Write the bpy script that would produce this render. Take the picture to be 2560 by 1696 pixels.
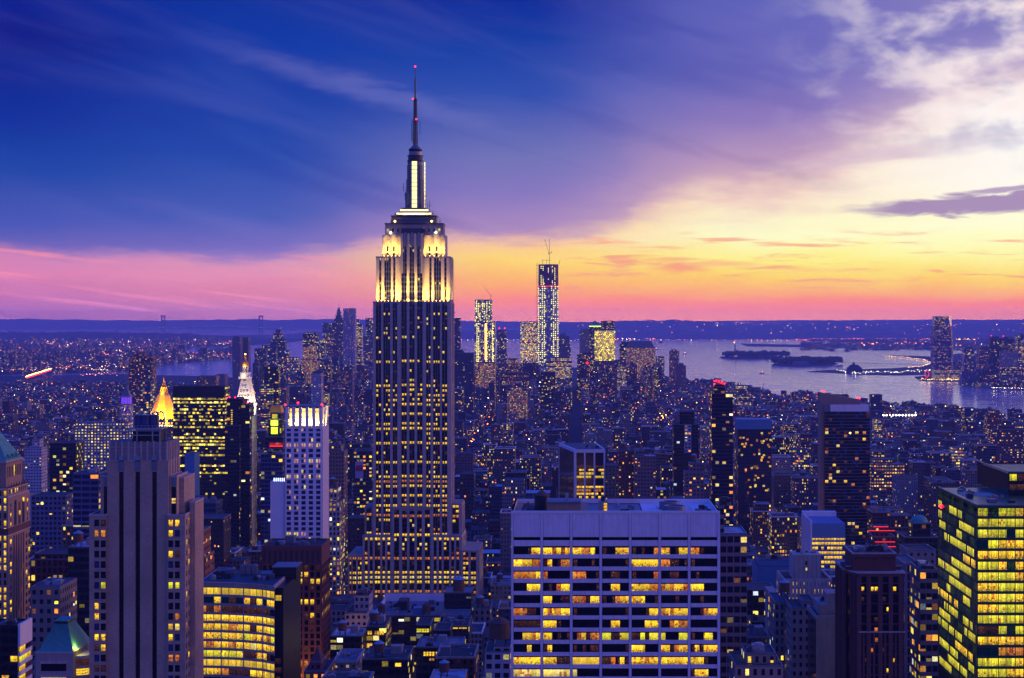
import bpy, math, random
from math import radians, atan, tan, sin, cos, pi
random.seed(7)
for o in list(bpy.data.objects): bpy.data.objects.remove(o)
sc = bpy.context.scene
# ------------------------------------------------------------------ camera
F = 4200.0; CX = 1440.0; H = 796.0; EYE = 260.0       # focal length, principal point (photo pixels), eye height (m)
cd = bpy.data.cameras.new('camera'); cam = bpy.data.objects.new('camera', cd); sc.collection.objects.link(cam)
cam.location = (0, 0, EYE); cam.rotation_euler = (radians(90), 0, 0)
cd.sensor_width = 36; cd.lens = 36 * F / 2560; cd.shift_x = (1280 - CX) / 2560; cd.shift_y = -(848 - H) / 2560
cd.clip_start = 1; cd.clip_end = 200000
sc.camera = cam
sc.view_settings.view_transform = 'Standard'; sc.view_settings.look = 'None'
sc.view_settings.gamma = 1; sc.view_settings.use_curve_mapping = False; sc.view_settings.exposure = 0
sc.cycles.max_bounces = 4; sc.cycles.diffuse_bounces = 2; sc.cycles.glossy_bounces = 2; sc.cycles.volume_bounces = 0
sc.cycles.transparent_max_bounces = 4; sc.cycles.sample_clamp_indirect = 3
def lin(c):
    return tuple(((v / 255) / 12.92 if v <= 10 else (((v / 255) + .055) / 1.055) ** 2.4) for v in c[:3])
def l4(c): return lin(c) + (1,)
# ------------------------------------------------------------------ node helper
class NT:
    def __init__(s, tree): s.t = tree; s.n = tree.nodes; s.l = tree.links
    def new(s, typ, **k):
        n = s.n.new(typ)
        for a, b in k.items(): setattr(n, a, b)
        return n
    def put(s, sock, v):
        if v is None: return
        if hasattr(v, 'links') or hasattr(v, 'is_linked'): s.l.new(v, sock)
        else:
            try: sock.default_value = v
            except Exception: sock.default_value = (v, v, v) if not hasattr(v, '__len__') else v[:3]
    def m(s, op, a, b=None, c=None, clamp=False):
        n = s.new('ShaderNodeMath', operation=op, use_clamp=clamp)
        s.put(n.inputs[0], a)
        if b is not None: s.put(n.inputs[1], b)
        if c is not None: s.put(n.inputs[2], c)
        return n.outputs[0]
    def mix(s, f, a, b, mode='MIX'):
        n = s.new('ShaderNodeMix', data_type='RGBA', blend_type=mode)
        s.put(n.inputs['Factor'], f); s.put(n.inputs[6], a); s.put(n.inputs[7], b)
        return n.outputs[2]
    def sm(s, x, a, b):      # smoothstep
        n = s.new('ShaderNodeMapRange', interpolation_type='SMOOTHSTEP')
        s.put(n.inputs[0], x); s.put(n.inputs[1], a); s.put(n.inputs[2], b)
        return n.outputs[0]
    def ln(s, x, a, b, c=0., d=1.):
        n = s.new('ShaderNodeMapRange')
        s.put(n.inputs[0], x); s.put(n.inputs[1], a); s.put(n.inputs[2], b); s.put(n.inputs[3], c); s.put(n.inputs[4], d)
        return n.outputs[0]
    def ramp(s, x, stops, interp='LINEAR'):
        n = s.new('ShaderNodeValToRGB'); r = n.color_ramp; r.interpolation = interp
        while len(r.elements) < len(stops): r.elements.new(.5)
        for e, (p, c) in zip(r.elements, stops): e.position = p
        for e, (p, c) in zip(r.elements, stops): e.color = tuple(c[:3]) + (1,)
        s.put(n.inputs[0], x); return n.outputs[0]
    def comb(s, x, y, z=0.):
        n = s.new('ShaderNodeCombineXYZ'); s.put(n.inputs[0], x); s.put(n.inputs[1], y); s.put(n.inputs[2], z); return n.outputs[0]
    def sep(s, v):
        n = s.new('ShaderNodeSeparateXYZ'); s.put(n.inputs[0], v); return n.outputs
    def noise(s, v, scale, detail=3, rough=.55, dist=0):
        n = s.new('ShaderNodeTexNoise'); s.put(n.inputs['Vector'], v); n.inputs['Scale'].default_value = scale
        n.inputs['Detail'].default_value = detail; n.inputs['Roughness'].default_value = rough; n.inputs['Distortion'].default_value = dist
        return n.outputs[0]
    def white(s, v):
        n = s.new('ShaderNodeTexWhiteNoise', noise_dimensions='3D'); s.put(n.inputs['Vector'], v); return n.outputs
HAZE = 5.0e-5
# ------------------------------------------------------------------ world: dusk sky by azimuth and elevation
W = bpy.data.worlds.new('World'); sc.world = W; W.use_nodes = True; W.node_tree.nodes.clear()
w = NT(W.node_tree)
gen = w.new('ShaderNodeTexCoord').outputs['Generated']
dx, dy, dz = w.sep(gen)
az0 = w.m('ARCTAN2', dx, dy); el0 = w.m('ARCSINE', dz)
def AZ(px): return atan((px - CX) / F)
def EL(row): return atan((H - row) / F)
sv = w.comb(w.m('MULTIPLY', az0, 14.), w.m('MULTIPLY', el0, 60.), 0.)
nz = w.m('SUBTRACT', w.noise(sv, 1.0, 4, .55, .6), .5)
sv2 = w.comb(w.m('MULTIPLY', az0, 30.), w.m('MULTIPLY', el0, 130.), 3.)
nz2 = w.m('SUBTRACT', w.noise(sv2, 1.0, 5, .6, .8), .5)
el = w.m('ADD', el0, w.m('ADD', w.m('MULTIPLY', nz, .010), w.m('MULTIPLY', nz2, .005)))
az = w.m('ADD', az0, w.m('MULTIPLY', nz, .05))
edge_pts = [(-200, 628), (0, 632), (320, 643), (510, 648), (800, 635), (950, 606), (1130, 594), (1280, 600), (1440, 590), (1540, 568), (1600, 532),
            (1770, 503), (1920, 500), (2080, 455), (2200, 395), (2360, 335), (2560, 265), (2800, 200)]
fc = w.new('ShaderNodeFloatCurve'); cu = fc.mapping.curves[0]
a_lo, a_hi = AZ(-300), AZ(2900)
pts = [((AZ(p) - a_lo) / (a_hi - a_lo), EL(r) / .2) for p, r in edge_pts]
cu.points[0].location = (0, pts[0][1]); cu.points[1].location = (1, pts[-1][1])
for p in pts: cu.points.new(*p)
fc.mapping.update()
w.put(fc.inputs['Value'], w.ln(az, a_lo, a_hi)); edge = w.m('MULTIPLY', fc.outputs[0], .2)
LOW = {0: [(796, (170, 100, 100)), (740, (195, 110, 135)), (690, (220, 128, 155)), (640, (205, 130, 168))],
       640: [(796, (195, 115, 100)), (740, (220, 127, 125)), (690, (228, 142, 155)), (640, (210, 150, 172))],
       1280: [(796, (250, 138, 20)), (755, (255, 134, 25)), (714, (255, 172, 20)), (650, (255, 214, 75)), (600, (252, 200, 140))],
       1920: [(796, (255, 142, 10)), (760, (255, 132, 10)), (737, (255, 168, 10)), (695, (255, 212, 35)), (650, (255, 240, 105)), (590, (255, 255, 190)), (500, (255, 235, 198))],
       2560: [(796, (255, 145, 20)), (760, (255, 130, 10)), (742, (255, 165, 10)), (700, (255, 215, 40)), (640, (255, 250, 145)), (580, (255, 255, 200)), (450, (255, 250, 235)), (300, (255, 255, 248))]}
UP = {0: [(0, (110, 98, 168)), (.1, (70, 85, 170)), (.3, (14, 66, 158)), (.5, (0, 44, 148)), (.8, (0, 22, 128)), (1, (0, 32, 142))],
      640: [(0, (128, 110, 178)), (.15, (68, 90, 172)), (.4, (30, 72, 165)), (.6, (22, 64, 162)), (.8, (4, 56, 160)), (1, (0, 46, 150))],
      1280: [(0, (180, 142, 178)), (.2, (132, 118, 182)), (.35, (110, 113, 176)), (.6, (44, 78, 170)), (.8, (8, 60, 160)), (1, (0, 40, 148))],
      1920: [(0, (230, 185, 178)), (.2, (188, 152, 182)), (.4, (140, 118, 182)), (.6, (110, 105, 182)), (1, (82, 90, 180))],
      2560: [(0, (255, 245, 236)), (.22, (232, 208, 212)), (.45, (172, 156, 200)), (.7, (128, 124, 190)), (1, (150, 138, 196))]}
def cols(d, fac, conv):
    out = None; prev = None
    for px in (0, 640, 1280, 1920, 2560):
        st = conv(d[px]); c = w.ramp(fac, st)
        out = c if out is None else w.mix(w.sm(az, AZ(prev), AZ(px)), out, c)
        prev = px
    return out
elmax = EL(250)
low = cols(LOW, w.m('DIVIDE', el, elmax), lambda s: [(max(0, EL(r) / elmax), lin(c)) for r, c in s])
sfac = w.m('DIVIDE', w.m('SUBTRACT', el, edge), w.m('SUBTRACT', EL(0), edge))
up = cols(UP, sfac, lambda s: [(p, lin(c)) for p, c in s])
# pale streaks across the blue deck
rot = w.comb(w.m('ADD', w.m('MULTIPLY', az0, 5.), w.m('MULTIPLY', el0, -8.)), w.m('ADD', w.m('MULTIPLY', el0, 42.), w.m('MULTIPLY', az0, 13.)), 9.)
st = w.sm(w.noise(rot, .85, 4, .5, .35), .42, .85)
up = w.mix(w.m('MULTIPLY', st, .13), up, l4((150, 140, 200)))
dk = w.sm(w.noise(rot, .8, 3, .5, .4), .46, .24)
up = w.mix(w.m('MULTIPLY', dk, .30), up, l4((10, 48, 150)))
wid = w.ln(w.sm(az0, AZ(1350), AZ(2000)), 0, 1, .0065, .024); brk = w.m('MULTIPLY', w.m('SUBTRACT', w.noise(sv, 1.6, 6, .6, .4), .5), w.m('MULTIPLY', wid, 2.1))
msk = w.sm(w.m('DIVIDE', w.m('ADD', w.m('SUBTRACT', el, edge), brk), wid), -1., 1.)
sky = w.mix(msk, low, up)
# mottled cloud towards the upper right, bright breaks
cn = w.noise(w.comb(w.m('MULTIPLY', az0, 26.), w.m('MULTIPLY', el0, 52.), 1.), 1.0, 7, .52, .25)
rgt = w.m('MULTIPLY', w.sm(az0, AZ(1850), AZ(2500)), w.sm(el0, EL(480), EL(330)))
sky = w.mix(w.m('MULTIPLY', w.m('MULTIPLY', w.sm(cn, .40, .70), rgt), .92), sky, l4((255, 240, 232)))
sky = w.mix(w.m('MULTIPLY', w.m('MULTIPLY', w.sm(cn, .55, .28), rgt), .5), sky, l4((125, 115, 180)))
# pink streaks low on the left, thin orange streaks on the right
ln_ = w.noise(w.comb(w.m('MULTIPLY', az0, 7.), w.m('ADD', w.m('MULTIPLY', el0, 210.), w.m('MULTIPLY', az0, 26.)), 5.), 1.0, 3, .5, .3)
lm = w.m('MULTIPLY', w.sm(ln_, .54, .70), w.m('MULTIPLY', w.sm(az0, AZ(1050), AZ(600)), w.m('SUBTRACT', 1., msk)))
sky = w.mix(w.m('MULTIPLY', lm, .8), sky, l4((250, 145, 150)))
on = w.noise(w.comb(w.m('MULTIPLY', az0, 16.), w.m('MULTIPLY', el0, 190.), 7.), 1.0, 5, .6, .6)
om = w.m('MULTIPLY', w.m('MULTIPLY', w.sm(on, .52, .68), w.sm(az0, AZ(1200), AZ(1500))), w.m('MULTIPLY', w.sm(el0, EL(742), EL(705)), w.sm(el0, EL(560), EL(610))))
sky = w.mix(w.m('MULTIPLY', om, .8), sky, l4((246, 150, 105)))
def blob(px, row, wpx, hpx, slope=0., soft=.5):      # elongated cloud at a given azimuth / elevation
    u = w.m('DIVIDE', w.m('SUBTRACT', az, AZ(px)), wpx / F)
    v = w.m('DIVIDE', w.m('SUBTRACT', w.m('SUBTRACT', el0, EL(row)), w.m('MULTIPLY', w.m('SUBTRACT', az0, AZ(px)), slope)), hpx / F)
    v = w.m('ADD', v, w.m('MULTIPLY', nz2, 2.0))
    r = w.m('SQRT', w.m('ADD', w.m('MULTIPLY', u, u), w.m('MULTIPLY', v, v)))
    return w.sm(r, 1. + soft * .4, 1. - soft)
sky = w.mix(w.m('MULTIPLY', blob(2520, 513, 430, 27, .05, .35), .92), sky, l4((158, 128, 170)))
sky = w.mix(w.m('MULTIPLY', blob(2560, 478, 150, 8, .09, .5), .8), sky, l4((160, 130, 175)))
sky = w.mix(w.m('MULTIPLY', blob(1680, 668, 70, 20, 0, .8), .85), sky, l4((248, 150, 92)))
sky = w.mix(w.m('MULTIPLY', blob(1800, 660, 110, 9, 0, .8), .6), sky, l4((250, 165, 110)))
sky = w.mix(w.m('MULTIPLY', blob(2200, 395, 300, 26, .12, .9), .55), sky, l4((200, 170, 195)))
sky = w.mix(w.m('MULTIPLY', blob(900, 225, 360, 34, -.26, 1.0), .24), sky, l4((150, 145, 205)))
# the rest of the dome: lavender afterglow opposite the sunset, deep blue overhead, warm glow to the west
north = w.m('MULTIPLY', w.sm(dy, .6, -.3), w.sm(dz, 1.0, .1))
amb = w.mix(north, (.008, .10, 1.05, 1), (.155, .185, .90, 1))
west = w.m('MULTIPLY', w.sm(dx, .15, .95), w.sm(dz, .75, .0))
amb = w.mix(west, amb, (.95, .45, .55, 1))
out_f = w.m('MAXIMUM', w.sm(el0, radians(11.5), radians(26)), w.m('MAXIMUM', w.sm(az0, AZ(2700), radians(45)), w.sm(az0, AZ(-200), radians(-45))))
# the sky outside the haze is brighter near the horizon than what reaches the eye through it
gl = w.m('EXPONENT', w.m('MULTIPLY', w.m('MINIMUM', w.m('DIVIDE', HAZE * 242., w.m('MAXIMUM', el0, .0005)), HAZE * 58000), .9))
sky = w.mix(1., sky, w.comb(gl, gl, gl), 'MULTIPLY')
full = w.mix(out_f, sky, amb)
full = w.mix(w.sm(dz, -.002, -.03), full, (.05, .05, .16, 1))
bg = w.new('ShaderNodeBackground'); w.put(bg.inputs[0], full); bg.inputs[1].default_value = 1.0
nt = w.new('ShaderNodeTexSky', sky_type='NISHITA', sun_disc=False, sun_elevation=radians(.5), sun_rotation=radians(32))
bg2 = w.new('ShaderNodeBackground'); w.put(bg2.inputs[0], nt.outputs[0]); bg2.inputs[1].default_value = .002
ad = w.new('ShaderNodeAddShader'); w.l.new(bg.outputs[0], ad.inputs[0]); w.l.new(bg2.outputs[0], ad.inputs[1])
w.l.new(ad.outputs[0], w.new('ShaderNodeOutputWorld').inputs[0])
# the sun just under the western cloud: a weak, wide, warm glow
sd = bpy.data.lights.new('sun', 'SUN'); sd.energy = .9; sd.angle = radians(14); sd.color = (1, .50, .45)
so = bpy.data.objects.new('sun', sd); sc.collection.objects.link(so); so.rotation_euler = (radians(86), 0, radians(180 - 62)); so.location = (600, 600, 700)
# (light travels from the lower right of the view, west-south-west, towards the city)
import mathutils
so.rotation_euler = mathutils.Vector((-.93, -.25, -.09)).to_track_quat('-Z', 'Y').to_euler()
# ------------------------------------------------------------------ mesh builder
def X(px, Y): return (px - CX) / F * Y
def Z(row, Y): return EYE - (row - H) / F * Y
def G(px, row, z=0.):      # ground point seen at that azimuth and depression
    Y = (EYE - z) * F / (row - H); return (X(px, Y), Y)
class MB:
    def __init__(s): s.v = []; s.f = []; s.uv = []; s.mi = []; s.mats = []; s.cur = 0
    def mat(s, m):
        if m not in s.mats: s.mats.append(m)
        s.cur = s.mats.index(m); return s
    def face(s, pts, uv=None):
        b = len(s.v); s.v += pts; s.f.append(tuple(range(b, b + len(pts)))); s.uv += uv or [(0., 0.)] * len(pts); s.mi.append(s.cur)
    def box(s, x0, x1, y0, y1, z0, z1, faces='FBLRTD'):
        if x0 > x1: x0, x1 = x1, x0
        if y0 > y1: y0, y1 = y1, y0
        if z0 > z1: z0, z1 = z1, z0
        p = [(x0, y0, z0), (x1, y0, z0), (x1, y1, z0), (x0, y1, z0), (x0, y0, z1), (x1, y0, z1), (x1, y1, z1), (x0, y1, z1)]
        L = {'F': ((0, 1, 5, 4), x0, x1, z0, z1), 'R': ((1, 2, 6, 5), y0, y1, z0, z1), 'B': ((2, 3, 7, 6), x0, x1, z0, z1),
             'L': ((3, 0, 4, 7), y0, y1, z0, z1), 'T': ((4, 5, 6, 7), x0, x1, y0, y1), 'D': ((3, 2, 1, 0), x0, x1, y0, y1)}
        for k in faces:
            i, a0, a1, b0, b1 = L[k]
            s.face([p[j] for j in i], [(a0, b0), (a1, b0), (a1, b1), (a0, b1)])
        return s
    def wallbox(s, x0, x1, y0, y1, z0, z1, uid, bay, fl, wm, rm, top=True):
        """building block: walls carry bay / storey coordinates in uv, roof has its own material"""
        nx = max(1, round((x1 - x0) / bay)); ny = max(1, round((y1 - y0) / bay)); nz = max(1, round((z1 - z0) / fl))
        s.mat(wm); o = (uid % 900) * 64
        C = [((x0, y0), (x1, y0), nx, 0), ((x1, y0), (x1, y1), ny, 20), ((x1, y1), (x0, y1), nx, 0), ((x0, y1), (x0, y0), ny, 40)]
        for (a, b, n, k) in C:
            n = min(n, 40)
            s.face([(a[0], a[1], z0), (b[0], b[1], z0), (b[0], b[1], z1), (a[0], a[1], z1)], [(o + k, 0), (o + k + n, 0), (o + k + n, nz), (o + k, nz)])
        if top:
            s.mat(rm); s.face([(x0, y0, z1), (x1, y0, z1), (x1, y1, z1), (x0, y1, z1)], [(o + .3, 0.3)] * 4)
        return s
    def wallprism(s, poly, z0, z1, uid, bay, fl, wm, rm, poly2=None):
        poly2 = poly2 or poly; s.mat(wm); o = (uid % 900) * 64; n = len(poly); nz = max(1, round((z1 - z0) / fl)); k = 0
        for i in range(n):
            a, b = poly[i], poly[(i + 1) % n]; c, d = poly2[(i + 1) % n], poly2[i]
            m = max(1, min(20, round(math.dist(a, b) / bay)))
            s.face([(a[0], a[1], z0), (b[0], b[1], z0), (c[0], c[1], z1), (d[0], d[1], z1)], [(o + k, 0), (o + k + m, 0), (o + k + m, nz), (o + k, nz)])
            k = (k + m) % 40
        s.mat(rm); s.face([(p[0], p[1], z1) for p in poly2], [(o + .3, .3)] * n); return s
    def prism(s, poly, z0, z1, poly2=None):
        poly2 = poly2 or poly; n = len(poly)
        for i in range(n):
            a, b = poly[i], poly[(i + 1) % n]; c, d = poly2[(i + 1) % n], poly2[i]; L = math.dist(a, b)
            s.face([(a[0], a[1], z0), (b[0], b[1], z0), (c[0], c[1], z1), (d[0], d[1], z1)], [(0, z0), (L, z0), (L, z1), (0, z1)])
        s.face([(p[0], p[1], z1) for p in poly2], [(p[0], p[1]) for p in poly2]); s.face([(p[0], p[1], z0) for p in reversed(poly)]); return s
    def lathe(s, x, y, prof, n=12, ph=0., sx=1., sy=1.):
        R = [[(x + r * sx * cos(2 * pi * i / n + ph), y + r * sy * sin(2 * pi * i / n + ph), z) for i in range(n)] for r, z in prof]
        for a, b in zip(R, R[1:]):
            for i in range(n):
                j = (i + 1) % n; s.face([a[i], a[j], b[j], b[i]], [(i, a[i][2]), (i + 1, a[i][2]), (i + 1, b[i][2]), (i, b[i][2])])
        s.face(R[-1]); s.face(list(reversed(R[0]))); return s
    def pyr(s, x0, x1, y0, y1, z0, z1, k=0.):      # k = size of the flat top relative to the base
        cx, cy, hx, hy = (x0 + x1) / 2, (y0 + y1) / 2, (x1 - x0) / 2, (y1 - y0) / 2; k = max(k, .01)
        return s.prism([(x0, y0), (x1, y0), (x1, y1), (x0, y1)], z0, z1, [(cx - hx * k, cy - hy * k), (cx + hx * k, cy - hy * k), (cx + hx * k, cy + hy * k), (cx - hx * k, cy + hy * k)])
    def bar(s, a, b, r, n=4):
        a = mathutils.Vector(a); b = mathutils.Vector(b); d = (b - a).normalized()
        u = d.cross(mathutils.Vector((0, 0, 1)) if abs(d.z) < .9 else mathutils.Vector((1, 0, 0))).normalized(); v = d.cross(u)
        P = [(u * cos(2 * pi * (i + .5) / n) + v * sin(2 * pi * (i + .5) / n)) * r for i in range(n)]
        for i in range(n):
            j = (i + 1) % n; s.face([tuple(a + P[i]), tuple(a + P[j]), tuple(b + P[j]), tuple(b + P[i])])
        s.face([tuple(a + p) for p in reversed(P)]); s.face([tuple(b + p) for p in P]); return s
    def octa(s, x, y, z, r):
        p = [(x + r, y, z), (x, y + r, z), (x - r, y, z), (x, y - r, z), (x, y, z + r), (x, y, z - r)]
        for i in range(4):
            j = (i + 1) % 4; s.face([p[i], p[j], p[4]]); s.face([p[j], p[i], p[5]])
        return s
    def build(s, name, parent=None, m=None, **props):
        me = bpy.data.meshes.new(name); off = parent['_o'] if parent is not None and '_o' in parent else (0, 0, 0)
        if m is not None: s.mats = [m] if not s.mats else s.mats
        if off[0] or off[1] or off[2]: V = [(a - off[0], b - off[1], c - off[2]) for a, b, c in s.v]
        else: V = s.v
        me.from_pydata(V, [], s.f)
        uvl = me.uv_layers.new(name='UVMap'); uvl.data.foreach_set('uv', [c for t in s.uv for c in t])
        for mt in s.mats: me.materials.append(mt)
        me.polygons.foreach_set('material_index', s.mi)
        o = bpy.data.objects.new(name, me); sc.collection.objects.link(o)
        if parent is not None: o.parent = parent; o['_o'] = off
        for k, v in props.items(): o[k] = v
        return o
def root(name, label, cat, x, y, z=2., group=None, kind=None):
    o = bpy.data.objects.new(name, None); sc.collection.objects.link(o); o.location = (x, y, z); o['_o'] = (x, y, z)
    o['label'] = label; o['category'] = cat
    if group: o['group'] = group
    if kind: o['kind'] = kind
    return o
# ------------------------------------------------------------------ materials
MATS = {}
def newmat(name):
    m = bpy.data.materials.new(name); m.use_nodes = True; m.node_tree.nodes.clear(); t = NT(m.node_tree)
    t.out = t.new('ShaderNodeOutputMaterial'); t.b = t.new('ShaderNodeBsdfPrincipled'); t.l.new(t.b.outputs[0], t.out.inputs[0])
    m.cycles.emission_sampling = 'NONE'; return m, t
def surf(name, col, rough=.8, var=.25, scale=.3, metal=0., streak=True, spec=.4):
    """plain painted / stone / metal surface with mottling and vertical weather streaks"""
    m, t = newmat(name); g = t.new('ShaderNodeNewGeometry').outputs['Position']
    x, y, z = t.sep(g); n = t.noise(g, scale, 4, .6)
    if streak:
        n2 = t.noise(t.comb(t.m('MULTIPLY', x, 1.2), t.m('MULTIPLY', y, 1.2), t.m('MULTIPLY', z, .06)), scale * 2, 3, .6)
        n = t.m('ADD', t.m('MULTIPLY', n, .5), t.m('MULTIPLY', n2, .5))
    k = t.ln(n, .3, .7, 1 - var, 1 + var)
    c = t.mix(1., l4(col) if max(col) > 1 else tuple(col) + (1,), t.comb(k, k, k), 'MULTIPLY')
    t.put(t.b.inputs['Base Color'], c); t.b.inputs['Roughness'].default_value = rough; t.b.inputs['Metallic'].default_value = metal
    t.b.inputs['Specular IOR Level'].default_value = spec
    return m
def emit(name, col, s):
    m, t = newmat(name); t.put(t.b.inputs['Base Color'], (.05, .05, .05, 1)); t.put(t.b.inputs['Emission Color'], l4(col) if max(col) > 1 else tuple(col) + (1,))
    t.b.inputs['Emission Strength'].default_value = s; return m
Y1, Y2, Y3, OR, WH, RD, CY = (255, 224, 60), (255, 200, 40), (255, 235, 130), (255, 140, 35), (235, 238, 225), (255, 60, 30), (120, 190, 220)
PAL = [(0, lin(OR)), (.22, lin((255, 165, 50))), (.30, lin(Y2)), (.62, lin(Y1)), (.80, lin(Y3)), (.93, lin(WH)), (1, lin((200, 215, 240)))]
PALW = [(0, lin((255, 120, 50))), (.3, lin((255, 160, 60))), (.5, lin((255, 200, 70))), (.8, lin((255, 222, 120))), (1, lin((255, 225, 190)))]
PALY = [(0, lin((255, 190, 30))), (.5, lin(Y1)), (1, lin((255, 240, 120)))]
PALG = [(0, lin((225, 215, 30))), (.5, lin((240, 240, 60))), (1, lin((255, 245, 110)))]
def facade(name, walls, win=(.5, .55), glass=(10, 14, 28), p=.3, pal=PAL, s=1.3, coh=.6, grough=.15, wrough=.8, wvar=.15, pier=0, joint=0.):
    """wall with punched windows from uv (1 unit = one bay / one storey); which windows are lit comes from hashed cell numbers"""
    m, t = newmat(name); uv = t.new('ShaderNodeUVMap').outputs[0]; u, v, _ = t.sep(uv)
    fu, fv = t.m('FRACT', u), t.m('FRACT', v); cu_, cv = t.m('FLOOR', u), t.m('FLOOR', v); bid = t.m('FLOOR', t.m('DIVIDE', u, 64.))
    g = t.new('ShaderNodeNewGeometry').outputs['Position']
    vb = t.sep(t.white(t.comb(bid, 13., 7.))[1]); wx = t.ln(vb[0], 0, 1, win[0] * .36, min(.49, win[0] * .66)) if win[0] < .8 else win[0] / 2; wz = t.ln(vb[1], 0, 1, win[1] * .38, min(.46, win[1] * .60)) if win[0] < .8 else win[1] / 2
    mask = t.m('MULTIPLY', t.m('LESS_THAN', t.m('ABSOLUTE', t.m('SUBTRACT', fu, .5)), wx), t.m('LESS_THAN', t.m('ABSOLUTE', t.m('SUBTRACT', fv, .52)), wz))
    if pier: mask = t.m('MULTIPLY', mask, t.m('GREATER_THAN', t.m('FRACT', t.m('DIVIDE', t.m('ADD', cu_, .5), pier)), 1. / pier))
    r = t.white(t.comb(cu_, cv, 1.)); rc = t.sep(r[1]); b = t.sep(t.white(t.comb(bid, 3., 2.))[1]); fl = t.white(t.comb(bid, cv, 5.))[0]
    thr = t.m('MULTIPLY', t.m('MULTIPLY', t.ln(b[0], 0, 1, .15 * p, 1.85 * p), 1.), t.m('ADD', 1. - coh, t.m('MULTIPLY', t.m('POWER', fl, 1.6), coh * 2.6)))
    lit = t.m('MULTIPLY', t.m('MULTIPLY', t.m('LESS_THAN', r[0], thr), mask), t.m('LESS_THAN', fv, t.ln(t.white(t.comb(cu_, cv, 9.))[0], 0, 1, .42, 1.35)))
    ec = t.ramp(rc[1], pal)
    inner = t.noise(t.comb(t.m('MULTIPLY', u, 5.), t.m('MULTIPLY', v, 5.), 0.), 1.0, 2)
    es = t.m('MULTIPLY', lit, t.m('MULTIPLY', t.ln(t.m('POWER', rc[2], 2.2), 0, 1, .12 * s, 1.45 * s), t.ln(inner, .35, .6, .5, 1.2)))
    n = len(walls); wc = t.ramp(b[1], [(i / n, lin(c)) for i, c in enumerate(walls)], 'CONSTANT') if n > 1 else None
    k = t.ln(t.noise(g, .12, 4, .6), .3, .7, 1 - wvar, 1 + wvar); kk = t.comb(k, k, k)
    wc = t.mix(1., wc if wc is not None else l4(walls[0]), kk, 'MULTIPLY')
    gl = t.mix(rc[0], l4(glass), tuple(1.8 * q for q in lin(glass)) + (1,))
    t.put(t.b.inputs['Base Color'], t.mix(mask, wc, gl)); t.put(t.b.inputs['Roughness'], t.ln(mask, 0, 1, wrough, grough))
    t.put(t.b.inputs['Emission Color'], ec); t.put(t.b.inputs['Emission Strength'], es)
    return m
BRK = [(58, 50, 58), (80, 62, 62), (82, 86, 98), (42, 50, 66), (104, 112, 126), (60, 68, 84), (36, 40, 56), (140, 146, 162), (70, 72, 84)]
LIM = [(150, 138, 128), (168, 156, 146), (132, 122, 118), (120, 104, 98)]
M = {}
BRK = [tuple(q * .8 for q in c) for c in BRK]
M['city'] = facade('city_wall', BRK, (.46, .5), p=.10, s=1.5, pal=PALW, coh=.5)
M['cityoff'] = facade('office_wall', BRK + LIM, (.66, .55), p=.20, s=1.7, coh=.85)
M['lime'] = facade('limestone_wall', [(116, 108, 104), (130, 122, 118), (100, 94, 94)], (.44, .56), p=.20, s=1.6, coh=.6)
M['brick'] = facade('brick_wall', [(112, 62, 54), (96, 54, 52), (84, 58, 60)], (.42, .5), p=.28, s=1.5, pal=PALW)
M['dglass'] = facade('dark_glass_wall', [(22, 24, 38), (18, 18, 30)], (.9, .62), glass=(8, 10, 24), p=.22, s=1.3, coh=.5, wrough=.35)
M['bglass'] = facade('blue_glass_wall', [(60, 74, 104), (50, 64, 92)], (.92, .7), glass=(26, 38, 66), p=.25, s=1.3, coh=.6, wrough=.35, grough=.1)
M['black_yel'] = facade('black_office_wall', [(16, 13, 20)], (.84, .42), glass=(8, 8, 14), p=.62, s=1.9, pal=PALY, coh=.75, wrough=.5)
M['full_yel'] = facade('bright_office_wall', [(140, 120, 90)], (.85, .6), p=.98, s=3.6, pal=PALY, coh=.15)
M['strip'] = facade('ribbon_window_wall', [(120, 112, 118), (96, 92, 104), (140, 130, 132)], (.96, .5), p=.45, s=1.3, coh=.8)
M['resid'] = facade('apartment_wall', [(128, 98, 92), (110, 92, 96), (150, 134, 130), (96, 78, 82)], (.5, .48), p=.13, s=1.7, pal=PALW, coh=.1)
M['ribbed'] = facade('ribbed_concrete_wall', [(120, 108, 122)], (.3, .98), glass=(30, 30, 46), p=.02, s=1., coh=0)
M['gold_lit'] = facade('warm_grid_wall', [(110, 84, 90)], (.6, .6), p=.85, s=1.2, pal=PALW, coh=.2)
M['white_fl'] = facade('white_grid_wall', [(170, 166, 176), (150, 150, 166)], (.5, .5), p=.25, s=1.4, coh=.5)
M['far'] = facade('far_wall', BRK, (.6, .6), p=.12, s=2.2, pal=PALW, coh=.3)
def roofmat():
    m, t = newmat('roof_tar'); uv = t.new('ShaderNodeUVMap').outputs[0]; u, v, _ = t.sep(uv); b = t.sep(t.white(t.comb(t.m('FLOOR', t.m('DIVIDE', u, 64.)), 8., 2.))[1])
    g = t.new('ShaderNodeNewGeometry').outputs['Position']
    c = t.ramp(b[0], [(0, lin((28, 28, 34))), (.35, lin((48, 49, 56))), (.62, lin((72, 74, 82))), (.82, lin((108, 112, 120))), (.94, lin((176, 178, 184)))], 'CONSTANT')
    k = t.ln(t.noise(g, .22, 5, .65), .32, .68, .6, 1.3); t.put(t.b.inputs['Base Color'], t.mix(1., c, t.comb(k, k, k), 'MULTIPLY')); t.b.inputs['Roughness'].default_value = .75
    return m
M['roof'] = roofmat()
M['stone'] = surf('grey_limestone', (146, 134, 128)); M['stone_l'] = surf('pale_limestone', (170, 158, 150)); M['concrete'] = surf('white_concrete', (214, 208, 214), var=.10, scale=.15)
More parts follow.
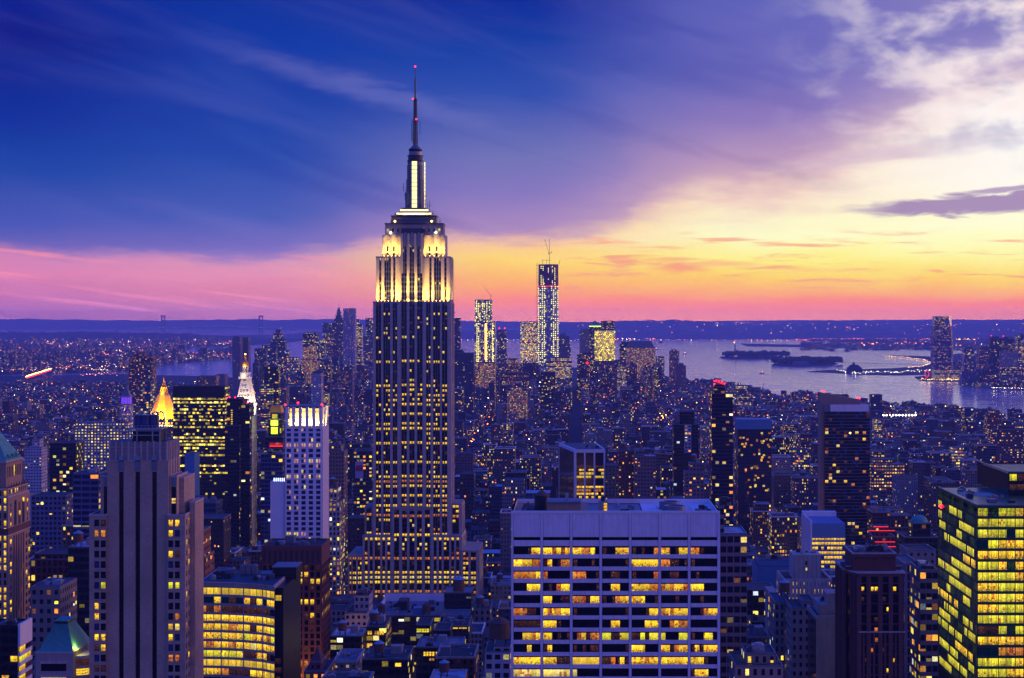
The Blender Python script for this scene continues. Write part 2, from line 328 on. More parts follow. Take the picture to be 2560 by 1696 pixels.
M['brown'] = surf('brown_granite', (88, 58, 56), var=.2); M['black'] = surf('black_metal', (12, 12, 17), .4, .1); M['dark'] = surf('dark_paint', (34, 34, 42), .5)
M['glassk'] = surf('black_glass', (5, 5, 9), .12, .2, streak=False, spec=.6); M['glassb'] = surf('blue_glass', (36, 52, 96), .08, .2, streak=False, spec=.8)
M['copper'] = surf('green_copper', (70, 142, 128), .6, .3, .6); M['steel'] = surf('grey_steel', (120, 124, 132), .35, .15, metal=.6)
M['wood'] = surf('tank_wood', (92, 66, 52), .8, .3, 1.5); M['tin'] = surf('galvanised_tin', (150, 155, 162), .4, .2, metal=.5)
M['redbrick'] = surf('red_brick', (92, 54, 48), .85, .2); M['tan'] = surf('tan_brick', (150, 124, 104), .85, .2, .5)
M['gold'] = surf('gilded_tile', (235, 160, 30), .4, .12, .4); M['white'] = surf('white_marble', (215, 205, 195), .7, .1)
M['green'] = surf('dark_green_metal', (10, 76, 48), .35, .15); M['bluepanel'] = surf('blue_panel', (70, 120, 160), .5, .1); M['lead'] = surf('lead_grey', (98, 102, 112), .45, .2)
M['asphalt'] = surf('asphalt', (46, 46, 52), .85, .25, .05, streak=False)
def panel_stone():
    m, t = newmat('white_panel_stone'); g = t.new('ShaderNodeNewGeometry').outputs['Position']; x, y, z = t.sep(g)
    n = t.noise(t.comb(t.m('MULTIPLY', x, 1.), t.m('MULTIPLY', y, 1.), t.m('MULTIPLY', z, .05)), 1.6, 5, .7); k = t.ln(n, .3, .7, .86, 1.08)
    pn = t.white(t.comb(t.m('FLOOR', t.m('DIVIDE', x, 1.55)), t.m('FLOOR', t.m('DIVIDE', z, 1.95)), 1.))[0]; k = t.m('MULTIPLY', k, t.ln(pn, 0, 1, .95, 1.04))
    j = t.m('MAXIMUM', t.m('LESS_THAN', t.m('FRACT', t.m('DIVIDE', x, 1.55)), .035), t.m('LESS_THAN', t.m('FRACT', t.m('DIVIDE', z, 3.9)), .02))
    k = t.m('MULTIPLY', k, t.ln(j, 0, 1, 1., .8))
    t.put(t.b.inputs['Base Color'], t.mix(1., l4((216, 208, 216)), t.comb(k, k, k), 'MULTIPLY')); t.b.inputs['Roughness'].default_value = .6; return m
M['panel'] = panel_stone()
def brickstone():
    m, t = newmat('coursed_brick'); g = t.new('ShaderNodeNewGeometry').outputs['Position']; x, y, z = t.sep(g)
    n = t.noise(t.comb(t.m('MULTIPLY', x, .5), t.m('MULTIPLY', y, .5), t.m('MULTIPLY', z, 5.)), 1., 4, .7); k = t.ln(n, .3, .7, .62, 1.28)
    k = t.m('MULTIPLY', k, t.ln(t.noise(g, .07, 4, .6), .3, .7, .78, 1.15))
    t.put(t.b.inputs['Base Color'], t.mix(1., l4((172, 148, 126)), t.comb(k, k, k), 'MULTIPLY')); t.b.inputs['Roughness'].default_value = .85; return m
M['course'] = brickstone()
# window panes: uv u in metres (random start), v = 0..1 inside the window plus a whole random number
def pane(name, c0, c1, s, clutter=.5, red=.12, dim=0.):
    m, t = newmat(name); uv = t.new('ShaderNodeUVMap').outputs[0]; u, v, _ = t.sep(uv); fv = t.m('FRACT', v); iv = t.m('FLOOR', v)
    room = t.sep(t.white(t.comb(t.m('FLOOR', t.m('DIVIDE', u, 2.7)), iv, 1.))[1]); bit = t.sep(t.white(t.comb(t.m('FLOOR', t.m('MULTIPLY', u, 1.25)), t.m('ADD', t.m('FLOOR', t.m('MULTIPLY', fv, 3.)), t.m('MULTIPLY', iv, 7.)), 2.))[1])
    nz_ = t.noise(t.comb(t.m('MULTIPLY', u, 1.6), t.m('ADD', t.m('MULTIPLY', fv, 3.2), t.m('MULTIPLY', iv, 9.)), 0.), 1.3, 4, .7, .4)
    furn = t.m('MULTIPLY', t.m('GREATER_THAN', nz_, t.m('ADD', .445, t.m('MULTIPLY', fv, .22))), clutter)
    bright = t.m('MULTIPLY', t.ln(room[0], 0, 1, .55, 1.15), t.ln(fv, 0, 1, .72, 1.1)); bright = t.m('MULTIPLY', bright, t.ln(bit[0], 0, 1, .75, 1.12))
    bright = t.m('MULTIPLY', bright, t.m('SUBTRACT', 1., t.m('MULTIPLY', furn, .88)))
    bright = t.m('MULTIPLY', bright, t.ln(t.m('GREATER_THAN', t.m('FRACT', t.m('DIVIDE', u, 1.35)), .05), 0, 1, .35, 1.))
    lampn = t.m('MULTIPLY', t.m('GREATER_THAN', t.noise(t.comb(t.m('MULTIPLY', u, 2.), t.m('ADD', t.m('MULTIPLY', fv, 6.), t.m('MULTIPLY', iv, 5.)), 4.), 1., 2), .66), .9)
    col = t.mix(room[1], l4(c0), l4(c1)); col = t.mix(t.m('MULTIPLY', t.m('LESS_THAN', bit[1], red), .8), col, l4((190, 60, 20))); col = t.mix(lampn, col, l4((255, 240, 170)))
    t.put(t.b.inputs['Base Color'], (.01, .01, .012, 1)); t.b.inputs['Roughness'].default_value = .15
    t.put(t.b.inputs['Emission Color'], col); t.put(t.b.inputs['Emission Strength'], t.m('MULTIPLY', t.m('ADD', bright, t.m('MULTIPLY', lampn, .5)), s)); return m
P = {'Q': pane('unlit_pane_green_glow', (30, 90, 50), (70, 110, 40), .22, .6, 0), 'Y': pane('lit_pane_yellow', (255, 208, 20), (255, 192, 22), 1.6, .85, .08), 'G': pane('lit_pane_lime', (228, 222, 26), (250, 226, 40), 1.3, .6, .04),  # Q: unlit green glass with a faint glow put into its colour
     'O': pane('lit_pane_orange', (255, 168, 30), (245, 130, 25), .85, .6, .25), 'W': pane('lit_pane_pale', (255, 232, 130), (255, 215, 90), 1.2, .4),
     'D': pane('dim_pane_brown', (120, 50, 12), (150, 90, 20), .22, .8), 'S': pane('shade_pane_gold', (250, 205, 40), (240, 190, 45), 1.1, .06, 0),
     'P': pane('lit_pane_pink', (240, 150, 190), (255, 190, 150), .8, .3), 'K': M['glassk'], 'B': M['glassb'], 'T': surf('teal_glass', (10, 70, 56), .1, .3, streak=False)}
E = {'red': emit('red_beacon', (255, 30, 40), 9), 'warm': emit('warm_lamp', (255, 190, 80), 16), 'white': emit('white_lamp', (255, 240, 200), 18), 'orange': emit('orange_lamp', (255, 120, 40), 14),
     'tube': emit('white_strip_light', (255, 232, 150), 2.6), 'pale': emit('lit_mast_glass', (255, 240, 160), 1.7), 'redstrip': emit('red_strip_light', (255, 40, 20), 1.6), 'lime': emit('lime_glow', (220, 255, 20), 2.2),
     'violet': emit('violet_glow', (120, 60, 255), 1.6), 'dot': emit('work_lamp', (255, 240, 130), 3.5), 'cool': emit('cool_lamp', (200, 225, 255), 6), 'green': emit('green_lamp', (160, 255, 190), 4)}
# ------------------------------------------------------------------ windows with real depth
class Facade:
    """collects windows of one building; the 100 that show largest become parts of their own"""
    def __init__(s, R, seed=1): s.R = R; s.w = []; s.wall = MB(); s.rng = random.Random(seed)
    def mp(s, fc, a, d, z, pl):
        return (a, pl - d, z) if fc == 'F' else ((pl + d, a, z) if fc == 'R' else (pl - d, a, z))
    def bx(s, mb, fc, pl, a0, a1, d0, d1, z0, z1):
        p, q = s.mp(fc, a0, d0, z0, pl), s.mp(fc, a1, d1, z1, pl); mb.box(p[0], q[0], p[1], q[1], p[2], q[2])
    def window(s, fc, pl, a0, a1, z0, z1, key, d=.06):
        c = s.mp(fc, (a0 + a1) / 2, d, (z0 + z1) / 2, pl); px = CX + c[0] * F / c[1]; row = H - (c[2] - EYE) * F / c[1]
        vis = -15 < px < 2575 and row < 1705
        size = (a1 - a0) * (z1 - z0) / c[1] ** 2 * (1 if fc == 'F' else .25)
        if vis: s.w.append((size * (1 if key not in 'KB' else .8), fc, pl, a0, a1, z0, z1, key, d))
        else:
            s.wall.mat(M['glassk']); s.bx(s.wall, fc, pl, a0, a1, 0., d, z0, z1)
    def put(s, mb, wd):
        _, fc, pl, a0, a1, z0, z1, key, d = wd; mb.mat(P[key]); i0 = len(mb.uv); s.bx(mb, fc, pl, a0, a1, 0.01, d, z0, z1)
        u0 = s.rng.random() * 900; iv = s.rng.randint(0, 800); n = 0
        for fi in range(6):
            q = mb.v[-24 + fi * 4: (-24 + fi * 4 + 4) or None]
            for k, p in enumerate(q):
                a = p[0] if fc == 'F' else p[1]
                mb.uv[i0 + n] = (u0 + (a - a0), iv + .02 + .96 * (p[2] - z0) / max(.01, z1 - z0)); n += 1
    def grid(s, fc, pl, a0, a1, z0, z1, nb, nf, pier, span, lit, wm, pd=.55, sd=.3, sub=1, mull=.25, top=None):
        """piers and spandrels in front of the core, panes set back between them; bays may hold `sub` windows"""
        cw = (a1 - a0) / nb; fh = (z1 - z0) / nf; s.wall.mat(wm)
        for i in range(nb + 1):
            c = a0 + i * cw; l = max(a0, c - pier / 2); r = min(a1, c + pier / 2)
            s.bx(s.wall, fc, pl, l, r, 0, pd, z0, z1)
        for j in range(nf):
            s.bx(s.wall, fc, pl, a0, a1, 0, sd, z0 + j * fh, z0 + j * fh + span)
        for j in range(nf):
            for i in range(nb):
                l = a0 + i * cw + pier / 2; r = a0 + (i + 1) * cw - pier / 2; sw = (r - l) / sub
                for k in range(sub):
                    key = lit(i * sub + k, j, s.rng); g = mull / 2 if sub > 1 else 0
                    s.window(fc, pl, l + k * sw + (g if k else 0), l + (k + 1) * sw - (g if k < sub - 1 else 0), z0 + j * fh + span, z0 + (j + 1) * fh, key)
    def finish(s, wall_name='wall', limit=100):
        s.wall.build(wall_name, s.R)
        s.w.sort(key=lambda q: -q[0])
        for wd in s.w[:limit]:
            mb = MB(); s.put(mb, wd); mb.build('window', s.R)
        if len(s.w) > limit:
            mb = MB()
            for wd in s.w[limit:]: s.put(mb, wd)
            mb.build('window_rows', s.R, kind='stuff')
def tank(R, x, y, z, r=2.2, h=4.2, leg=2.5, cone='tin'):
    t = MB(); t.mat(M['wood']).lathe(x, y, [(r, z + leg), (r * 1.02, z + leg + h * .5), (r * .97, z + leg + h)], 14); o = t.build('water_tank', R)
    c = MB(); c.mat(M[cone]).lathe(x, y, [(r * 1.08, z + leg + h), (r * .5, z + leg + h + r * .35), (.12, z + leg + h + r * .62)], 14); c.build('tank_roof', o)
    l = MB(); l.mat(M['dark'])
    for sx in (-1, 1):
        for sy in (-1, 1): l.box(x + sx * r * .6 - .15, x + sx * r * .6 + .15, y + sy * r * .6 - .15, y + sy * r * .6 + .15, z, z + leg)
    l.build('tank_stand', o); return o
def beacon(R, x, y, z, r=1., col='red'):
    b = MB(); b.mat(E[col]).octa(x, y, z + r, r); return b.build('beacon', R)
def pipes(R, x0, x1, y0, y1, z, n, seed=0):
    rg = random.Random(seed)
    for _ in range(n):
        b = MB(); b.mat(M[rg.choice(['tin', 'steel', 'lead'])]); x = rg.uniform(x0, x1); y = rg.uniform(y0, y1); L = rg.uniform(3, 9); zz = z + rg.uniform(.3, .9)
        if rg.random() < .5: b.bar((x, y, zz), (min(x1, x + L), y, zz), .22, 6)
        elif rg.random() < .5: b.bar((x, y, zz), (x, min(y1, y + L), zz), .22, 6)
        else: b.bar((x, y, z), (x, y, z + rg.uniform(1.5, 4.5)), .12, 5)
        b.build('roof_pipe', R)
def units(R, x0, x1, y0, y1, z, n, seed=0, big=1.):
    rg = random.Random(seed)
    for _ in range(n):
        w_, d_, h_ = rg.uniform(1.5, 4) * big, rg.uniform(1.5, 4) * big, rg.uniform(1, 2.6) * big
        x = rg.uniform(x0, max(x0 + .1, x1 - w_)); y = rg.uniform(y0, max(y0 + .1, y1 - d_)); b = MB(); b.mat(M[rg.choice(['steel', 'lead', 'tin', 'dark'])])
        b.box(x, x + w_, y, y + d_, z, z + h_)
        if rg.random() < .6: b.lathe(x + w_ / 2, y + d_ / 2, [(min(w_, d_) * .35, z + h_), (min(w_, d_) * .35, z + h_ + .5)], 8)
        b.build('rooftop_unit', R)
def lamp(name, kind, loc, target, energy, color, size=1., size_y=None, spread=None, spot=60):
    L = bpy.data.lights.new(name, kind); L.energy = energy; L.color = color
    if kind == 'AREA':
        L.shape = 'RECTANGLE'; L.size = size; L.size_y = size_y or size
        if spread: L.spread = radians(spread)
    elif kind == 'SPOT': L.spot_size = radians(spot); L.spot_blend = .6; L.shadow_soft_size = size
    else: L.shadow_soft_size = size
    o = bpy.data.objects.new(name, L); sc.collection.objects.link(o); o.location = loc
    o.rotation_euler = (mathutils.Vector(target) - mathutils.Vector(loc)).to_track_quat('-Z', 'Y').to_euler(); return o
# ------------------------------------------------------------------ water, land, hills
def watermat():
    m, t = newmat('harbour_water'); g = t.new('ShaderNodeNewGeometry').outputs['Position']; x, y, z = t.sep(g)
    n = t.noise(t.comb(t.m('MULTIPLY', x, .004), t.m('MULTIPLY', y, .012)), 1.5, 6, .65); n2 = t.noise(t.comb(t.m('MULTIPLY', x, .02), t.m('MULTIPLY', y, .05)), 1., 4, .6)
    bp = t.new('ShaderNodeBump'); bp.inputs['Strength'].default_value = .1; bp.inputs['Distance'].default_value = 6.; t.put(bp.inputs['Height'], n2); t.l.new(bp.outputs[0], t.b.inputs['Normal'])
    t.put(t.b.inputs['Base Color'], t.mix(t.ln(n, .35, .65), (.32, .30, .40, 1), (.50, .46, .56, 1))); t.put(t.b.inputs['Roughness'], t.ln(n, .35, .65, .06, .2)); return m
def sheet(name, poly, z, mat, thick=None, **k):
    mb = MB(); mb.mat(mat)
    if thick: mb.prism(poly, z - thick, z)
    else: mb.face([(x, y, z) for x, y in poly], [(x, y) for x, y in poly])
    return mb.build(name, None, **k)
BIG = 40000
sheet('water', [(-BIG, -2000), (BIG, -2000), (BIG, 57000), (-BIG, 57000)], 0., watermat(), kind='structure')
M['land'] = surf('city_ground', (44, 42, 50), .9, .35, .02, streak=False); M['wood_land'] = surf('wooded_ground', (34, 44, 44), .95, .35, .01, streak=False)
def landpoly(name, pr, mat='land', z=2., extra=()):
    poly = [G(p, r, z) for p, r in pr] + list(extra); poly = poly[::-1] if sum((a[0] * b[1] - b[0] * a[1]) for a, b in zip(poly, poly[1:] + poly[:1])) < 0 else poly
    return sheet(name, poly, z, M[mat], 6., kind='structure')
# Manhattan: western shore seen from the right edge inwards, southern tip, then the eastern shore
landpoly('manhattan_ground', [(2700, 1066), (2480, 1050), (2330, 1034), (2200, 1020), (2080, 1009), (1960, 1001), (1900, 994), (1835, 978), (1760, 962), (1715, 958), (1690, 946), (1640, 934), (1540, 925),
          (1400, 917), (1250, 914), (1100, 912), (960, 915), (820, 925), (700, 934), (600, 945), (480, 940), (300, 936), (60, 940), (-900, 950)], 'land', 2., [(-9000, -1500), (9000, -1500)])
landpoly('brooklyn_ground', [(-900, 947), (60, 934), (250, 930), (335, 925), (395, 912), (470, 905), (545, 899), (590, 894), (606, 880), (560, 876), (470, 884), (420, 880), (470, 868), (560, 866), (600, 860), (560, 848), (480, 838), (300, 834), (60, 832), (-900, 832)], 'land', 2.6)
landpoly('shore_ground', [(600, 866), (700, 858), (760, 852), (820, 845), (1000, 840), (1000, 836), (600, 838), (480, 845)], 'wood_land')
def blobisl(name, px, row, wpx, hrow, mat='wood_land', n=22, seed=1, zz=3.):
    rg = random.Random(seed); pr = []
    for i in range(n):
        a = 2 * pi * i / n; k = rg.uniform(.82, 1.08); pr.append((px + cos(a) * wpx * k, row + sin(a) * hrow * k))
    return landpoly(name, pr, mat, zz)
blobisl('liberty_island_ground', 1885, 893, 84, 4.2, seed=3); blobisl('ellis_island_ground', 2012, 910, 88, 5.4, seed=4)
landpoly('rail_terminal_ground', [(2018, 929), (2090, 932), (2150, 936), (2240, 938), (2330, 936), (2560, 930), (2700, 925), (2700, 905), (2360, 905), (2300, 916), (2230, 921), (2140, 924), (2090, 924)])
landpoly('jersey_causeway_ground', [(2205, 890), (2260, 893), (2310, 899), (2335, 907), (2420, 915), (2700, 915), (2700, 884), (2400, 884), (2330, 892), (2290, 890), (2240, 889)])
landpoly('jersey_waterfront_ground', [(2286, 942), (2300, 951), (2400, 953), (2420, 948), (2395, 960), (2470, 964), (2540, 964), (2478, 970), (2560, 974), (2700, 978), (2700, 930), (2400, 932), (2330, 938)])
landpoly('jersey_port_ground', [(1868, 866), (2080, 869), (2300, 873), (2460, 878), (2700, 880), (2700, 850), (2200, 853), (2120, 859), (1980, 862), (1850, 859)])
landpoly('far_port_ground', [(1990, 851), (2200, 853), (2700, 856), (2700, 815), (1990, 815)], 'land', 2.2)
M['suburb'] = surf('suburban_hillside', (134, 112, 120), .95, .3, .004, streak=False)
def hills(name, prof, Y0, Y1, mat, seed=0):
    """ridge as a height field: low shores front and back, crest where the ridge stands"""
    px0, px1 = prof[0][0], prof[-1][0]; nx, ny = 120, 10; rg = random.Random(seed); V = []; mb = MB(); mb.mat(mat)
    jit = [[rg.uniform(-.08, .08) for _ in range(ny + 1)] for _ in range(nx + 1)]
    g = []
    for i in range(nx + 1):
        px = px0 + (px1 - px0) * i / nx
        for (a, ra), (b, rb) in zip(prof, prof[1:]):
            if a <= px <= b: row = ra + (rb - ra) * (px - a) / (b - a); break
        colm = []
        for j in range(ny + 1):
            t = j / ny; Y = Y0 + (Y1 - Y0) * t; hz = Z(row, (Y0 + Y1) / 2) * sin(pi * t) ** .8; hz = max(-1, hz * (1 + jit[i][j]) if 0 < j < ny else -1)
            colm.append((X(px, (Y0 + Y1) / 2) * (Y / ((Y0 + Y1) / 2)), Y, hz))
        g.append(colm)
    for i in range(nx):
        for j in range(ny): mb.face([g[i][j], g[i + 1][j], g[i + 1][j + 1], g[i][j + 1]])
    o = mb.build(name, None, kind='structure'); return o
hills('far_ridge_hills', [(-300, 798), (100, 799), (400, 802), (600, 799), (700, 801), (800, 798.5), (900, 800), (1150, 802), (1500, 806), (1900, 802), (2300, 800), (2800, 799)], 42000, 52000, M['suburb'], 1)
hills('staten_island_hills', [(1150, 836), (1250, 828), (1350, 820), (1420, 810), (1500, 806), (1600, 802), (1680, 801), (1760, 803), (1850, 810), (1950, 812), (2100, 808), (2300, 812), (2500, 808), (2800, 806)], 20500, 28000, M['suburb'], 2)
hills('narrows_shore_hills', [(640, 846), (700, 838), (760, 833), (860, 826), (960, 822), (1050, 822), (1200, 826), (1300, 834), (1400, 842)], 21500, 25000, M['suburb'], 3)
hills('brooklyn_shore_hills', [(-300, 830), (60, 832), (200, 830), (400, 834), (520, 838), (640, 843)], 19000, 21500, M['wood_land'], 4)
# air: one closed box of thin even haze round camera, city and ground
def haze():
    mb = MB(); m = bpy.data.materials.new('haze_air'); m.use_nodes = True; m.node_tree.nodes.clear(); t = NT(m.node_tree)
    v = t.new('ShaderNodeVolumePrincipled'); v.inputs['Color'].default_value = (.40, .47, .88, 1); v.inputs['Density'].default_value = HAZE; v.inputs['Anisotropy'].default_value = .0
    t.l.new(v.outputs[0], t.new('ShaderNodeOutputMaterial').inputs['Volume'])
    mb.mat(m).box(-42000, 42000, -3500, 58000, -8, 505); mb.build('haze', None, kind='stuff', label='thin blue evening haze over the harbour and the city', category='haze')
# ------------------------------------------------------------------ the tall stepped stone tower with lit crown and mast
def esb():
    Y = 1280.; R = root('stepped_skyscraper', 'very tall stepped grey stone tower with yellow floodlit crown and antenna spire', 'skyscraper', X(1030, Y), Y + 15)
    fc = Facade(R, 11); k = Y / F
    def core(x0, x1, y0, y1, zt, z0=2.):
        fc.wall.mat(M['glassk']).box(x0, x1, y0, y1, z0, zt - .3, 'FBLR'); fc.wall.mat(M['stone']).box(x0 - .35, x1 + .35, y0 - .35, y1 + .35, zt - .3, zt + .9)
    fh = 12.0 * k
    rowlit = {}
    rr = random.Random(5)
    def prob(z):
        j = round(z / fh)
        if j not in rowlit:
            hgt = (z - 100) / 180.; base = .50 - .46 * max(0, min(1, hgt)) if z < 272 else .12
            q = rr.random(); rowlit[j] = (min(1, base * (2.2 if q > .6 else .35) + (.25 if q > .93 else 0)), 'O' if (z < 150 and rr.random() < .2) else ('W' if rr.random() < .25 else 'Y'))
        return rowlit[j]
    def lit(z): 
        p, c = prob(z)
        return c if rr.random() < p else ('D' if rr.random() < .10 else 'K')
    def strips(face, pl, a0, a1, z0, z1, groups, stone='stone_l', pd=.9):
        """groups: list of ('p', width) solid piers and ('w', n, width) window columns, widths normalised"""
        tot = sum(g[-1] for g in groups); a = a0; n = max(1, round((z1 - z0) / fh)); h = (z1 - z0) / n
        for g in groups:
            wd = g[-1] / tot * (a1 - a0)
            if g[0] == 'p': fc.wall.mat(M[stone]); fc.bx(fc.wall, face, pl, a, a + wd, 0, pd, z0, z1)
            else:
                cw = wd / g[1]
                for i in range(g[1]):
                    if i: fc.wall.mat(M['steel']); fc.bx(fc.wall, face, pl, a + i * cw - .14, a + i * cw + .14, 0, pd * .55, z0, z1)
                    for j in range(n):
                        zz = z0 + j * h; fc.window(face, pl, a + i * cw + .38, a + (i + 1) * cw - .38, zz + h * .44, zz + h * .94, lit(zz), .08)
                fc.wall.mat(M['dark'])
                for j in range(n): fc.bx(fc.wall, face, pl, a + .05, a + wd - .05, 0, .12, z0 + j * h, z0 + j * h + h * .36)
            a += wd
    g7 = [('p', 7), ('w', 2, 14), ('p', 5.5), ('w', 3, 18), ('p', 6.5), ('w', 2, 12), ('p', 9)]
    x = lambda px: X(px, Y)
    xa, xb, xc, xd = x(933), x(1002), x(1057), x(1125); yb = Y + 33
    z757 = Z(757, Y); z644 = Z(644, Y); z587 = Z(587, Y)
    # main shaft: two side blocks and a recessed centre
    core(xa, xb, Y, yb, z757); core(xc, xd, Y, yb, z757); core(xb, xc, Y + 1.8, yb - 1, Z(570, Y))
    zl = Z(1262, Y)
    strips('F', Y, xa, xb, 60, z757 - .3, g7); strips('F', Y, xc, xd, 60, z757 - .3, [g7[i] for i in (6, 5, 4, 3, 2, 1, 0)])
    gc = [('p', 1.2), ('w', 2, 12.5), ('p', 6), ('w', 2, 12.5), ('p', 6), ('w', 2, 12.5), ('p', 1.2)]
    strips('F', Y + 1.8, xb, xc, 60, z587, gc)
    strips('R', xd, Y, yb, 60, z757 - .3, [('p', 8), ('w', 2, 10), ('p', 5), ('w', 3, 14), ('p', 5), ('w', 2, 10), ('p', 8)])
    # upper floodlit block, set back
    y2 = Y + 3.2; xa2, xd2 = x(940) - .2, x(1125.5) - .5
    core(xa2, xb, y2, yb - 3, z644, z757); core(xc, xd2, y2, yb - 3, z644, z757)
    gu = [('p', 9), ('w', 1, 6), ('p', 9), ('w', 3, 19), ('p', 7), ('w', 1, 6), ('p', 17)]
    strips('F', y2, xa2, xb, z757 + .9, z644 - .3, gu, 'stone_l'); strips('F', y2, xc, xd2, z757 + .9, z644 - .3, gu[::-1], 'stone_l')
    strips('R', xd2, y2, yb - 3, z757 + .9, z644 - .3, gu[:4] + gu[:1], 'stone_l')
    # next step: solid stone with few windows
    y3 = Y + 6; xa3, xd3 = x(954), x(1112)
    for (p, q) in ((xa3, xb - .2), (xc + .2, xd3)):
        fc.wall.mat(M['stone_l']).box(p, q, y3, yb - 6, z644, z587)
        for s_ in (.22, .55):
            fc.window('F', y3, p + (q - p) * s_, p + (q - p) * s_ + 1.4, z644 + 5, z644 + 8.5, 'D', .1)
            fc.window('F', y3, p + (q - p) * s_, p + (q - p) * s_ + 1.4, z644 + 1, z644 + 3.5, 'K', .1)
        fc.wall.mat(M['stone_l'])
        for s_ in (0, .36, .72, .9): fc.wall.box(p + (q - p) * s_, p + (q - p) * s_ + 1.4, y3 - .8, y3, z644, z587 - 1.5)
    for i in range(4): fc.wall.mat(M['stone_l']).box(xb + i * (xc - xb - 1.6) / 3, xb + i * (xc - xb - 1.6) / 3 + 1.6, Y - .3, Y + 1.2, z644 - 12, z587 + 1)
    for i in range(3):
        a = xb + 1.6 + i * (xc - xb - 1.6) / 3; fc.wall.mat(M['steel']).box(a + .4, a + 3.2, Y + .9, Y + 1.75, z587 - 9, z587)
        fc.wall.pyr(a + .4, a + 3.2, Y + .9, Y + 1.75, z587, z587 + 2, .3)
    y4 = Y + 7.5; z560 = Z(560, Y); z540 = Z(540, Y)
    fc.wall.mat(M['stone']).box(x(960), x(1106), y4, yb - 7, z587, z560)
    for i in range(11):
        c = x(966 + i * 13); fc.window('F', y4, c - .6, c + .9, z587 + 2.5, z587 + 5, 'K' if i not in (0, 10) else 'W', .1)
    fc.wall.mat(M['dark']).box(x(959), x(1107), y4 - .5, yb - 6.5, z560, z560 + 1)
    fc.wall.mat(M['lead']).box(x(975), x(1089), y4 + 1.5, yb - 9, z560 + 1, z540)
    for i in range(26): fc.wall.mat(M['glassb']).box(x(985 + i * 3.7), x(987.5 + i * 3.7), y4 + 1.2, y4 + 1.45, z560 + 2, z560 + 4.2)
    fc.wall.mat(M['dark']).box(x(974), x(1090), y4 + .8, yb - 8, z540, z540 + .8)
    z533 = Z(531, Y); z524 = Z(522, Y); yc = Y + 17
    fc.wall.mat(M['lead']).box(x(986), x(1078), yc - 13, yc + 13, z540 + .8, z533 - .3); fc.wall.box(x(996), x(1070), yc - 10.5, yc + 10.5, z533, z524 - .3); fc.wall.box(x(1003), x(1062), yc - 9, yc + 9, z524, z524 + 1.2)
    fc.finish('stone_wall')
    for (a, b, z, d) in ((990, 1076, z533 - .3, 13.2), (998, 1068, z524 - .3, 10.7)):
        t = MB(); t.mat(E['tube']).box(x(a), x(b), yc - d - .3, yc - d, z - 1.1, z); t.box(x(b), x(b) + .3, yc - d, yc + d, z - 1.1, z); t.build('light_strip', R)
    # mast: tapered metal shaft with buttresses and lit glass strip
    cx = x(1033); z400 = Z(400, Y); zb = z524 + 1.2
    s_ = MB(); s_.mat(M['lead'])
    s_.lathe(cx, yc, [(7.2, zb), (6.6, zb + 8), (6.0, z400 - 4), (5.9, z400)], 16, pi / 16)
    for a in range(4):
        an = pi / 4 + a * pi / 2
        for (r0, w_, zt) in ((8.8, 1.5, zb + 12), (8.0, 1.3, zb + 22), (7.2, 1.2, z400 - 3)):
            c_, n_ = cos(an), sin(an); s_.prism([(cx + c_ * r0 - n_ * w_, yc + n_ * r0 + c_ * w_), (cx - n_ * w_, yc + c_ * w_), (cx + n_ * w_, yc - c_ * w_), (cx + c_ * r0 + n_ * w_, yc + n_ * r0 - c_ * w_)], zb, zt)
    mast = s_.build('mast', R)
    n = 11; h = (z400 - zb) / n
    for i in range(n):
        g = MB(); g.mat(E['pale']).box(cx - 1.9, cx + 1.9, yc - 7.6, yc - 7.1, zb + i * h + .25, zb + (i + 1) * h - .25); g.box(cx + 7.1, cx + 7.5, yc - 1.9, yc + 1.9, zb + i * h + .25, zb + (i + 1) * h - .25); g.build('lit_pane', mast)
    fr = MB(); fr.mat(M['steel']).box(cx - 2.6, cx - 2.0, yc - 8, yc - 6, zb, z400).box(cx + 2.0, cx + 2.6, yc - 8, yc - 6, zb, z400).build('mast_frame', mast)
    c = MB(); z383 = Z(384, Y); z368 = Z(368, Y)
    c.mat(M['dark']).lathe(cx, yc, [(6.3, z400), (6.5, z400 + .8), (5.6, z400 + 1), (5.6, z383 - .6), (6.3, z383 - .5), (6.3, z383)], 20)
    c.mat(M['steel']).lathe(cx, yc, [(4.9, z383), (4.9, z368 - 2)], 20); c.mat(M['dark']).lathe(cx, yc, [(4.5, z368 - 2), (5.3, z368 - .5), (5.3, z368)], 20)
    c.mat(M['lead']).lathe(cx, yc, [(4.4, z368), (3.6, z368 + 1.6), (1.6, z368 + 3)], 16); c.build('mast_drum', R)
    a = MB(); a.mat(M['black']); z0 = z368 + 3; z1 = Z(293, Y); z2 = Z(240, Y); z3 = Z(190, Y); z4 = Z(161, Y)
    def lattice(r0, r1, za, zb_, n_):
        for sx in (-1, 1):
            for sy in (-1, 1): a.bar((cx + sx * r0, yc + sy * r0, za), (cx + sx * r1, yc + sy * r1, zb_), .28)
        for i in range(n_):
            t0 = i / n_; t1 = (i + 1) / n_; ra = r0 + (r1 - r0) * t0; rb = r0 + (r1 - r0) * t1; p, q = za + (zb_ - za) * t0, za + (zb_ - za) * t1
            for sy in (-1, 1):
                a.bar((cx - ra, yc + sy * ra, p), (cx + rb, yc + sy * rb, q), .16); a.bar((cx + ra, yc + sy * ra, p), (cx - rb, yc + sy * rb, q), .16); a.bar((cx - rb, yc + sy * rb, q), (cx + rb, yc + sy * rb, q), .2)
    lattice(1.6, 1.3, z0, z1, 10); lattice(1.2, .9, z1, z2, 9); a.bar((cx, yc, z0), (cx, yc, z1 + 8), .7, 6); a.bar((cx, yc, z1), (cx, yc, z3), .62, 6); a.bar((cx, yc, z3), (cx, yc, z4), .3, 6)
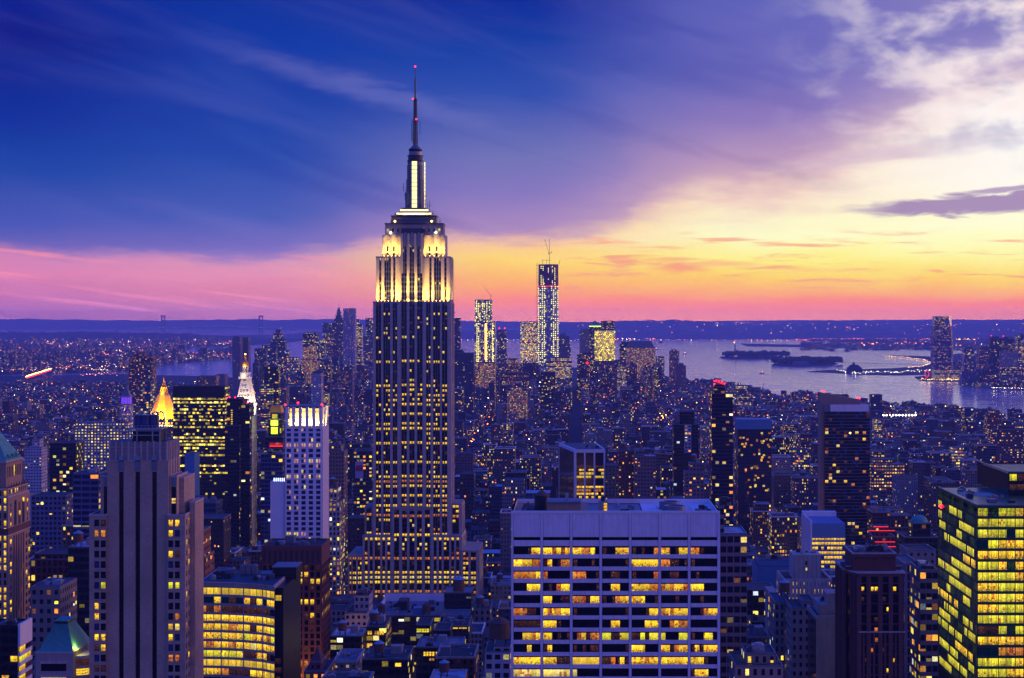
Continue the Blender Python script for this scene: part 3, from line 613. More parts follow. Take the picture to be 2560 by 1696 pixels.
    for (dx_, p, q) in ((-2.4, 293, 350), (3.6, 297, 330), (-2.9, 300, 345)): a.bar((cx + dx_, yc, Z(q, Y)), (cx + dx_, yc, Z(p, Y)), .22)
    for r_ in (297, 330, 345): a.bar((cx - 3, yc, Z(r_, Y)), (cx + 3.6, yc, Z(r_, Y)), .18)
    for r_ in (242, 247, 258, 270): a.bar((cx - 1.9, yc, Z(r_, Y)), (cx + 1.9, yc, Z(r_, Y)), .2)
    a.build('antenna', R)
    for p, q in ((0, 160), (-1.7, 242), (.8, 293)): beacon(R, cx + p, yc - 1.5, Z(q, Y) - .5, .75)
    # clutter on the ledges
    for px, r0, r1 in ((1000, 540, 518), (1010, 500, 470), (1067, 540, 505), (1062, 500, 480), (985, 540, 530), (1080, 540, 526), (975, 560, 548), (1098, 560, 546), (1006, 478, 455), (1060, 520, 498), (1072, 526, 500)):
        b = MB(); b.mat(M['black']).bar((x(px), yc - 9, Z(r0, Y)), (x(px), yc - 9, Z(r1, Y)), .22); b.bar((x(px) - .9, yc - 9, Z((r0 + r1) / 2, Y)), (x(px) + .9, yc - 9, Z((r0 + r1) / 2, Y)), .18); b.build('aerial', R)
    for px, r_ in ((985, 555), (1077, 555), (974, 584), (1088, 583)): beacon(R, x(px), y4 - 1, Z(r_, Y), .8, 'warm' if r_ < 570 else 'white')
    # lower stages
    fl = Facade(R, 12)
    def stage(px0, px1, row, yf, depth, groups, side=True):
        a, b, zt = X(px0, yf), X(px1, yf), Z(row, yf); fl.wall.mat(M['glassk']).box(a, b, yf, yf + depth, 2, zt - .3, 'FBLR'); fl.wall.mat(M['stone']).box(a - .3, b + .3, yf - .3, yf + depth, zt - .3, zt + 1.)
        n = max(1, round((zt - 36) / fh)); h = (zt - .3 - 36) / n; tot = sum(g[-1] for g in groups)
        def run(face, pl, a_, b_, gr):
            q = a_
            tt = sum(g[-1] for g in gr)
            for g in gr:
                wd = g[-1] / tt * (b_ - a_)
                if g[0] == 'p': fl.wall.mat(M['stone_l']); fl.bx(fl.wall, face, pl, q, q + wd, 0, .8, 36, zt - .3)
                else:
                    cw = wd / g[1]
                    for i in range(g[1]):
                        for j in range(n):
                            zz = 36 + j * h; fl.window(face, pl, q + i * cw + .25, q + (i + 1) * cw - .25, zz + h * .4, zz + h * .94, lit(zz), .08)
                    fl.wall.mat(M['dark'])
                    for j in range(n): fl.bx(fl.wall, face, pl, q + .05, q + wd - .05, 0, .12, 36 + j * h, 36 + j * h + h * .34)
                q += wd
        run('F', yf, a, b, groups)
        if side: run('R', b, yf, yf + depth, [('p', 4), ('w', 2, 6), ('p', 3), ('w', 2, 6), ('p', 3), ('w', 2, 6), ('p', 4)])
    s3 = [('p', 4), ('w', 1, 6), ('p', 4), ('w', 1, 6), ('p', 4), ('w', 2, 11), ('p', 4), ('w', 1, 6), ('p', 4), ('w', 1, 6), ('p', 5)]
    stage(912, 933.5, 1270, Y + 6, 26, [('p', 4), ('w', 2, 12), ('p', 4)]); stage(1125.5, 1153, 1262, Y + 3, 30, [('p', 4), ('w', 2, 12), ('p', 4)])
    stage(907, 982, 1343, Y - 8, 46, s3); stage(1078, 1153, 1343, Y - 8, 46, s3[::-1])
    stage(981, 1079, 1274, Y - 5, 40, [('p', 4), ('w', 2, 12), ('p', 7), ('w', 2, 12), ('p', 5.5), ('w', 2, 12), ('p', 5.5), ('w', 2, 12), ('p', 7), ('w', 2, 12), ('p', 4)])
    stage(870, 907, 1392, Y - 12, 50, [('p', 4), ('w', 1, 5), ('p', 3), ('w', 2, 10), ('p', 4), ('w', 2, 10), ('p', 3)]); stage(1153, 1196, 1380, Y - 12, 50, [('p', 4), ('w', 2, 12), ('p', 5), ('w', 2, 12), ('p', 5)])
    for i in range(3):      # arches over the central bays
        c = X(1011 + i * 19.5, Y - 5); g_ = MB(); g_.mat(M['stone'])
        for j in range(8):
            t0, t1 = pi * j / 8, pi * (j + 1) / 8; zc = Z(1284, Y - 5)
            g_.face([(c - 2.2 * cos(t0), Y - 6.2, zc + 2.2 * sin(t0)), (c - 2.2 * cos(t1), Y - 6.2, zc + 2.2 * sin(t1)), (c - 2.9 * cos(t1), Y - 6.2, zc + 3.0 * sin(t1)), (c - 2.9 * cos(t0), Y - 6.2, zc + 3. * sin(t0))])
        g_.build('arch', R)
    fl.finish('stone_wall', 0)
    # floodlights on the setbacks
    warm = (1., .60, .09)
    def flood(a, b, y, z, e, n, out=1.4, tilt=16):
        m_ = MB(); m_.mat(E['warm'])
        for i in range(n): m_.octa(a + (b - a) * (i + .5) / n, y - out - .3, z + .5, .35)
        m_.build('floodlight', R)
        lamp('floodlight_glow', 'AREA', ((a + b) / 2, y - out, z + .7), ((a + b) / 2, y + tilt * .16, z + 22), e, warm, b - a, .6, 130)
    for a_, b_ in ((xa2, xb), (xc, xd2)): lamp('crown_flood', 'AREA', ((a_ + b_) / 2, y2 - 3, z757 + 1), ((a_ + b_) / 2, y2 + 1, z757 + 26), 10500, warm, b_ - a_, .8, 50)
    for a_, b_ in ((xa3, xb), (xc, xd3)): lamp('crown_flood', 'AREA', ((a_ + b_) / 2, y3 - 2.7, z644 + 1), ((a_ + b_) / 2, y3 + .5, z587 - 3), 5400, warm, b_ - a_, .8, 60)
    lamp('crown_flood', 'AREA', ((xb + xc) / 2, Y - 2.4, z757 + 1), ((xb + xc) / 2, Y + 1.5, z757 + 28), 11000, warm, 15, .5, 60)
    flood(xa2, xb, y2, z757 + .9, 4200, 7, 2.2); flood(xc, xd2, y2, z757 + .9, 4200, 7, 2.2)
    flood(xa3, xb, y3, z644 + .9, 1500, 5, 2.2); flood(xc, xd3, y3, z644 + .9, 1500, 5, 2.2)
    lamp('floodlight_glow', 'AREA', (xd2 + 1.2, Y + 17, z757 + 1.5), (xd2 - 2, Y + 17, z757 + 25), 9000, warm, 1, 24)
    lamp('floodlight_glow', 'AREA', (cx, yc - 14, z540 + 1.5), (cx, yc, z400 - 20), 2200, (1, .9, .8), 16, 1)
    lamp('floodlight_glow', 'AREA', ((xb + xc) / 2, Y + .2, z757 + 1), ((xb + xc) / 2, Y + 3, z757 + 30), 3000, warm, 14, .4)
esb()
# ------------------------------------------------------------------ white office slab in the foreground
def white_slab():
    Y = 560.; R = root('office_slab', 'broad white stone office slab with seven bays of wide yellow lit windows', 'office building', X(1540, Y), Y + 18)
    k = Y / F; z = lambda r: Z(r, Y); x = lambda p: X(p, Y); dp = 38.; fc = Facade(R, 3); W_ = fc.wall
    x0, x1, zt = x(1278), x(1800), z(1278)
    W_.mat(M['glassk']).box(x0 + .6, x1 - .6, Y + .5, Y + dp, 2, z(1352), 'FBLR')
    W_.mat(M['panel']).box(x0 + .25, x1 - .25, Y + .2, Y + dp, z(1351), zt - 1.7, 'FBLRT')
    xb = [x(1284 + 73.7 * i - 3.4) for i in range(8)]; tops = [1365.7 + 30.55 * i for i in range(14)]
    for i in range(8):       # double ribs between bays
        if i in (0, 7):
            a = x0 if i == 0 else x(1793.5); b = x(1283.5) if i == 0 else x1; W_.mat(M['panel']).box(a, b, Y - .35, Y + (dp if i in (0, 7) else .5), 2, zt)
        else:
            c = x(1284 + 73.7 * i - 3.3)
            W_.mat(M['panel']).box(c - .42, c + .42, Y - .3, Y + .5, 2, zt); W_.mat(M['dark']).box(c - .5, c - .42, Y - .12, Y + .3, 2, zt).box(c + .42, c + .5, Y - .12, Y + .3, 2, zt)
    pat = ["...DYY YYOYOY YYOOY. D..YYY D.D..O YY.DYY OOD...", "YYYYOO DY.DOO D...D. .....D YYYYYY OODD.D D.....", "OOOOOY O..... OOO..D ..DD.. D....O ..DD.. .D....", "...YYY .D.OYY .....D ..YY.. YYYYOO OYOYYO YYY...",
           "...... YY..DD OOODYY D.DOYY YYY..D ...D.. ..D...", "OOODD. YOYOYY D..... .....D ...DYY OYOYYY ..DOYY", "DDDDDD YYYD.. ...... ..YY.. ...YYY ..OYOO ......", "..YYOY YY.D.D .OYDOO GGDDGG DDGDGG G...GG D..YG.",
           "...Y.. DY.... D.D.DD .....D YYY... YYDOYY DYDYYY", "YYYYYY YYYDDD SSSSSS DDODYD YYYOYY YYYYYY YYYD..", "WWWWWW WWWWWW W..... ...... ...... ...... DYYY.."]
    for j, t in enumerate(tops):
        zt_, zb_ = z(t), z(t + 20.8)
        for i in range(7):
            a = x(1284 + 73.7 * i); b = x(1284 + 73.7 * (i + 1) - 6.6)
            W_.mat(M['panel']).box(a + .02, b - .02, Y - .1, Y + .5, zb_ - (z(t + 20.8) - z(t + 30.55)), zb_)       # spandrel under the window
            if j < len(pat):
                s_ = pat[j].split()[i]; mb = MB(); o = Facade(R, j * 7 + i); q = 0; zz = z(t + (3.5 if j else 4.5))
                mb.mat(M['glassk']).box(a, b, Y + .3, Y + .42, zz, zt_)
                while q < 6:
                    e = q
                    while e < 6 and s_[e] == s_[q]: e += 1
                    key = s_[q] if s_[q] != '.' else 'K'; la, lb = a + (b - a) * q / 6, a + (b - a) * e / 6
                    if key == 'D' and e - q == 1: la += (lb - la) * .3
                    o.put(mb, (0, 'F', Y + .42, la, lb, zb_, zz, key, .1)); q = e
                mb.build('window', R)
                # floor trough light line
    for i in range(7):
        a = x(1284 + 73.7 * i); b = x(1284 + 73.7 * (i + 1) - 6.6); W_.mat(M['panel']).box(a + .02, b - .02, Y - .1, Y + .5, z(1365.7), z(1351)); W_.mat(M['panel']).box(a + .02, b - .02, Y - .1, Y + .2, z(1343), zt - .8)
        W_.mat(M['black']).box(a, b, Y + .2, Y + .3, z(1351), z(1343))
    # parapet round the sunken roof
    zr = zt - 1.7
    W_.mat(M['concrete']).box(x0, x1, Y - .34, Y + .5, zt - .8, zt + .05).box(x0, x0 + .7, Y + .5, Y + dp, zr, zt).box(x1 - .7, x1, Y + .5, Y + dp, zr, zt).box(x0, x1, Y + dp, Y + dp + .6, zr - 6, zt - .1)
    W_.build('wall', R)
    rf = MB(); rf.mat(M['asphalt']).box(x0 + .7, x(1610), Y + .5, Y + dp, zr, zr + .1).build('roof', R)
    b = MB(); b.mat(M['lead']).box(x(1472), x(1606), Y + 3, Y + dp - 6, zr + .1, zr + .45).build('raised_deck', R)
    b = MB(); b.mat(M['tan']).box(x(1284), x(1300), Y + 1, Y + dp - 1, zr + .1, zr + .5).box(x(1451), x(1472), Y + 1, Y + dp - 1, zr + .1, zr + .5).build('walkway', R)
    b = MB(); b.mat(M['tan']).box(x(1367), x(1451), Y + 3.5, Y + 14, zr, zr + 3.9); b.mat(M['lead']).box(x(1366), x(1452), Y + 3, Y + 14.5, zr + 3.9, zr + 4.5).build('penthouse', R)
    b = MB(); b.mat(M['dark']).lathe(x(1352), Y + 19, [(2.6, zr), (2.6, zr + 5)], 18); b.mat(M['wood']).lathe(x(1352), Y + 19, [(2.8, zr + 5), (.1, zr + 6.8)], 18); b.build('water_tank', R)
    b = MB(); b.mat(M['stone']).box(x(1497), x(1521), Y + 3, Y + 7, zr, zr + 4.4); b.mat(M['dark']).box(x(1503), x(1513), Y + 5, Y + 8, zr + 4.4, zr + 6.); h = b.build('stair_hut', R)
    b = MB(); b.mat(P['Y']).box(x(1510), x(1518), Y + 2.93, Y + 3.02, zr + 1.2, zr + 4.); b.build('window', h)
    b = MB(); b.mat(M['tin']).box(x(1413), x(1421), Y + 9, Y + 11, zr + 4.5, zr + 6.6).build('rooftop_unit', R)
    pit = MB(); pit.mat(M['black']).box(x(1610), x1 - .7, Y + .5, Y + dp, zr - .2, zr - .1).build('equipment_well', R)
    for dxp, dyp, r_ in ((1690, 9, 3.9), (1683, 22, 3.6)):
        b = MB(); n = MB(); b.mat(M['lead']).lathe(x(dxp), Y + dyp, [(r_ * 1.02, zr - .1), (r_, zr + 1.2), (r_ * .96, zr + 2.5), (r_ * .8, zr + 2.6), (r_ * .78, zr + 2.1)], 28); b.build('cooling_tower', R)
    for i in range(4):
        b = MB(); b.mat(M['steel']).bar((x(1640 + i * 3), Y + 2, zr + 3.4 - i * .7), (x(1655 + i * 3), Y + 14, zr + .6), .09); b.build('pipe', R)
        b = MB(); b.mat(M['tin']).box(x(1722 + i * 3), x(1723 + i * 3), Y + 5, Y + 5.4, zr, zr + 3 - i * .3).build('vent', R)
    for p, h_ in ((1391, 5), (1542, 4), (1452, 5), (1330, 3)):
        b = MB(); b.mat(M['tin']).bar((x(p), Y + 15, zr), (x(p), Y + 15, zr + 3 + h_), .08); b.build('aerial', R)
    units(R, x(1302), x(1340), Y + 4, Y + 30, zr + .1, 6, 5, .5); units(R, x(1540), x(1600), Y + 8, Y + 28, zr + .45, 5, 6, .5); units(R, x(1725), x(1785), Y + 6, Y + 30, zr - .1, 5, 8, .8)
white_slab()
# ------------------------------------------------------------------ art deco brick tower on the left
def deco():
    Y = 600.; R = root('deco_tower', 'grey brick art deco tower with three tall black window slots and rooftop cage', 'skyscraper', X(344, Y), Y + 9)
    x = lambda p: X(p, Y); z = lambda r: Z(r, Y); fc = Facade(R, 21); W_ = fc.wall; rr = random.Random(9); C = M['course']
    def blk(p0, p1, row, y0, y1, m=C):
        W_.mat(m).box(x(p0), x(p1), y0, y1, 2, z(row)); W_.mat(M['dark']).box(x(p0) + .5, x(p1) - .5, y0 + .5, y1 - .5, z(row), z(row) + .06)
        W_.mat(M['stone_l']).box(x(p0) - .12, x(p1) + .12, y0 - .12, y0 + .38, z(row) - .2, z(row) + .5).box(x(p1) - .38, x(p1) + .12, y0 + .38, y1, z(row) - .2, z(row) + .5).box(x(p0) - .12, x(p0) + .38, y0 + .38, y1, z(row) - .2, z(row) + .5)
    # piers between the black slots
    slots = [(297, 309), (338, 350), (380, 392)]; e = [268] + [v for s_ in slots for v in s_] + [421]; zs = z(1180)
    for a, b in zip(e[::2], e[1::2]): W_.mat(C).box(x(a), x(b), Y, Y + 1.2, 2, z(1153))
    for a, b in slots:
        W_.mat(C).box(x(a), x(b), Y + .02, Y + 1.2, zs, z(1153)); W_.mat(M['glassk']).box(x(a), x(b), Y + .9, Y + 1.2, 2, zs)
        W_.mat(M['steel']).prism([(x(a) - .1, Y - .25), (x(b) + .1, Y - .25), (x(b) + .1, Y), (x(a) - .1, Y)], z(1177), z(1150)); W_.pyr(x(a) - .3, x(b) + .3, Y - .35, Y + .4, z(1150), z(1139), .35)
    W_.mat(C).box(x(268), x(421), Y + 1.2, Y + 18, 2, z(1153))
    # crown with fluted ribs
    W_.mat(M['stone']).box(x(271), x(418), Y + .8, Y + 17.5, z(1153), z(1106))
    for i in range(10):
        c = x(273 + i * 15.8); W_.mat(M['stone_l']).box(c - .3, c + .3, Y + .3, Y + .8, z(1153), z(1104))
    for i in range(7):
        c = Y + 2 + i * 2.4; W_.mat(M['stone_l']).box(x(418), x(418) + .5, c - .3, c + .3, z(1153), z(1104))
    W_.mat(M['stone_l']).box(x(270), x(419), Y + .5, Y + .78, z(1120), z(1119)).box(x(270), x(419), Y + .5, Y + .78, z(1129), z(1128)).box(x(267), x(422), Y - .25, Y + 18.2, z(1154), z(1152))
    W_.mat(M['black']).box(x(272), x(417), Y + 1.2, Y + 17, z(1106), z(1106) + .1)
    for i in range(4):
        c = Y + 3 + i * 4; W_.mat(M['glassk']).box(x(421), x(421) + .05, c, c + 1.1, z(1205), z(1165)); W_.mat(M['stone_l']).box(x(421), x(421) + .4, c - 1.2, c - .5, z(1215), z(1150))
    # wings
    blk(247, 268, 1193, Y + 2, Y + 17); blk(421.5, 440, 1193, Y + 1.2, Y + 18); blk(440, 452, 1200, Y + 5, Y + 22)
    blk(226, 268, 1288, Y - 1.5, Y + 20); blk(421, 465, 1288, Y - 1.5, Y + 18); blk(465, 478, 1262, Y + 6, Y + 20)
    W_.mat(M['glassk']).box(x(256), x(266), Y + 1.9, Y + 2, z(1287), z(1218)).box(x(427), x(438), Y + 1.1, Y + 1.2, z(1287), z(1218))
    for (p, q) in ((256, 266), (427, 438)): W_.mat(M['steel']).box(x(p), x(q), Y + 1.0 + (.8 if p < 300 else 0), Y + 1.9 + (.05 if p < 300 else -.8), z(1216), z(1195))
    fc.window('F', Y + 1.1, x(427.5), x(437.5), z(1260), z(1247), 'W'); fc.window('F', Y + 1.1, x(427.5), x(437.5), z(1279), z(1266), 'K')
    lit = {(0, 1): 'O', (1, 1): 'O', (1, 6): 'G', (0, 8): 'Y', (0, 9): 'Y', (0, 11): 'Y', (1, 11): 'Y', (1, 12): 'Y', (1, 14): 'D', (2, 0): 'Y', (3, 0): 'Y', (2, 1): 'Y', (2, 3): 'Y', (3, 3): 'D', (2, 6): 'G', (3, 6): 'G', (3, 9): 'O', (2, 10): 'Y', (3, 10): 'W', (2, 11): 'Y', (2, 13): 'O', (3, 13): 'O', (0, 12): 'D', (0, 14): 'D', (1, 0): 'D'}
    for j in range(16):
        zt = z(1299 + j * 25.9)
        for i, (p, q) in enumerate(((240, 250), (256, 266.5), (424.5, 434.5), (441, 451))):
            key = lit.get((i, j)) or ('B' if rr.random() < .25 else 'K'); h = z(1299) - z(1314.5)
            W_.mat(M['dark']).box(x(p) - .15, x(q) + .15, Y - 1.56, Y - 1.5, zt - h - .1, zt + .12); fc.window('F', Y - 1.5, x(p), x(q), zt - h, zt, key, .11); W_.mat(M['dark']).box(x(p), x(q), Y - 1.66, Y - 1.6, zt - h / 2 - .05, zt - h / 2 + .05)
            W_.mat(M['stone_l']).box(x(p) - .2, x(q) + .2, Y - 1.75, Y - 1.5, zt - h - .35, zt - h - .15)
        for i in range(5):
            c = Y + .5 + i * 3.4; key = 'Y' if rr.random() < .12 else ('O' if rr.random() < .06 else 'K'); fc.window('R', x(465), c, c + 1., zt - 1.9, zt, key, .07)
    fc.finish('brick_wall')
    # cooling tower cage on the roof
    zr = z(1106) + .1; a, b = x(322), x(380)
    cg = MB(); cg.mat(M['tin'])
    for px in (322, 337, 376, 394):
        for yy in (Y + 3, Y + 12): cg.box(x(px) - .18, x(px) + .18, yy - .18, yy + .18, zr, z(1078))
    for r_ in (1080, 1091): cg.box(x(322), x(394), Y + 2.9, Y + 3.1, z(r_), z(r_) + .3)
    cg.box(x(316), x(398), Y + 2.5, Y + 13, z(1076), z(1076) + .45); cg.build('roof_frame', R)
    b_ = MB(); b_.mat(M['black']).box(x(324), x(392), Y + 4, Y + 12, zr, z(1079)); b_.build('equipment_room', R)
    for px, r_ in ((334, 1.3), (352, 2.), (372, 1.6)):
        d = MB(); d.mat(M['glassb']).lathe(x(px), Y + 7, [(r_, z(1075)), (r_, z(1042)), (r_ * .9, z(1040))], 16); d.build('cooling_drum', R)
    for i in range(9):
        d = MB(); d.mat(M['tin']).bar((x(320 + i * 9.5), Y + 2.6, z(1075)), (x(320 + i * 9.5), Y + 2.6, z(1066)), .06); d.build('railing_post', R)
    d = MB(); d.mat(M['tin']).bar((x(318), Y + 2.6, z(1066)), (x(397), Y + 2.6, z(1066)), .07); d.build('railing', R)
    for px in (343, 378, 392):
        d = MB(); d.mat(M['tin']); q = [(x(px) + 1.1 * cos(pi * i / 6), Y + 6, z(1040) + 1.1 * sin(pi * i / 6)) for i in range(7)]
        for u, v in zip(q, q[1:]): d.bar(u, v, .28, 6)
        d.bar((x(px) + 1.1, Y + 6, z(1072)), (x(px) + 1.1, Y + 6, z(1040)), .28, 6); d.build('duct', R)
deco()
# ------------------------------------------------------------------ ornate tan tower with green copper roof, far left
def ornate():
    Y = 820.; R = root('ornate_tower', 'ornate tan stone tower with sloping green copper roof at the left edge', 'skyscraper', X(-40, Y), Y + 16)
    x = lambda p: X(p, Y); z = lambda r: Z(r, Y); fc = Facade(R, 31); W_ = fc.wall; rr = random.Random(4); T = M['tan']
    W_.mat(T).box(x(-150), x(8), Y + 4, Y + 28, 2, z(1158)); W_.mat(M['stone_l']).box(x(-152), x(10), Y + 3.4, Y + 28.6, z(1160), z(1155))
    for i in range(12): W_.mat(M['tan']).box(x(8), x(8) + .5, Y + 4.5 + i * 2, Y + 5.3 + i * 2, z(1162), z(1158))
    W_.mat(T).box(x(-165), x(16), Y + 1.5, Y + 31, 2, z(1222)); W_.mat(M['stone_l']).box(x(-167), x(19), Y + .8, Y + 32, z(1246), z(1242)).box(x(-167), x(18), Y + 1.2, Y + 31.4, z(1226), z(1222)); W_.mat(T).box(x(-165), x(20), Y, Y + 32.5, 2, z(1246))
    W_.mat(M['brown']).box(x(-166), x(21.5), Y - .6, Y + 33.2, z(1338), z(1322)); W_.mat(M['stone_l']).box(x(-166), x(22), Y - .8, Y + 33.4, z(1340), z(1338))
    for i in range(9):      # window slots of the right face
        c = Y + 6 + i * 2.4
        fc.window('R', x(8), c, c + 1., z(1198), z(1170), 'Y' if i in (4,) else 'K')
        fc.window('R', x(16), Y + 4 + i * 2.9, Y + 5.2 + i * 2.9, z(1238), z(1228), rr.choice('KKYW'))
    for j in range(7):
        for c, wd in ((3.5, 1.1), (28.5, 1.1)): fc.window('R', x(20), Y + c, Y + c + wd, z(1270 + j * 12), z(1262 + j * 12), rr.choice('KKYK'))
    for i in range(3):
        c = Y + 9 + i * 6; fc.window('R', x(20), c, c + 3.4, z(1320), z(1262), 'K' if i != 1 else 'D', .1); fc.window('R', x(20), c + .8, c + 2.6, z(1262) - 1 + (i % 2) * -6, z(1256) - (i % 2) * 6, 'Y' if i else 'K', .3)
    for j in range(19):
        zt = z(1352 + j * 19)
        for i in range(3):
            key = 'Y' if rr.random() < .2 else 'K'; c = Y + 2.5 + i * .0
            fc.window('R', x(20), Y + 3 + (0, 23.5, 27.5)[i], Y + 5.2 + (0, 23.5, 27.5)[i], zt - 2.1, zt, key)
        for i in range(4):
            c = Y + 9.5 + i * 3.5; fc.window('R', x(20), c, c + 1.5, zt - 2.6, zt, 'Y' if rr.random() < .22 else 'K', .1)
    for i in range(5): W_.mat(T).box(x(20), x(20) + .7, Y + 8 + i * 3.5, Y + 9.3 + i * 3.5, 2, z(1345))
    for j in range(26):
        zt = z(1228 + j * 18.6)
        for i in range(3): fc.window('F', Y, x(-16 + i * 13) , x(-10.5 + i * 13), zt - 2.4, zt, rr.choice('YYKKKWY'), .1)
    fc.finish('stone_wall')
    r = MB(); r.mat(M['copper']).prism([(x(-152), Y + 4), (x(9), Y + 4), (x(9), Y + 28), (x(-152), Y + 28)], z(1157), z(1085), [(x(-120), Y + 13), (x(-34), Y + 13), (x(-34), Y + 19), (x(-120), Y + 19)]).build('roof', R)
    for i in range(7):
        d = MB(); yy = Y + 6 + i * 3; d.mat(M['copper']).box(x(5) - .6, x(5) + .4, yy, yy + .9, z(1157), z(1157) + 2.2 + (i % 2)); d.build('dormer', R)
        d = MB(); d.mat(M['brown']).pyr(x(18.5), x(22), Y + 4 + i * 4, Y + 5.4 + i * 4, z(1222), z(1212), .2); d.build('finial', R)
ornate()
# ------------------------------------------------------------------ generic real-depth tower helper
def framed(name, label, cat, px0, px1, row, Y, depth, nb, nf, fh, wm, lit, side=None, pier=1., span=1.2, nbs=4, sub=1, topband=0., core='glassk', zlow=None, roofm='asphalt', seed=1, par=.9, mull=.25, limit=100):
    R = root(name, label, cat, X((px0 + px1) / 2, Y), Y + depth / 2); fc = Facade(R, seed); x0, x1, zt = X(px0, Y), X(px1, Y), Z(row, Y)
    z1 = zt - topband; z0 = z1 - nf * fh; W_ = fc.wall
    W_.mat(M[core]).box(x0 + .05, x1 - .05, Y + .05, Y + depth, max(2, z0 - .5), z1 + .02, 'FBLR'); W_.mat(wm).box(x0, x1, Y, Y + depth, 2, z0, 'FBLR')
    W_.mat(wm).box(x0 - .35, x1 + .35, Y - .35, Y + depth + .3, z1, zt, 'FBLR')
    if topband < .3: W_.box(x0 - .35, x1 + .35, Y - .35, Y + depth + .3, z1 - .6, z1)
    t = .5
    W_.box(x0 - .35, x1 + .35, Y - .35, Y + t, zt, zt + par).box(x0 - .35, x0 + t, Y + t, Y + depth - t, zt, zt + par).box(x1 - t, x1 + .35, Y + t, Y + depth - t, zt, zt + par).box(x0 - .35, x1 + .35, Y + depth - t, Y + depth + .3, zt, zt + par)
    fc.grid('F', Y, x0, x1, z0, z1, nb, nf, pier, span, lit, wm, sub=sub, mull=mull)
    if side == 'R': fc.grid('R', x1, Y, Y + depth, z0, z1, nbs, nf, pier, span, lambda i, j, r: lit(i + 50, j, r), wm, sub=sub, mull=mull)
    if side == 'L': fc.grid('L', x0, Y, Y + depth, z0, z1, nbs, nf, pier, span, lambda i, j, r: lit(i + 50, j, r), wm, sub=sub, mull=mull)
    rf = MB(); rf.mat(M[roofm]).box(x0 + t, x1 - t, Y + t, Y + depth - t, zt - .1, zt + .15); rf.build('roof', R)
    R['_f'] = 0; return R, fc, x0, x1, zt
def rnd(p, keys='YYYWO', dark='KKKB', row=0.):
    st = {}
    def f(i, j, r):
        if j not in st: st[j] = r.random()
        q = p * (1 - row) + p * row * 2.4 * st[j] ** 1.5
        return r.choice(keys) if r.random() < q else r.choice(dark)
    return f
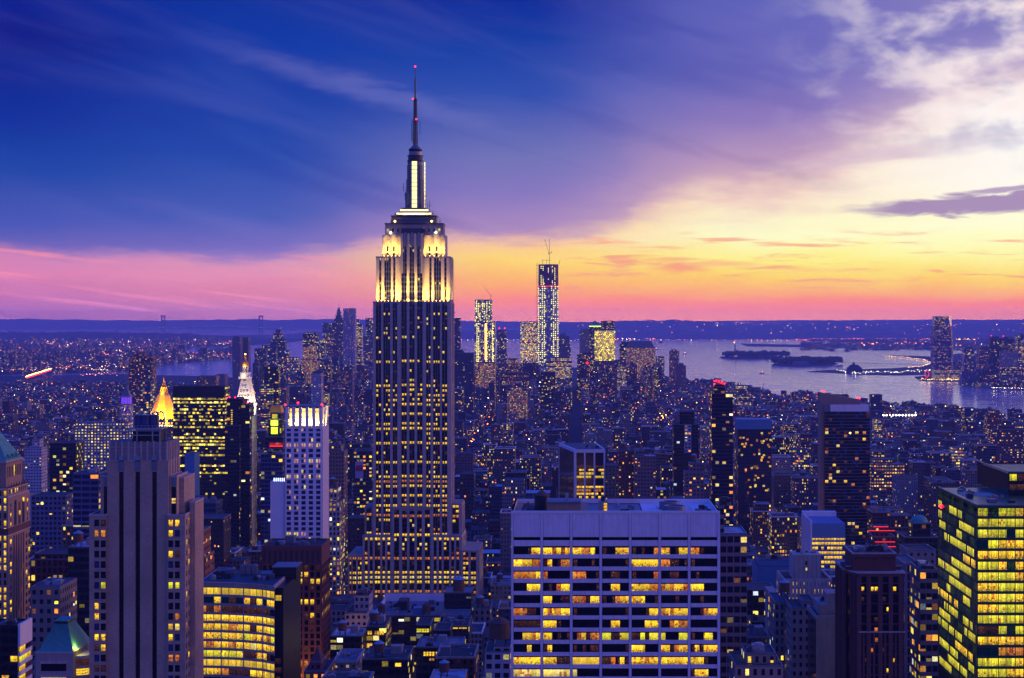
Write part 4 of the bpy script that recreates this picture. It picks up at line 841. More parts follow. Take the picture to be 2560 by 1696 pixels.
# ------------------------------------------------------------------ bowed office block with glowing floors, black wing beside it
def bowed():
    Y = 760.; R = root('office_block', 'office block with glowing yellow ribbon windows on every floor and black end wing', 'office building', X(600, Y), Y + 20)
    x = lambda p: X(p, Y); z = lambda r: Z(r, Y); fc = Facade(R, 41); W_ = fc.wall; S = M['stone']
    path = [(497, 0), (553, -.8), (609, -3.), (657, -7.), (686, -12.)]; dp = 34
    polyf = [(X(p, Y + d), Y + d) for p, d in path]
    poly = polyf + [(polyf[-1][0], Y + dp), (x(497), Y + dp)]
    W_.mat(M['glassk']).prism([(a, b + .5) if b < Y + 20 else (a, b) for a, b in poly], 2, z(1463)); W_.mat(S).prism(poly, z(1468), z(1457))
    rows = ["SSSSSSSSSSSS", "TTYTDTYDYTYY", "ODODDDDDDDDK", "YYYYYYYYYYYY", "YYYYOYYDYYYG", "YYYYYYGYYYOG", "YOYYOYYWYYYY", "GGGGGGDDYYDK", "SSSSSSSSSSSS", "YYYODDDYYYSS", "SSSYYYYYGYYY", "YYYYYYYYYYYY"]
    for j, rw in enumerate(rows):
        zt, zb = z(1469.5 + j * 22.3), z(1469.5 + j * 22.3 + 16); 
        for s_ in range(4):
            (xa, ya), (xb, yb) = polyf[s_], polyf[s_ + 1]
            W_.mat(S).prism([(xa, ya - .1), (xb, yb - .1), (xb, yb + .5), (xa, ya + .5)], z(1469.5 + (j + 1) * 22.3), zb)       # spandrel
            W_.mat(S).prism([(xa - .25, ya - .2), (xa + .25, ya - .2), (xa + .25, ya + .5), (xa - .25, ya + .5)], zb, zt)
            for q in range(3):
                key = rw[s_ * 3 + q]; a0, a1 = xa + (xb - xa) * q / 3, xa + (xb - xa) * (q + 1) / 3; b0, b1 = ya + (yb - ya) * q / 3, ya + (yb - ya) * (q + 1) / 3
                if j < 10:
                    mb = MB(); mb.mat(P[key]); u = fc.rng.random() * 500; iv = fc.rng.randint(0, 500); w_ = a1 - a0
                    mb.face([(a0 + .05, b0 + .3, zb), (a1 - .05, b1 + .3, zb), (a1 - .05, b1 + .3, zt), (a0 + .05, b0 + .3, zt)], [(u, iv + .02), (u + w_, iv + .02), (u + w_, iv + .97), (u, iv + .97)])
                    mb.mat(M['dark']).box(a1 - .09, a1 + .09, b1 + .1, b1 + .4, zb, zt); mb.build('window', R)
    W_.mat(M['stone_l']).prism([(a, b - .3) if b < Y + 20 else (a, b) for a, b in poly], z(1457), z(1455)); W_.mat(M['dark']).prism([(a + (.8 if a < x(600) else -.8), b + .6 if b < Y + 20 else b - .6) for a, b in poly], z(1455), z(1455) + .08)
    # black wing
    W_.mat(M['black']).box(polyf[-1][0] + .02, x(716), Y - 8, Y + 40, 2, z(1463)); W_.box(x(667), x(726), Y + 16, Y + 30, z(1463), z(1432)); W_.mat(M['lead']).box(x(664), x(728), Y + 15, Y + 31, z(1432), z(1430))
    for j, (wd, key) in enumerate(((22, 'S'), (0, 'K'), (0, 'K'), (0, 'K'), (0, 'K'), (0, 'K'), (0, 'K'), (20, 'D'), (22, 'D'), (18, 'D'))):
        if wd: fc.window('F', Y - 8, x(689), x(689 + wd), z(1481.5 + j * 22.3 + 13), z(1481.5 + j * 22.3), key, .08)
    fc.finish('wall')
    for i in range(3):
        b = MB(); cx_ = x(582 + i * 15); b.mat(M['steel']).box(cx_ - 1.2, cx_ + 1.2, Y + 22, Y + 26, z(1455), z(1433)); b.lathe(cx_, Y + 24, [(1., z(1433)), (1., z(1433) + .6)], 12); b.build('cooling_tower', R)
    units(R, x(505), x(570), Y + 4, Y + 24, z(1455), 8, 3, 1.); units(R, x(620), x(680), Y + 4, Y + 15, z(1455), 6, 4, .9)
    b = MB(); b.mat(M['lead']).box(x(636), x(662), Y + 14, Y + 22, z(1455), z(1446)).build('penthouse', R)
bowed()
# ------------------------------------------------------------------ brown office block behind it
def brown_block():
    rr = random.Random(2)
    def lit(i, j, r): return r.choice('YYDYK') if j in (13, 11, 16) or (j == 17 and i % 50 > 4) else (r.choice('DDYO') if j < 5 else (r.choice('KKKKD')))
    R, fc, x0, x1, zt = framed('brown_office', 'brown stone office block with dark louvred top floors and orange lit base', 'office building', 655, 803, 1369, 900, 30, 10, 19, 3.66, M['redbrick'], lambda i, j, r: lit(i, 18 - j if 0 else j, r), 'R', 1.2, 1.0, 6, topband=9.5, seed=8)
    for i in range(11):
        c = x0 + (x1 - x0) * i / 11; fc.wall.mat(M['dark']).box(c + .6, c + 2.2, 899.5, 899.64, zt - 8.5, zt - 1.5)
    fc.finish(); units(R, x0 + 2, x1 - 3, 905, 925, zt + .15, 9, 4)
    b = MB(); b.mat(M['lead']).box(X(713, 915), X(735, 915), 915, 921, zt + .15, zt + 4).build('penthouse', R)
brown_block()
# ------------------------------------------------------------------ pale tower with floodlit crown
def crown_tower():
    Y = 1070.; rr = random.Random(6)
    def lit(i, j, r):
        if i >= 50: return 'B'
        if j == 2 : return 'YWP'[i // 2 % 3] if i < 6 else 'B'
        if j in (19, 16, 13): return r.choice('PPWBP')
        return r.choice('PW') if r.random() < .07 else 'B'
    R, fc, x0, x1, zt = framed('crown_lit_tower', 'pale lavender tower of blue windows with floodlit yellow crown and red beacons', 'skyscraper', 713, 805, 1070, Y, 26, 5, 23, 3.33, M['concrete'], lit, 'R', 1.9, 1.1, 9, sub=2, seed=13, par=.3, mull=.4)
    # crown: piers around a set-back drum
    za, zb = zt, Z(1018, Y); fc.wall.mat(M['stone_l']).box(x0 + 2, x1 - 2, Y + 4.6, Y + 24, za, zb - 1)
    for i in range(6):
        c = x0 + 1 + (x1 - x0 - 2) * i / 5; fc.wall.mat(M['concrete']).box(c - .9, c + .9, Y - .4, Y + 1.6, za, zb)
    for i in range(9):
        c = Y + 1.2 + 23.6 * i / 8; fc.wall.mat(M['concrete']).box(x1 - 1.5, x1 + .4, c - .4, c + .4, za, zb)
    for k in range(1, 4): fc.wall.mat(M['stone']).box(x0, x1, Y + .2, Y + .5, za + (zb - za) * k / 4, za + (zb - za) * k / 4 + .4)
    fc.wall.mat(M['lead']).box(x0 - .4, x1 + .4, Y - .4, Y + 26.3, zb, zb + .6)
    fc.finish(); b = MB(); b.mat(M['concrete']).box(X(675, Y), x0 - .4, Y + 1, Y + 22, 2, Z(1204, Y)); b.build('blank_wing', R)
    units(R, X(678, Y), x0 - 2, Y + 3, Y + 18, Z(1204, Y), 7, 2, .6)
    for i in range(6):
        l = MB(); l.mat(E['cool']).box(X(684 + i * 5, Y), X(685 + i * 5, Y), Y + 1.2, Y + 1.5, Z(1204, Y), Z(1196, Y)); l.build('roof_light', R)
    for px, yy in ((713, Y), (805, Y), (728, Y + 26), (822, Y)): beacon(R, X(min(px, 805), Y), yy, zb + .6, .8)
    for i in range(5):
        c0, c1 = x0 + 1.9 + (x1 - x0 - 2) * i / 5, x0 + .1 + (x1 - x0 - 2) * (i + 1) / 5 + 1; lamp('crown_light', 'AREA', ((c0 + c1) / 2, Y + 2.2, za + .4), ((c0 + c1) / 2, Y + 5., zb + 3), 4200, (1, .70, .20), 3.6, 1., 140)
    lamp('crown_light', 'AREA', (x1 + 1.6, Y + 13, za + .3), (x1 - 1.4, Y + 13, zb + 3), 9000, (1, .70, .20), 1., 24, 140)
crown_tower()
# ------------------------------------------------------------------ green glass tower at the right edge
def green_glass():
    Y = 620.; dp = 66.; R = root('glass_tower', 'green glass tower with rows of bright yellow lit office floors at the right edge', 'skyscraper', X(2600, Y), Y + 33)
    x = lambda p: X(p, Y); z = lambda r: Z(r, Y); fc = Facade(R, 51); W_ = fc.wall; rr = random.Random(17); x0, x1 = x(2443), x(2800); zt = z(1265); G_ = M['green']
    W_.mat(M['glassk']).box(x0 + .1, x1, Y + .1, Y + dp, 2, zt - .6, 'FBLR'); W_.mat(G_).box(x0 - .1, x1, Y - .1, Y + dp, zt - 2.3, zt)
    fh = 26.8 / F * Y; bays = [2444, 2496, 2538, 2580]
    W_.mat(M['steel']).box(x0 - .25, x1, Y - .25, Y + .2, zt, zt + .5).box(x0 - .25, x0 + .2, Y + .2, Y + dp, zt, zt + .5)
    for j in range(18):
        zf = zt - .9 - (j + 1) * fh
        W_.mat(G_).box(x0 - .06, x1, Y - .06, Y + .1, zf, zf + fh * .27); W_.box(x0 - .06, x0 + .1, Y + .1, Y + dp, zf, zf + fh * .27)
        for i in range(3):
            a, b = x(bays[i]), x(bays[i + 1]); key = 'G' if rr.random() < .7 else 'Y'
            if j == 11 and i == 0: key = 'D'
            if j == 13: key = 'T' if i == 0 else 'O'
            if j == 0: key = 'G' if i in (0, 1) else 'D'
            sw = (b - a) / 2
            for q in range(2): fc.window('F', Y, a + q * sw + .15, a + (q + 1) * sw - .15, zf + fh * .27, zf + fh, key if rr.random() < .9 else rr.choice('YQT'), .1)
        segs = [(rr.uniform(0, 60), rr.uniform(5, 26)) for _ in range(rr.choice((2, 3, 3, 4)))]; tone = rr.choice('GGGYG')
        for i in range(30):
            q = i * 2.2; on = any(a <= q <= a + b for a, b in segs) and rr.random() < .88 and j > 0
            fc.window('L', x0, Y + q + .1, Y + q + 2.1, zf + fh * .27, zf + fh, tone if on else rr.choice('QTQK'), .1)
    for i in range(31): W_.mat(G_).box(x0 - .18, x0, Y + i * 2.2 - .06, Y + i * 2.2 + .06, 2, zt)
    for i in range(14): W_.mat(G_).box(x(2444 + i * 11.6) - .05, x(2444 + i * 11.6) + .05, Y - .18, Y, 2, zt)
    # upper block
    Yu = 655.; xu = X(2521, Yu); zu = Z(1181, Yu); W_.mat(M['glassk']).box(xu, x1, Yu, Yu + 51, zt, zu - .5, 'FBLR'); W_.mat(G_).box(xu - .1, x1, Yu - .1, Yu + .15, zu - .6, zu)
    W_.mat(M['steel']).box(xu - .2, x1, Yu - .2, Yu + .3, zu, zu + .35).box(xu - .2, xu + .3, Yu + .3, Yu + 51, zu - .2, zu + .35).mat(M['black']).box(xu + .3, x1, Yu + .3, Yu + 51, zu - 1.2, zu - 1.)
    for i in range(4): fc.window('F', Yu, xu + .5 + i * 3, xu + 3.2 + i * 3, z(1225) , z(1208), 'D' if i % 2 else 'G', .08); fc.window('F', Yu, xu + .5 + i * 3, xu + 3.2 + i * 3, z(1250), z(1235), 'D', .08)
    fc.finish('glass_wall')
    rf = MB(); rf.mat(M['lead']).box(x0 + .3, x1, Y + .3, Yu - .3, zt - .6, zt - .3).box(x0 + .3, xu - .3, Yu - .3, Y + dp, zt - .6, zt - .3); rf.build('roof', R)
    b = MB(); b.mat(M['stone_l']).box(x0 + 3, x0 + 16, Y + 34, Y + 46, zt - .3, zt + .2).build('roof_deck', R); units(R, x0 + 3, xu - 2, Y + 10, Y + 60, zt - .3, 10, 9, .9)
    beacon(R, x0 - .4, Y + 60, z(1318), .9)
green_glass()
# ------------------------------------------------------------------ corner blocks at the bottom left
def lower_left():
    rr = random.Random(3)
    R, fc, x0, x1, zt = framed('black_office', 'black glass office block with white end wall and lit ribbon windows, lower left corner', 'office building', -60, 46, 1568, 680, 14, 5, 14, 3.9, M['black'], lambda i, j, r: 'Y' if (i, j) in ((4, 10), (3, 8)) else 'K', None, .5, 1.5, seed=5)
    fc.wall.mat(M['concrete']).box(x1 - .1, x1 + .9, 680 - .5, 694.6, zt - 8, zt + 1.2)
    for j in range(10):
        zf = zt - 8 - (j + 1) * 3.9; fc.wall.mat(M['concrete']).box(x1, x1 + .9, 680 - .5, 694.6, zf, zf + 1.5); fc.window('R', x1 + .4, 680, 687, zf + 1.5, zf + 3.9, rr.choice('YYG'), .1); fc.window('R', x1 + .4, 687.2, 694, zf + 1.5, zf + 3.9, rr.choice('YDK'), .1)
    fc.finish(); units(R, x0 + 8, x1 - 3, 682, 690, zt + .15, 6, 2, .7)
    Y = 600.; R = root('copper_roof_house', 'small office building with truncated green copper pyramid roof, bottom left', 'office building', X(150, Y), Y + 12); x = lambda p: X(p, Y); z = lambda r: Z(r, Y); fc = Facade(R, 4)
    fc.wall.mat(M['stone']).box(x(90), x(183), Y, Y + 24, 2, z(1632)); fc.wall.mat(M['stone_l']).box(x(88), x(184), Y - .3, Y + 24.3, z(1634), z(1631)); fc.wall.mat(M['stone']).box(x(76), x(90), Y + 4, Y + 20, 2, z(1650))
    for r_ in (1660, 1695): fc.window('F', Y, x(103), x(166), z(r_ + 18), z(r_), 'K' if r_ < 1690 else 'Y', .1); fc.wall.mat(M['stone_l']).box(x(101), x(168), Y - .4, Y, z(r_ - 1), z(r_ - 6))
    for j in range(5):
        fc.wall.mat(M['stone_l']).lathe(x(183), Y + 9, [(5.5, z(1646 + j * 24)), (5.5, z(1654 + j * 24))][::-1], 20); fc.wall.mat(P['Y' if j % 2 else 'D']).lathe(x(183), Y + 9, [(5.2, z(1670 + j * 24)), (5.2, z(1654 + j * 24))], 20)
    fc.finish()
    r = MB(); r.mat(M['copper']).pyr(x(93), x(181), Y + .8, Y + 23, z(1631), z(1569), .36)
    for i in range(12): t = (i + .5) / 12; r.bar((x(93 + 88 * t), Y + .75, z(1630)), (x(120 + 34 * t), Y + 7.6, z(1569)), .1)
    r.build('roof', R); c = MB(); c.mat(M['black']).box(x(120), x(154), Y + 7.5, Y + 16, z(1569), z(1563)); c.mat(M['copper']).box(x(119), x(155), Y + 7.2, Y + 16.4, z(1563), z(1561)); c.build('roof_cap', R)
    f = MB(); f.mat(E['lime']).octa(x(184), Y + 2, z(1628), .4); f.build('floodlight', R); lamp('roof_floodlight', 'POINT', (x(186), Y + 5, z(1622)), (0, 0, 0), 900, (1., .95, .2), .5)
lower_left()
# ------------------------------------------------------------------ mid-distance and far buildings (windows belong to the wall surface)
UID = [10]
LAND = []      # (name for labels, px, row) of landmarks
def tower(name, label, blocks, Y, depth, mat, bay=3., fl=3.7, cat='building', group=None, top=None, beacons=(), roofm='roof', mat2=None, aer=0, rot=0.):
    """blocks: (px0, px1, row[, dy0, dy1]) from the main block upwards; the first one is the full footprint"""
    UID[0] += 1; uid = UID[0] * 7 % 890; b0 = blocks[0]; R = root(name, label, cat, X((b0[0] + b0[1]) / 2, Y), Y + depth / 2, 2., group)
    w_ = MB(); zs = []
    for i, b in enumerate(blocks):
        y0 = Y + (b[3] if len(b) > 3 else (0 if i == 0 else .0)); y1 = Y + (b[4] if len(b) > 4 else depth)
        if y1 <= y0: y1 = y0 + 4
        x0, x1, zt = X(b[0], Y), X(b[1], Y), Z(b[2], Y)
        m = mat2 if (mat2 and i) else mat; o = .12 * i
        w_.wallbox(x0 + o, x1 - o, y0 + o, y1 - o, 2., zt, uid + (i if i < 3 else 0) * 0, bay, fl, M[m] if isinstance(m, str) else m, M[roofm]); zs.append((x0, x1, y0, y1, zt))
        if (x1 - x0) > 8: w_.mat(M[roofm])
        t = .4; h = max(.6, Y / 2600.)
        for q in ((x0, x1, y0, y0 + t), (x0, x0 + t, y0 + t, y1 - t), (x1 - t, x1, y0 + t, y1 - t), (x0, x1, y1 - t, y1)):
            w_.mat(M['lead']).box(q[0], q[1], q[2], q[3], zt, zt + h, 'FBLRT')
    w_.build('wall', R); x0, x1, y0, y1, zt = zs[-1]; k = Y / F; cx, cy = (x0 + x1) / 2, (y0 + y1) / 2
    if top == 'box': MB_(R, 'penthouse', 'lead', x0 + (x1 - x0) * .25, x0 + (x1 - x0) * .75, cy - 4, cy + 4, zt, zt + 4 + k * 3)
    if top == 'tank': tank(R, x0 + (x1 - x0) * .35, y0 + 4, zt, 2.4, 4.2, 2.5); MB_(R, 'bulkhead', 'stone', x0 + (x1 - x0) * .55, x0 + (x1 - x0) * .8, cy - 2, cy + 4, zt, zt + 3.5)
    if top == 'dome': p = MB(); p.mat(M['copper']).lathe(cx, cy, [(min(x1 - x0, y1 - y0) / 2 * c, zt + min(x1 - x0, y1 - y0) * .42 * s_) for c, s_ in ((1, 0), (.9, .45), (.7, .72), (.4, .93), (.05, 1))], 16); p.build('dome', R)
    if top and top.startswith('pyr'): p = MB(); p.mat(M['copper']).pyr(x0, x1, y0, y1, zt, zt + float(top[3:] or 15), .02); p.build('pyramid_roof', R)
    if top == 'units': units(R, x0 + 1, x1 - 2, y0 + 1, y1 - 3, zt, 5, UID[0], 1.1)
    for p, r_ in beacons: beacon(R, X(p, Y), y0 + 1, Z(r_, Y), max(.7, k * 1.3))
    if aer: a = MB(); a.mat(M['dark']).bar((cx, cy, zt), (cx, cy, zt + aer), .25 * max(1, k)); a.build('aerial', R)
    return R, zs
def MB_(R, name, m, *b):
    q = MB(); q.mat(M[m] if isinstance(m, str) else m).box(*b); return q.build(name, R)
T = tower
# black office slab
T('black_slab', 'wide black office slab covered in scattered rows of yellow windows', [(433, 562, 967)], 1800, 24, facade('slab_wall', [(14, 10, 16)], (.78, .46), glass=(6, 6, 12), p=.50, s=2.0, pal=PALY, coh=.9, wrough=.5), 2.35, 3.75, 'skyscraper')
q = MB(); q.mat(M['black']).box(X(432.5, 1800), X(562.5, 1800), 1799.7, 1799.95, Z(992, 1800), Z(966, 1800)); q.build('top_band', bpy.data.objects['black_slab'])
# twin dark towers before the clock-spire tower
R, zs = T('dark_tower', 'slim dark tower with a column of lit stair windows left of the white spire', [(567, 598, 997), (566, 603, 1064, -8, 30)], 1500, 22, 'dglass', 2.6, 3.3, 'skyscraper', beacons=((570, 997), (578, 994), (592, 995)), top='box')
for i in range(7): q = MB(); q.mat(P['Y']).box(X(577.5, 1500), X(581.5, 1500), 1499.75, 1499.95, Z(1028 + i * 5.6, 1500), Z(1024.5 + i * 5.6, 1500)); q.build('window', R)
q = MB(); q.mat(M['redbrick']).box(X(598, 1500), X(606, 1500), 1503, 1522, 2, Z(999, 1500)); q.build('stair_tower', R)
R, zs = T('black_tower', 'slim black tower with pale right side just below the white spire', [(603, 624, 1012)], 1480, 20, 'dglass', 3, 3.4, 'skyscraper', beacons=((618, 1010),))
q = MB(); q.mat(M['white_fl']).box(X(624, 1500), X(636, 1500), 1488, 1512, 2, Z(1040, 1500)); q.build('side_wing', R)
# white stone tower with gilded lantern
def spire_tower():
    Y = 1750.; R = root('spire_tower', 'white floodlit stone tower with steep pyramid roof and small gilded lantern', 'skyscraper', X(610, Y), Y + 11); x = lambda p: X(p, Y); z = lambda r: Z(r, Y); S = M['white']; cx, cy = x(608.5), Y + 10
    w_ = MB(); w_.wallbox(x(590), x(631), Y, Y + 20, 2, z(1015), 77, 3, 3.7, M['white_fl'], M['roof']); w_.mat(S)
    for i in range(7): c = x(591 + i * 6.4); w_.box(c - .5, c + .5, Y - .3, Y, z(1030), z(1014))
    for i in range(5): c = Y + 1 + i * 4.2; w_.box(x(631), x(631) + .4, c - .5, c + .5, z(1040), z(1014))
    w_.box(x(588), x(633), Y - 1, Y + 21, z(1015), z(1010)); w_.build('wall', R)
    r = MB(); r.mat(S).pyr(x(590), x(631.5), Y + .3, Y + 20, z(1010), z(948), .50); rf = r.build('pyramid_roof', R)
    for j, (row, n) in enumerate(((957, 1), (969, 2), (981, 3), (993, 4), (1003, 4))):
        t = (z(row) - z(1010)) / (z(948) - z(1010)); yy = Y + .3 + t * 4.9
        for i in range(n):
            d = MB(); c = cx + (i - (n - 1) / 2) * 2.9; d.mat(S).box(c - .95, c + .95, yy - .5, yy + .5, z(row) - .9, z(row) + 1.); d.mat(M['black']).box(c - .5, c + .5, yy - .56, yy - .5, z(row) - .5, z(row) + .5); d.build('dormer', rf)
    l = MB(); l.mat(S).box(x(595), x(622), Y + 3.2, Y + 16.8, z(948), z(944)).box(x(598), x(619), Y + 4.4, Y + 15.6, z(944), z(932)); l.build('belfry', R)
    for i in range(10):
        c = x(596 + i * 2.9); q = MB(); q.mat(S).box(c - .3, c + .3, Y + 3.1, Y + 3.3, z(944), z(941)); q.build('baluster', R)
    l = MB()
    for i in range(8): a = 2 * pi * i / 8 + .2; l.mat(S).lathe(cx + 3. * cos(a), cy + 3. * sin(a), [(.42, z(932)), (.42, z(918))], 6)
    l.lathe(cx, cy, [(3.7, z(918)), (3.7, z(916.5))], 12); l.mat(M['stone_l']).lathe(cx, cy, [(1.8, z(932)), (1.8, z(918))], 10); o = l.build('lantern', R)
    g = MB(); g.mat(M['gold']).lathe(cx, cy, [(3.4, z(916.5)), (3.5, z(912)), (2.7, z(906)), (1.4, z(902)), (1.2, z(897)), (1.5, z(895)), (.6, z(892)), (.2, z(884))], 14); g.build('gilded_dome', o)
    b = MB(); b.mat(E['warm']).octa(cx, cy, z(886.5), .9); b.build('beacon', R)
    wm = (1, .76, .40)
    lamp('tower_floodlight', 'AREA', (cx, Y - 9, z(1030)), (cx, Y + 4, z(975)), 10000, wm, 14, 2, 100); lamp('tower_floodlight', 'AREA', (x(640) + 7, Y + 8, z(1040)), (x(622), Y + 10, z(990)), 13000, wm, 3, 10, 110)
    lamp('tower_floodlight', 'POINT', (cx - .5, Y + 1.6, z(940)), (0, 0, 0), 900, (1, .85, .5), .6); lamp('tower_floodlight', 'POINT', (cx, cy - 5.5, z(917)), (0, 0, 0), 1300, (1, .72, .25), .6)
spire_tower()
def gold_pyramid():
    Y = 2000.; R = root('gold_roof_tower', 'stone tower with glowing gilded octagonal pyramid roof and small spire', 'skyscraper', X(410, Y), Y + 15); x = lambda p: X(p, Y); z = lambda r: Z(r, Y); cx, cy = x(401), Y + 16; k = Y / F
    w_ = MB(); w_.wallbox(x(384), x(445), Y, Y + 28, 2, z(1062), 31, 3, 3.7, M['lime'], M['roof']); w_.wallbox(x(330), x(470), Y - 6, Y + 40, 2, z(1110), 32, 3, 3.7, M['lime'], M['roof']); w_.build('wall', R)
    g = MB(); g.mat(M['gold']).lathe(cx, cy, [(36 * k, z(1048)), (34 * k, z(1043)), (25 * k, z(1018)), (15 * k, z(990)), (11 * k, z(984))], 8, pi / 8); o = g.build('pyramid_roof', R)
    for i in range(8): a = 2 * pi * (i + .5) / 8; q = MB(); q.mat(M['stone_l']).bar((cx + 36 * k * cos(a), cy + 36 * k * sin(a), z(1047)), (cx + 11 * k * cos(a), cy + 11 * k * sin(a), z(984)), .3); q.build('ridge_rib', o)
    l = MB(); l.mat(M['gold']).lathe(cx, cy, [(10.5 * k, z(984)), (10.5 * k, z(981)), (7.5 * k, z(980)), (7.5 * k, z(971)), (9 * k, z(970)), (5 * k, z(965)), (5 * k, z(962)), (2.6 * k, z(957)), (.4 * k, z(945))], 8, pi / 8); l.build('lantern', R)
    for i in range(8): a = 2 * pi * i / 8; q = MB(); q.mat(M['gold']).pyr(cx + 9 * k * cos(a) - .5, cx + 9 * k * cos(a) + .5, cy + 9 * k * sin(a) - .5, cy + 9 * k * sin(a) + .5, z(981), z(973), .1); q.build('pinnacle', R)
    for px in (372, 385, 415, 437): q = MB(); q.mat(M['gold']).pyr(x(px) - 1.4, x(px) + 1.4, Y + 2, Y + 4.8, z(1062), z(1038), .05); q.build('pinnacle', R)
    for i in range(6): q = MB(); q.mat(E['orange']).octa(x(400 + i * 7.5), Y - .8, z(1058), .8); q.build('floodlight', R)
    lamp('roof_floodlight', 'AREA', (cx, Y - 12, z(1066)), (cx, cy - 8, z(1005)), 66000, (1, .72, .16), 26, 2, 120); lamp('roof_floodlight', 'AREA', (x(452), cy - 6, z(1062)), (cx, cy, z(1005)), 30000, (1, .70, .15), 2, 14, 120)
    lamp('roof_floodlight', 'POINT', (cx - 1, cy - 12 * k * 1.3, z(980)), (0, 0, 0), 2600, (1, .72, .2), 1.)
gold_pyramid()
def clock_tower():
    Y = 2900.; R = root('clock_tower', 'grey tower with violet lit colonnade and violet ringed round clock', 'clock tower', X(312, Y), Y + 12); x = lambda p: X(p, Y); z = lambda r: Z(r, Y); k = Y / F
    w_ = MB(); w_.wallbox(x(299), x(326), Y, Y + 19, 2, z(1012), 41, 3, 3.7, M['white_fl'], M['roof']); w_.mat(M['stone_l']).box(x(297), x(328), Y - .8, Y + 20, z(1014), z(1011)); w_.box(x(302), x(323), Y + 1.5, Y + 17, z(1011), z(993)); w_.box(x(300), x(325), Y + .5, Y + 18, z(993), z(990)); w_.build('wall', R)
    for i in range(5): q = MB(); c = x(304.5 + i * 4); q.mat(E['violet']).box(c - .7, c + .7, Y + 1.3, Y + 1.45, z(1010), z(994)); q.build('lit_bay', R)
    for i in range(3): q = MB(); c = Y + 4 + i * 4.6; q.mat(E['violet']).box(x(323) + .05, x(323) + .2, c - .8, c + .8, z(1010), z(994)); q.build('lit_bay', R)
    r = MB(); r.mat(M['lead']).pyr(x(302), x(323), Y + 1.5, Y + 17, z(990), z(974), .35).pyr(x(308.5), x(316.5), Y + 6.5, Y + 12, z(974), z(964), .2); r.build('roof', R)
    c = MB(); c.mat(M['dark']).lathe(0, 0, [(5.6, 0), (5.6, .3)], 20); 
    c.v = [(x(312) + a, Y - .1 - e, z(1025) + b) for a, b, e in c.v]; cl = c.build('clock', R)
    for i in range(12): a = 2 * pi * i / 12; q = MB(); q.mat(E['violet']).octa(x(312) + 4.6 * cos(a), Y - .9, z(1025) + 4.6 * sin(a), .75); q.build('hour_lamp', cl)
    q = MB(); q.mat(E['tube']).bar((x(312), Y - .9, z(1025)), (x(312) + .4, Y - .9, z(1025) + 3.6), .35).bar((x(312), Y - .9, z(1025)), (x(312) - 1.6, Y - .9, z(1025) - 1.8), .4); q.build('clock_hand', cl)
clock_tower()
def lantern_block():
    Y = 1500.; R, zs = T('lantern_tower', 'dark tower topped by a gold mansard lantern with green-yellow glowing windows', [(660, 708, 1122), (662, 706, 1094, 2, 22), (668, 703, 1050, 4, 20), (672, 700, 1034, 5, 18)], Y, 26, 'dglass', 3, 3.6, 'skyscraper'); x = lambda p: X(p, Y); z = lambda r: Z(r, Y)
    q = MB(); q.mat(M['gold']).pyr(x(671), x(701), Y + 5, Y + 19, z(1034), z(1016), .8); q.build('mansard_roof', R)
    for (a, b, r0, r1, m, d) in ((678, 691, 1047, 1037, P['G'], 4.9), (675, 693, 1065, 1052, E['lime'], 3.8), (676, 692, 1086, 1069, E['lime'], 3.7), (698, 701, 1084, 1072, P['G'], 3.9)):
        p = MB(); p.mat(m).box(x(a), x(b), Y + d - .2, Y + d, z(r0), z(r1)); p.build('window', R)
    p = MB(); p.mat(E['redstrip']).box(x(673), x(706), Y + 1.4, Y + 1.9, z(1117.5), z(1115)); p.build('red_light_strip', R); p = MB(); p.mat(M['redbrick']).pyr(x(672), x(707), Y + 1.9, Y + 14, z(1118), z(1096), .85); p.build('lower_roof', R)
    for i in range(10): p = MB(); p.mat(E['redstrip']).box(x(674 + i * 3.3), x(674.6 + i * 3.3), Y + 1.55 + .0, Y + 1.9, z(1115), z(1108)); p.build('red_lamp', R)
    lamp('lantern_glow', 'POINT', (x(684), Y + 1, z(1060)), (0, 0, 0), 5200, (.9, 1, .1), 1.)
lantern_block()
T('teal_tower', 'dim teal glass tower below the red lit roof, left of the blank pale wall', [(652, 706, 1136)], 1440, 24, 'bglass', 3, 3.6, 'skyscraper', top='units')
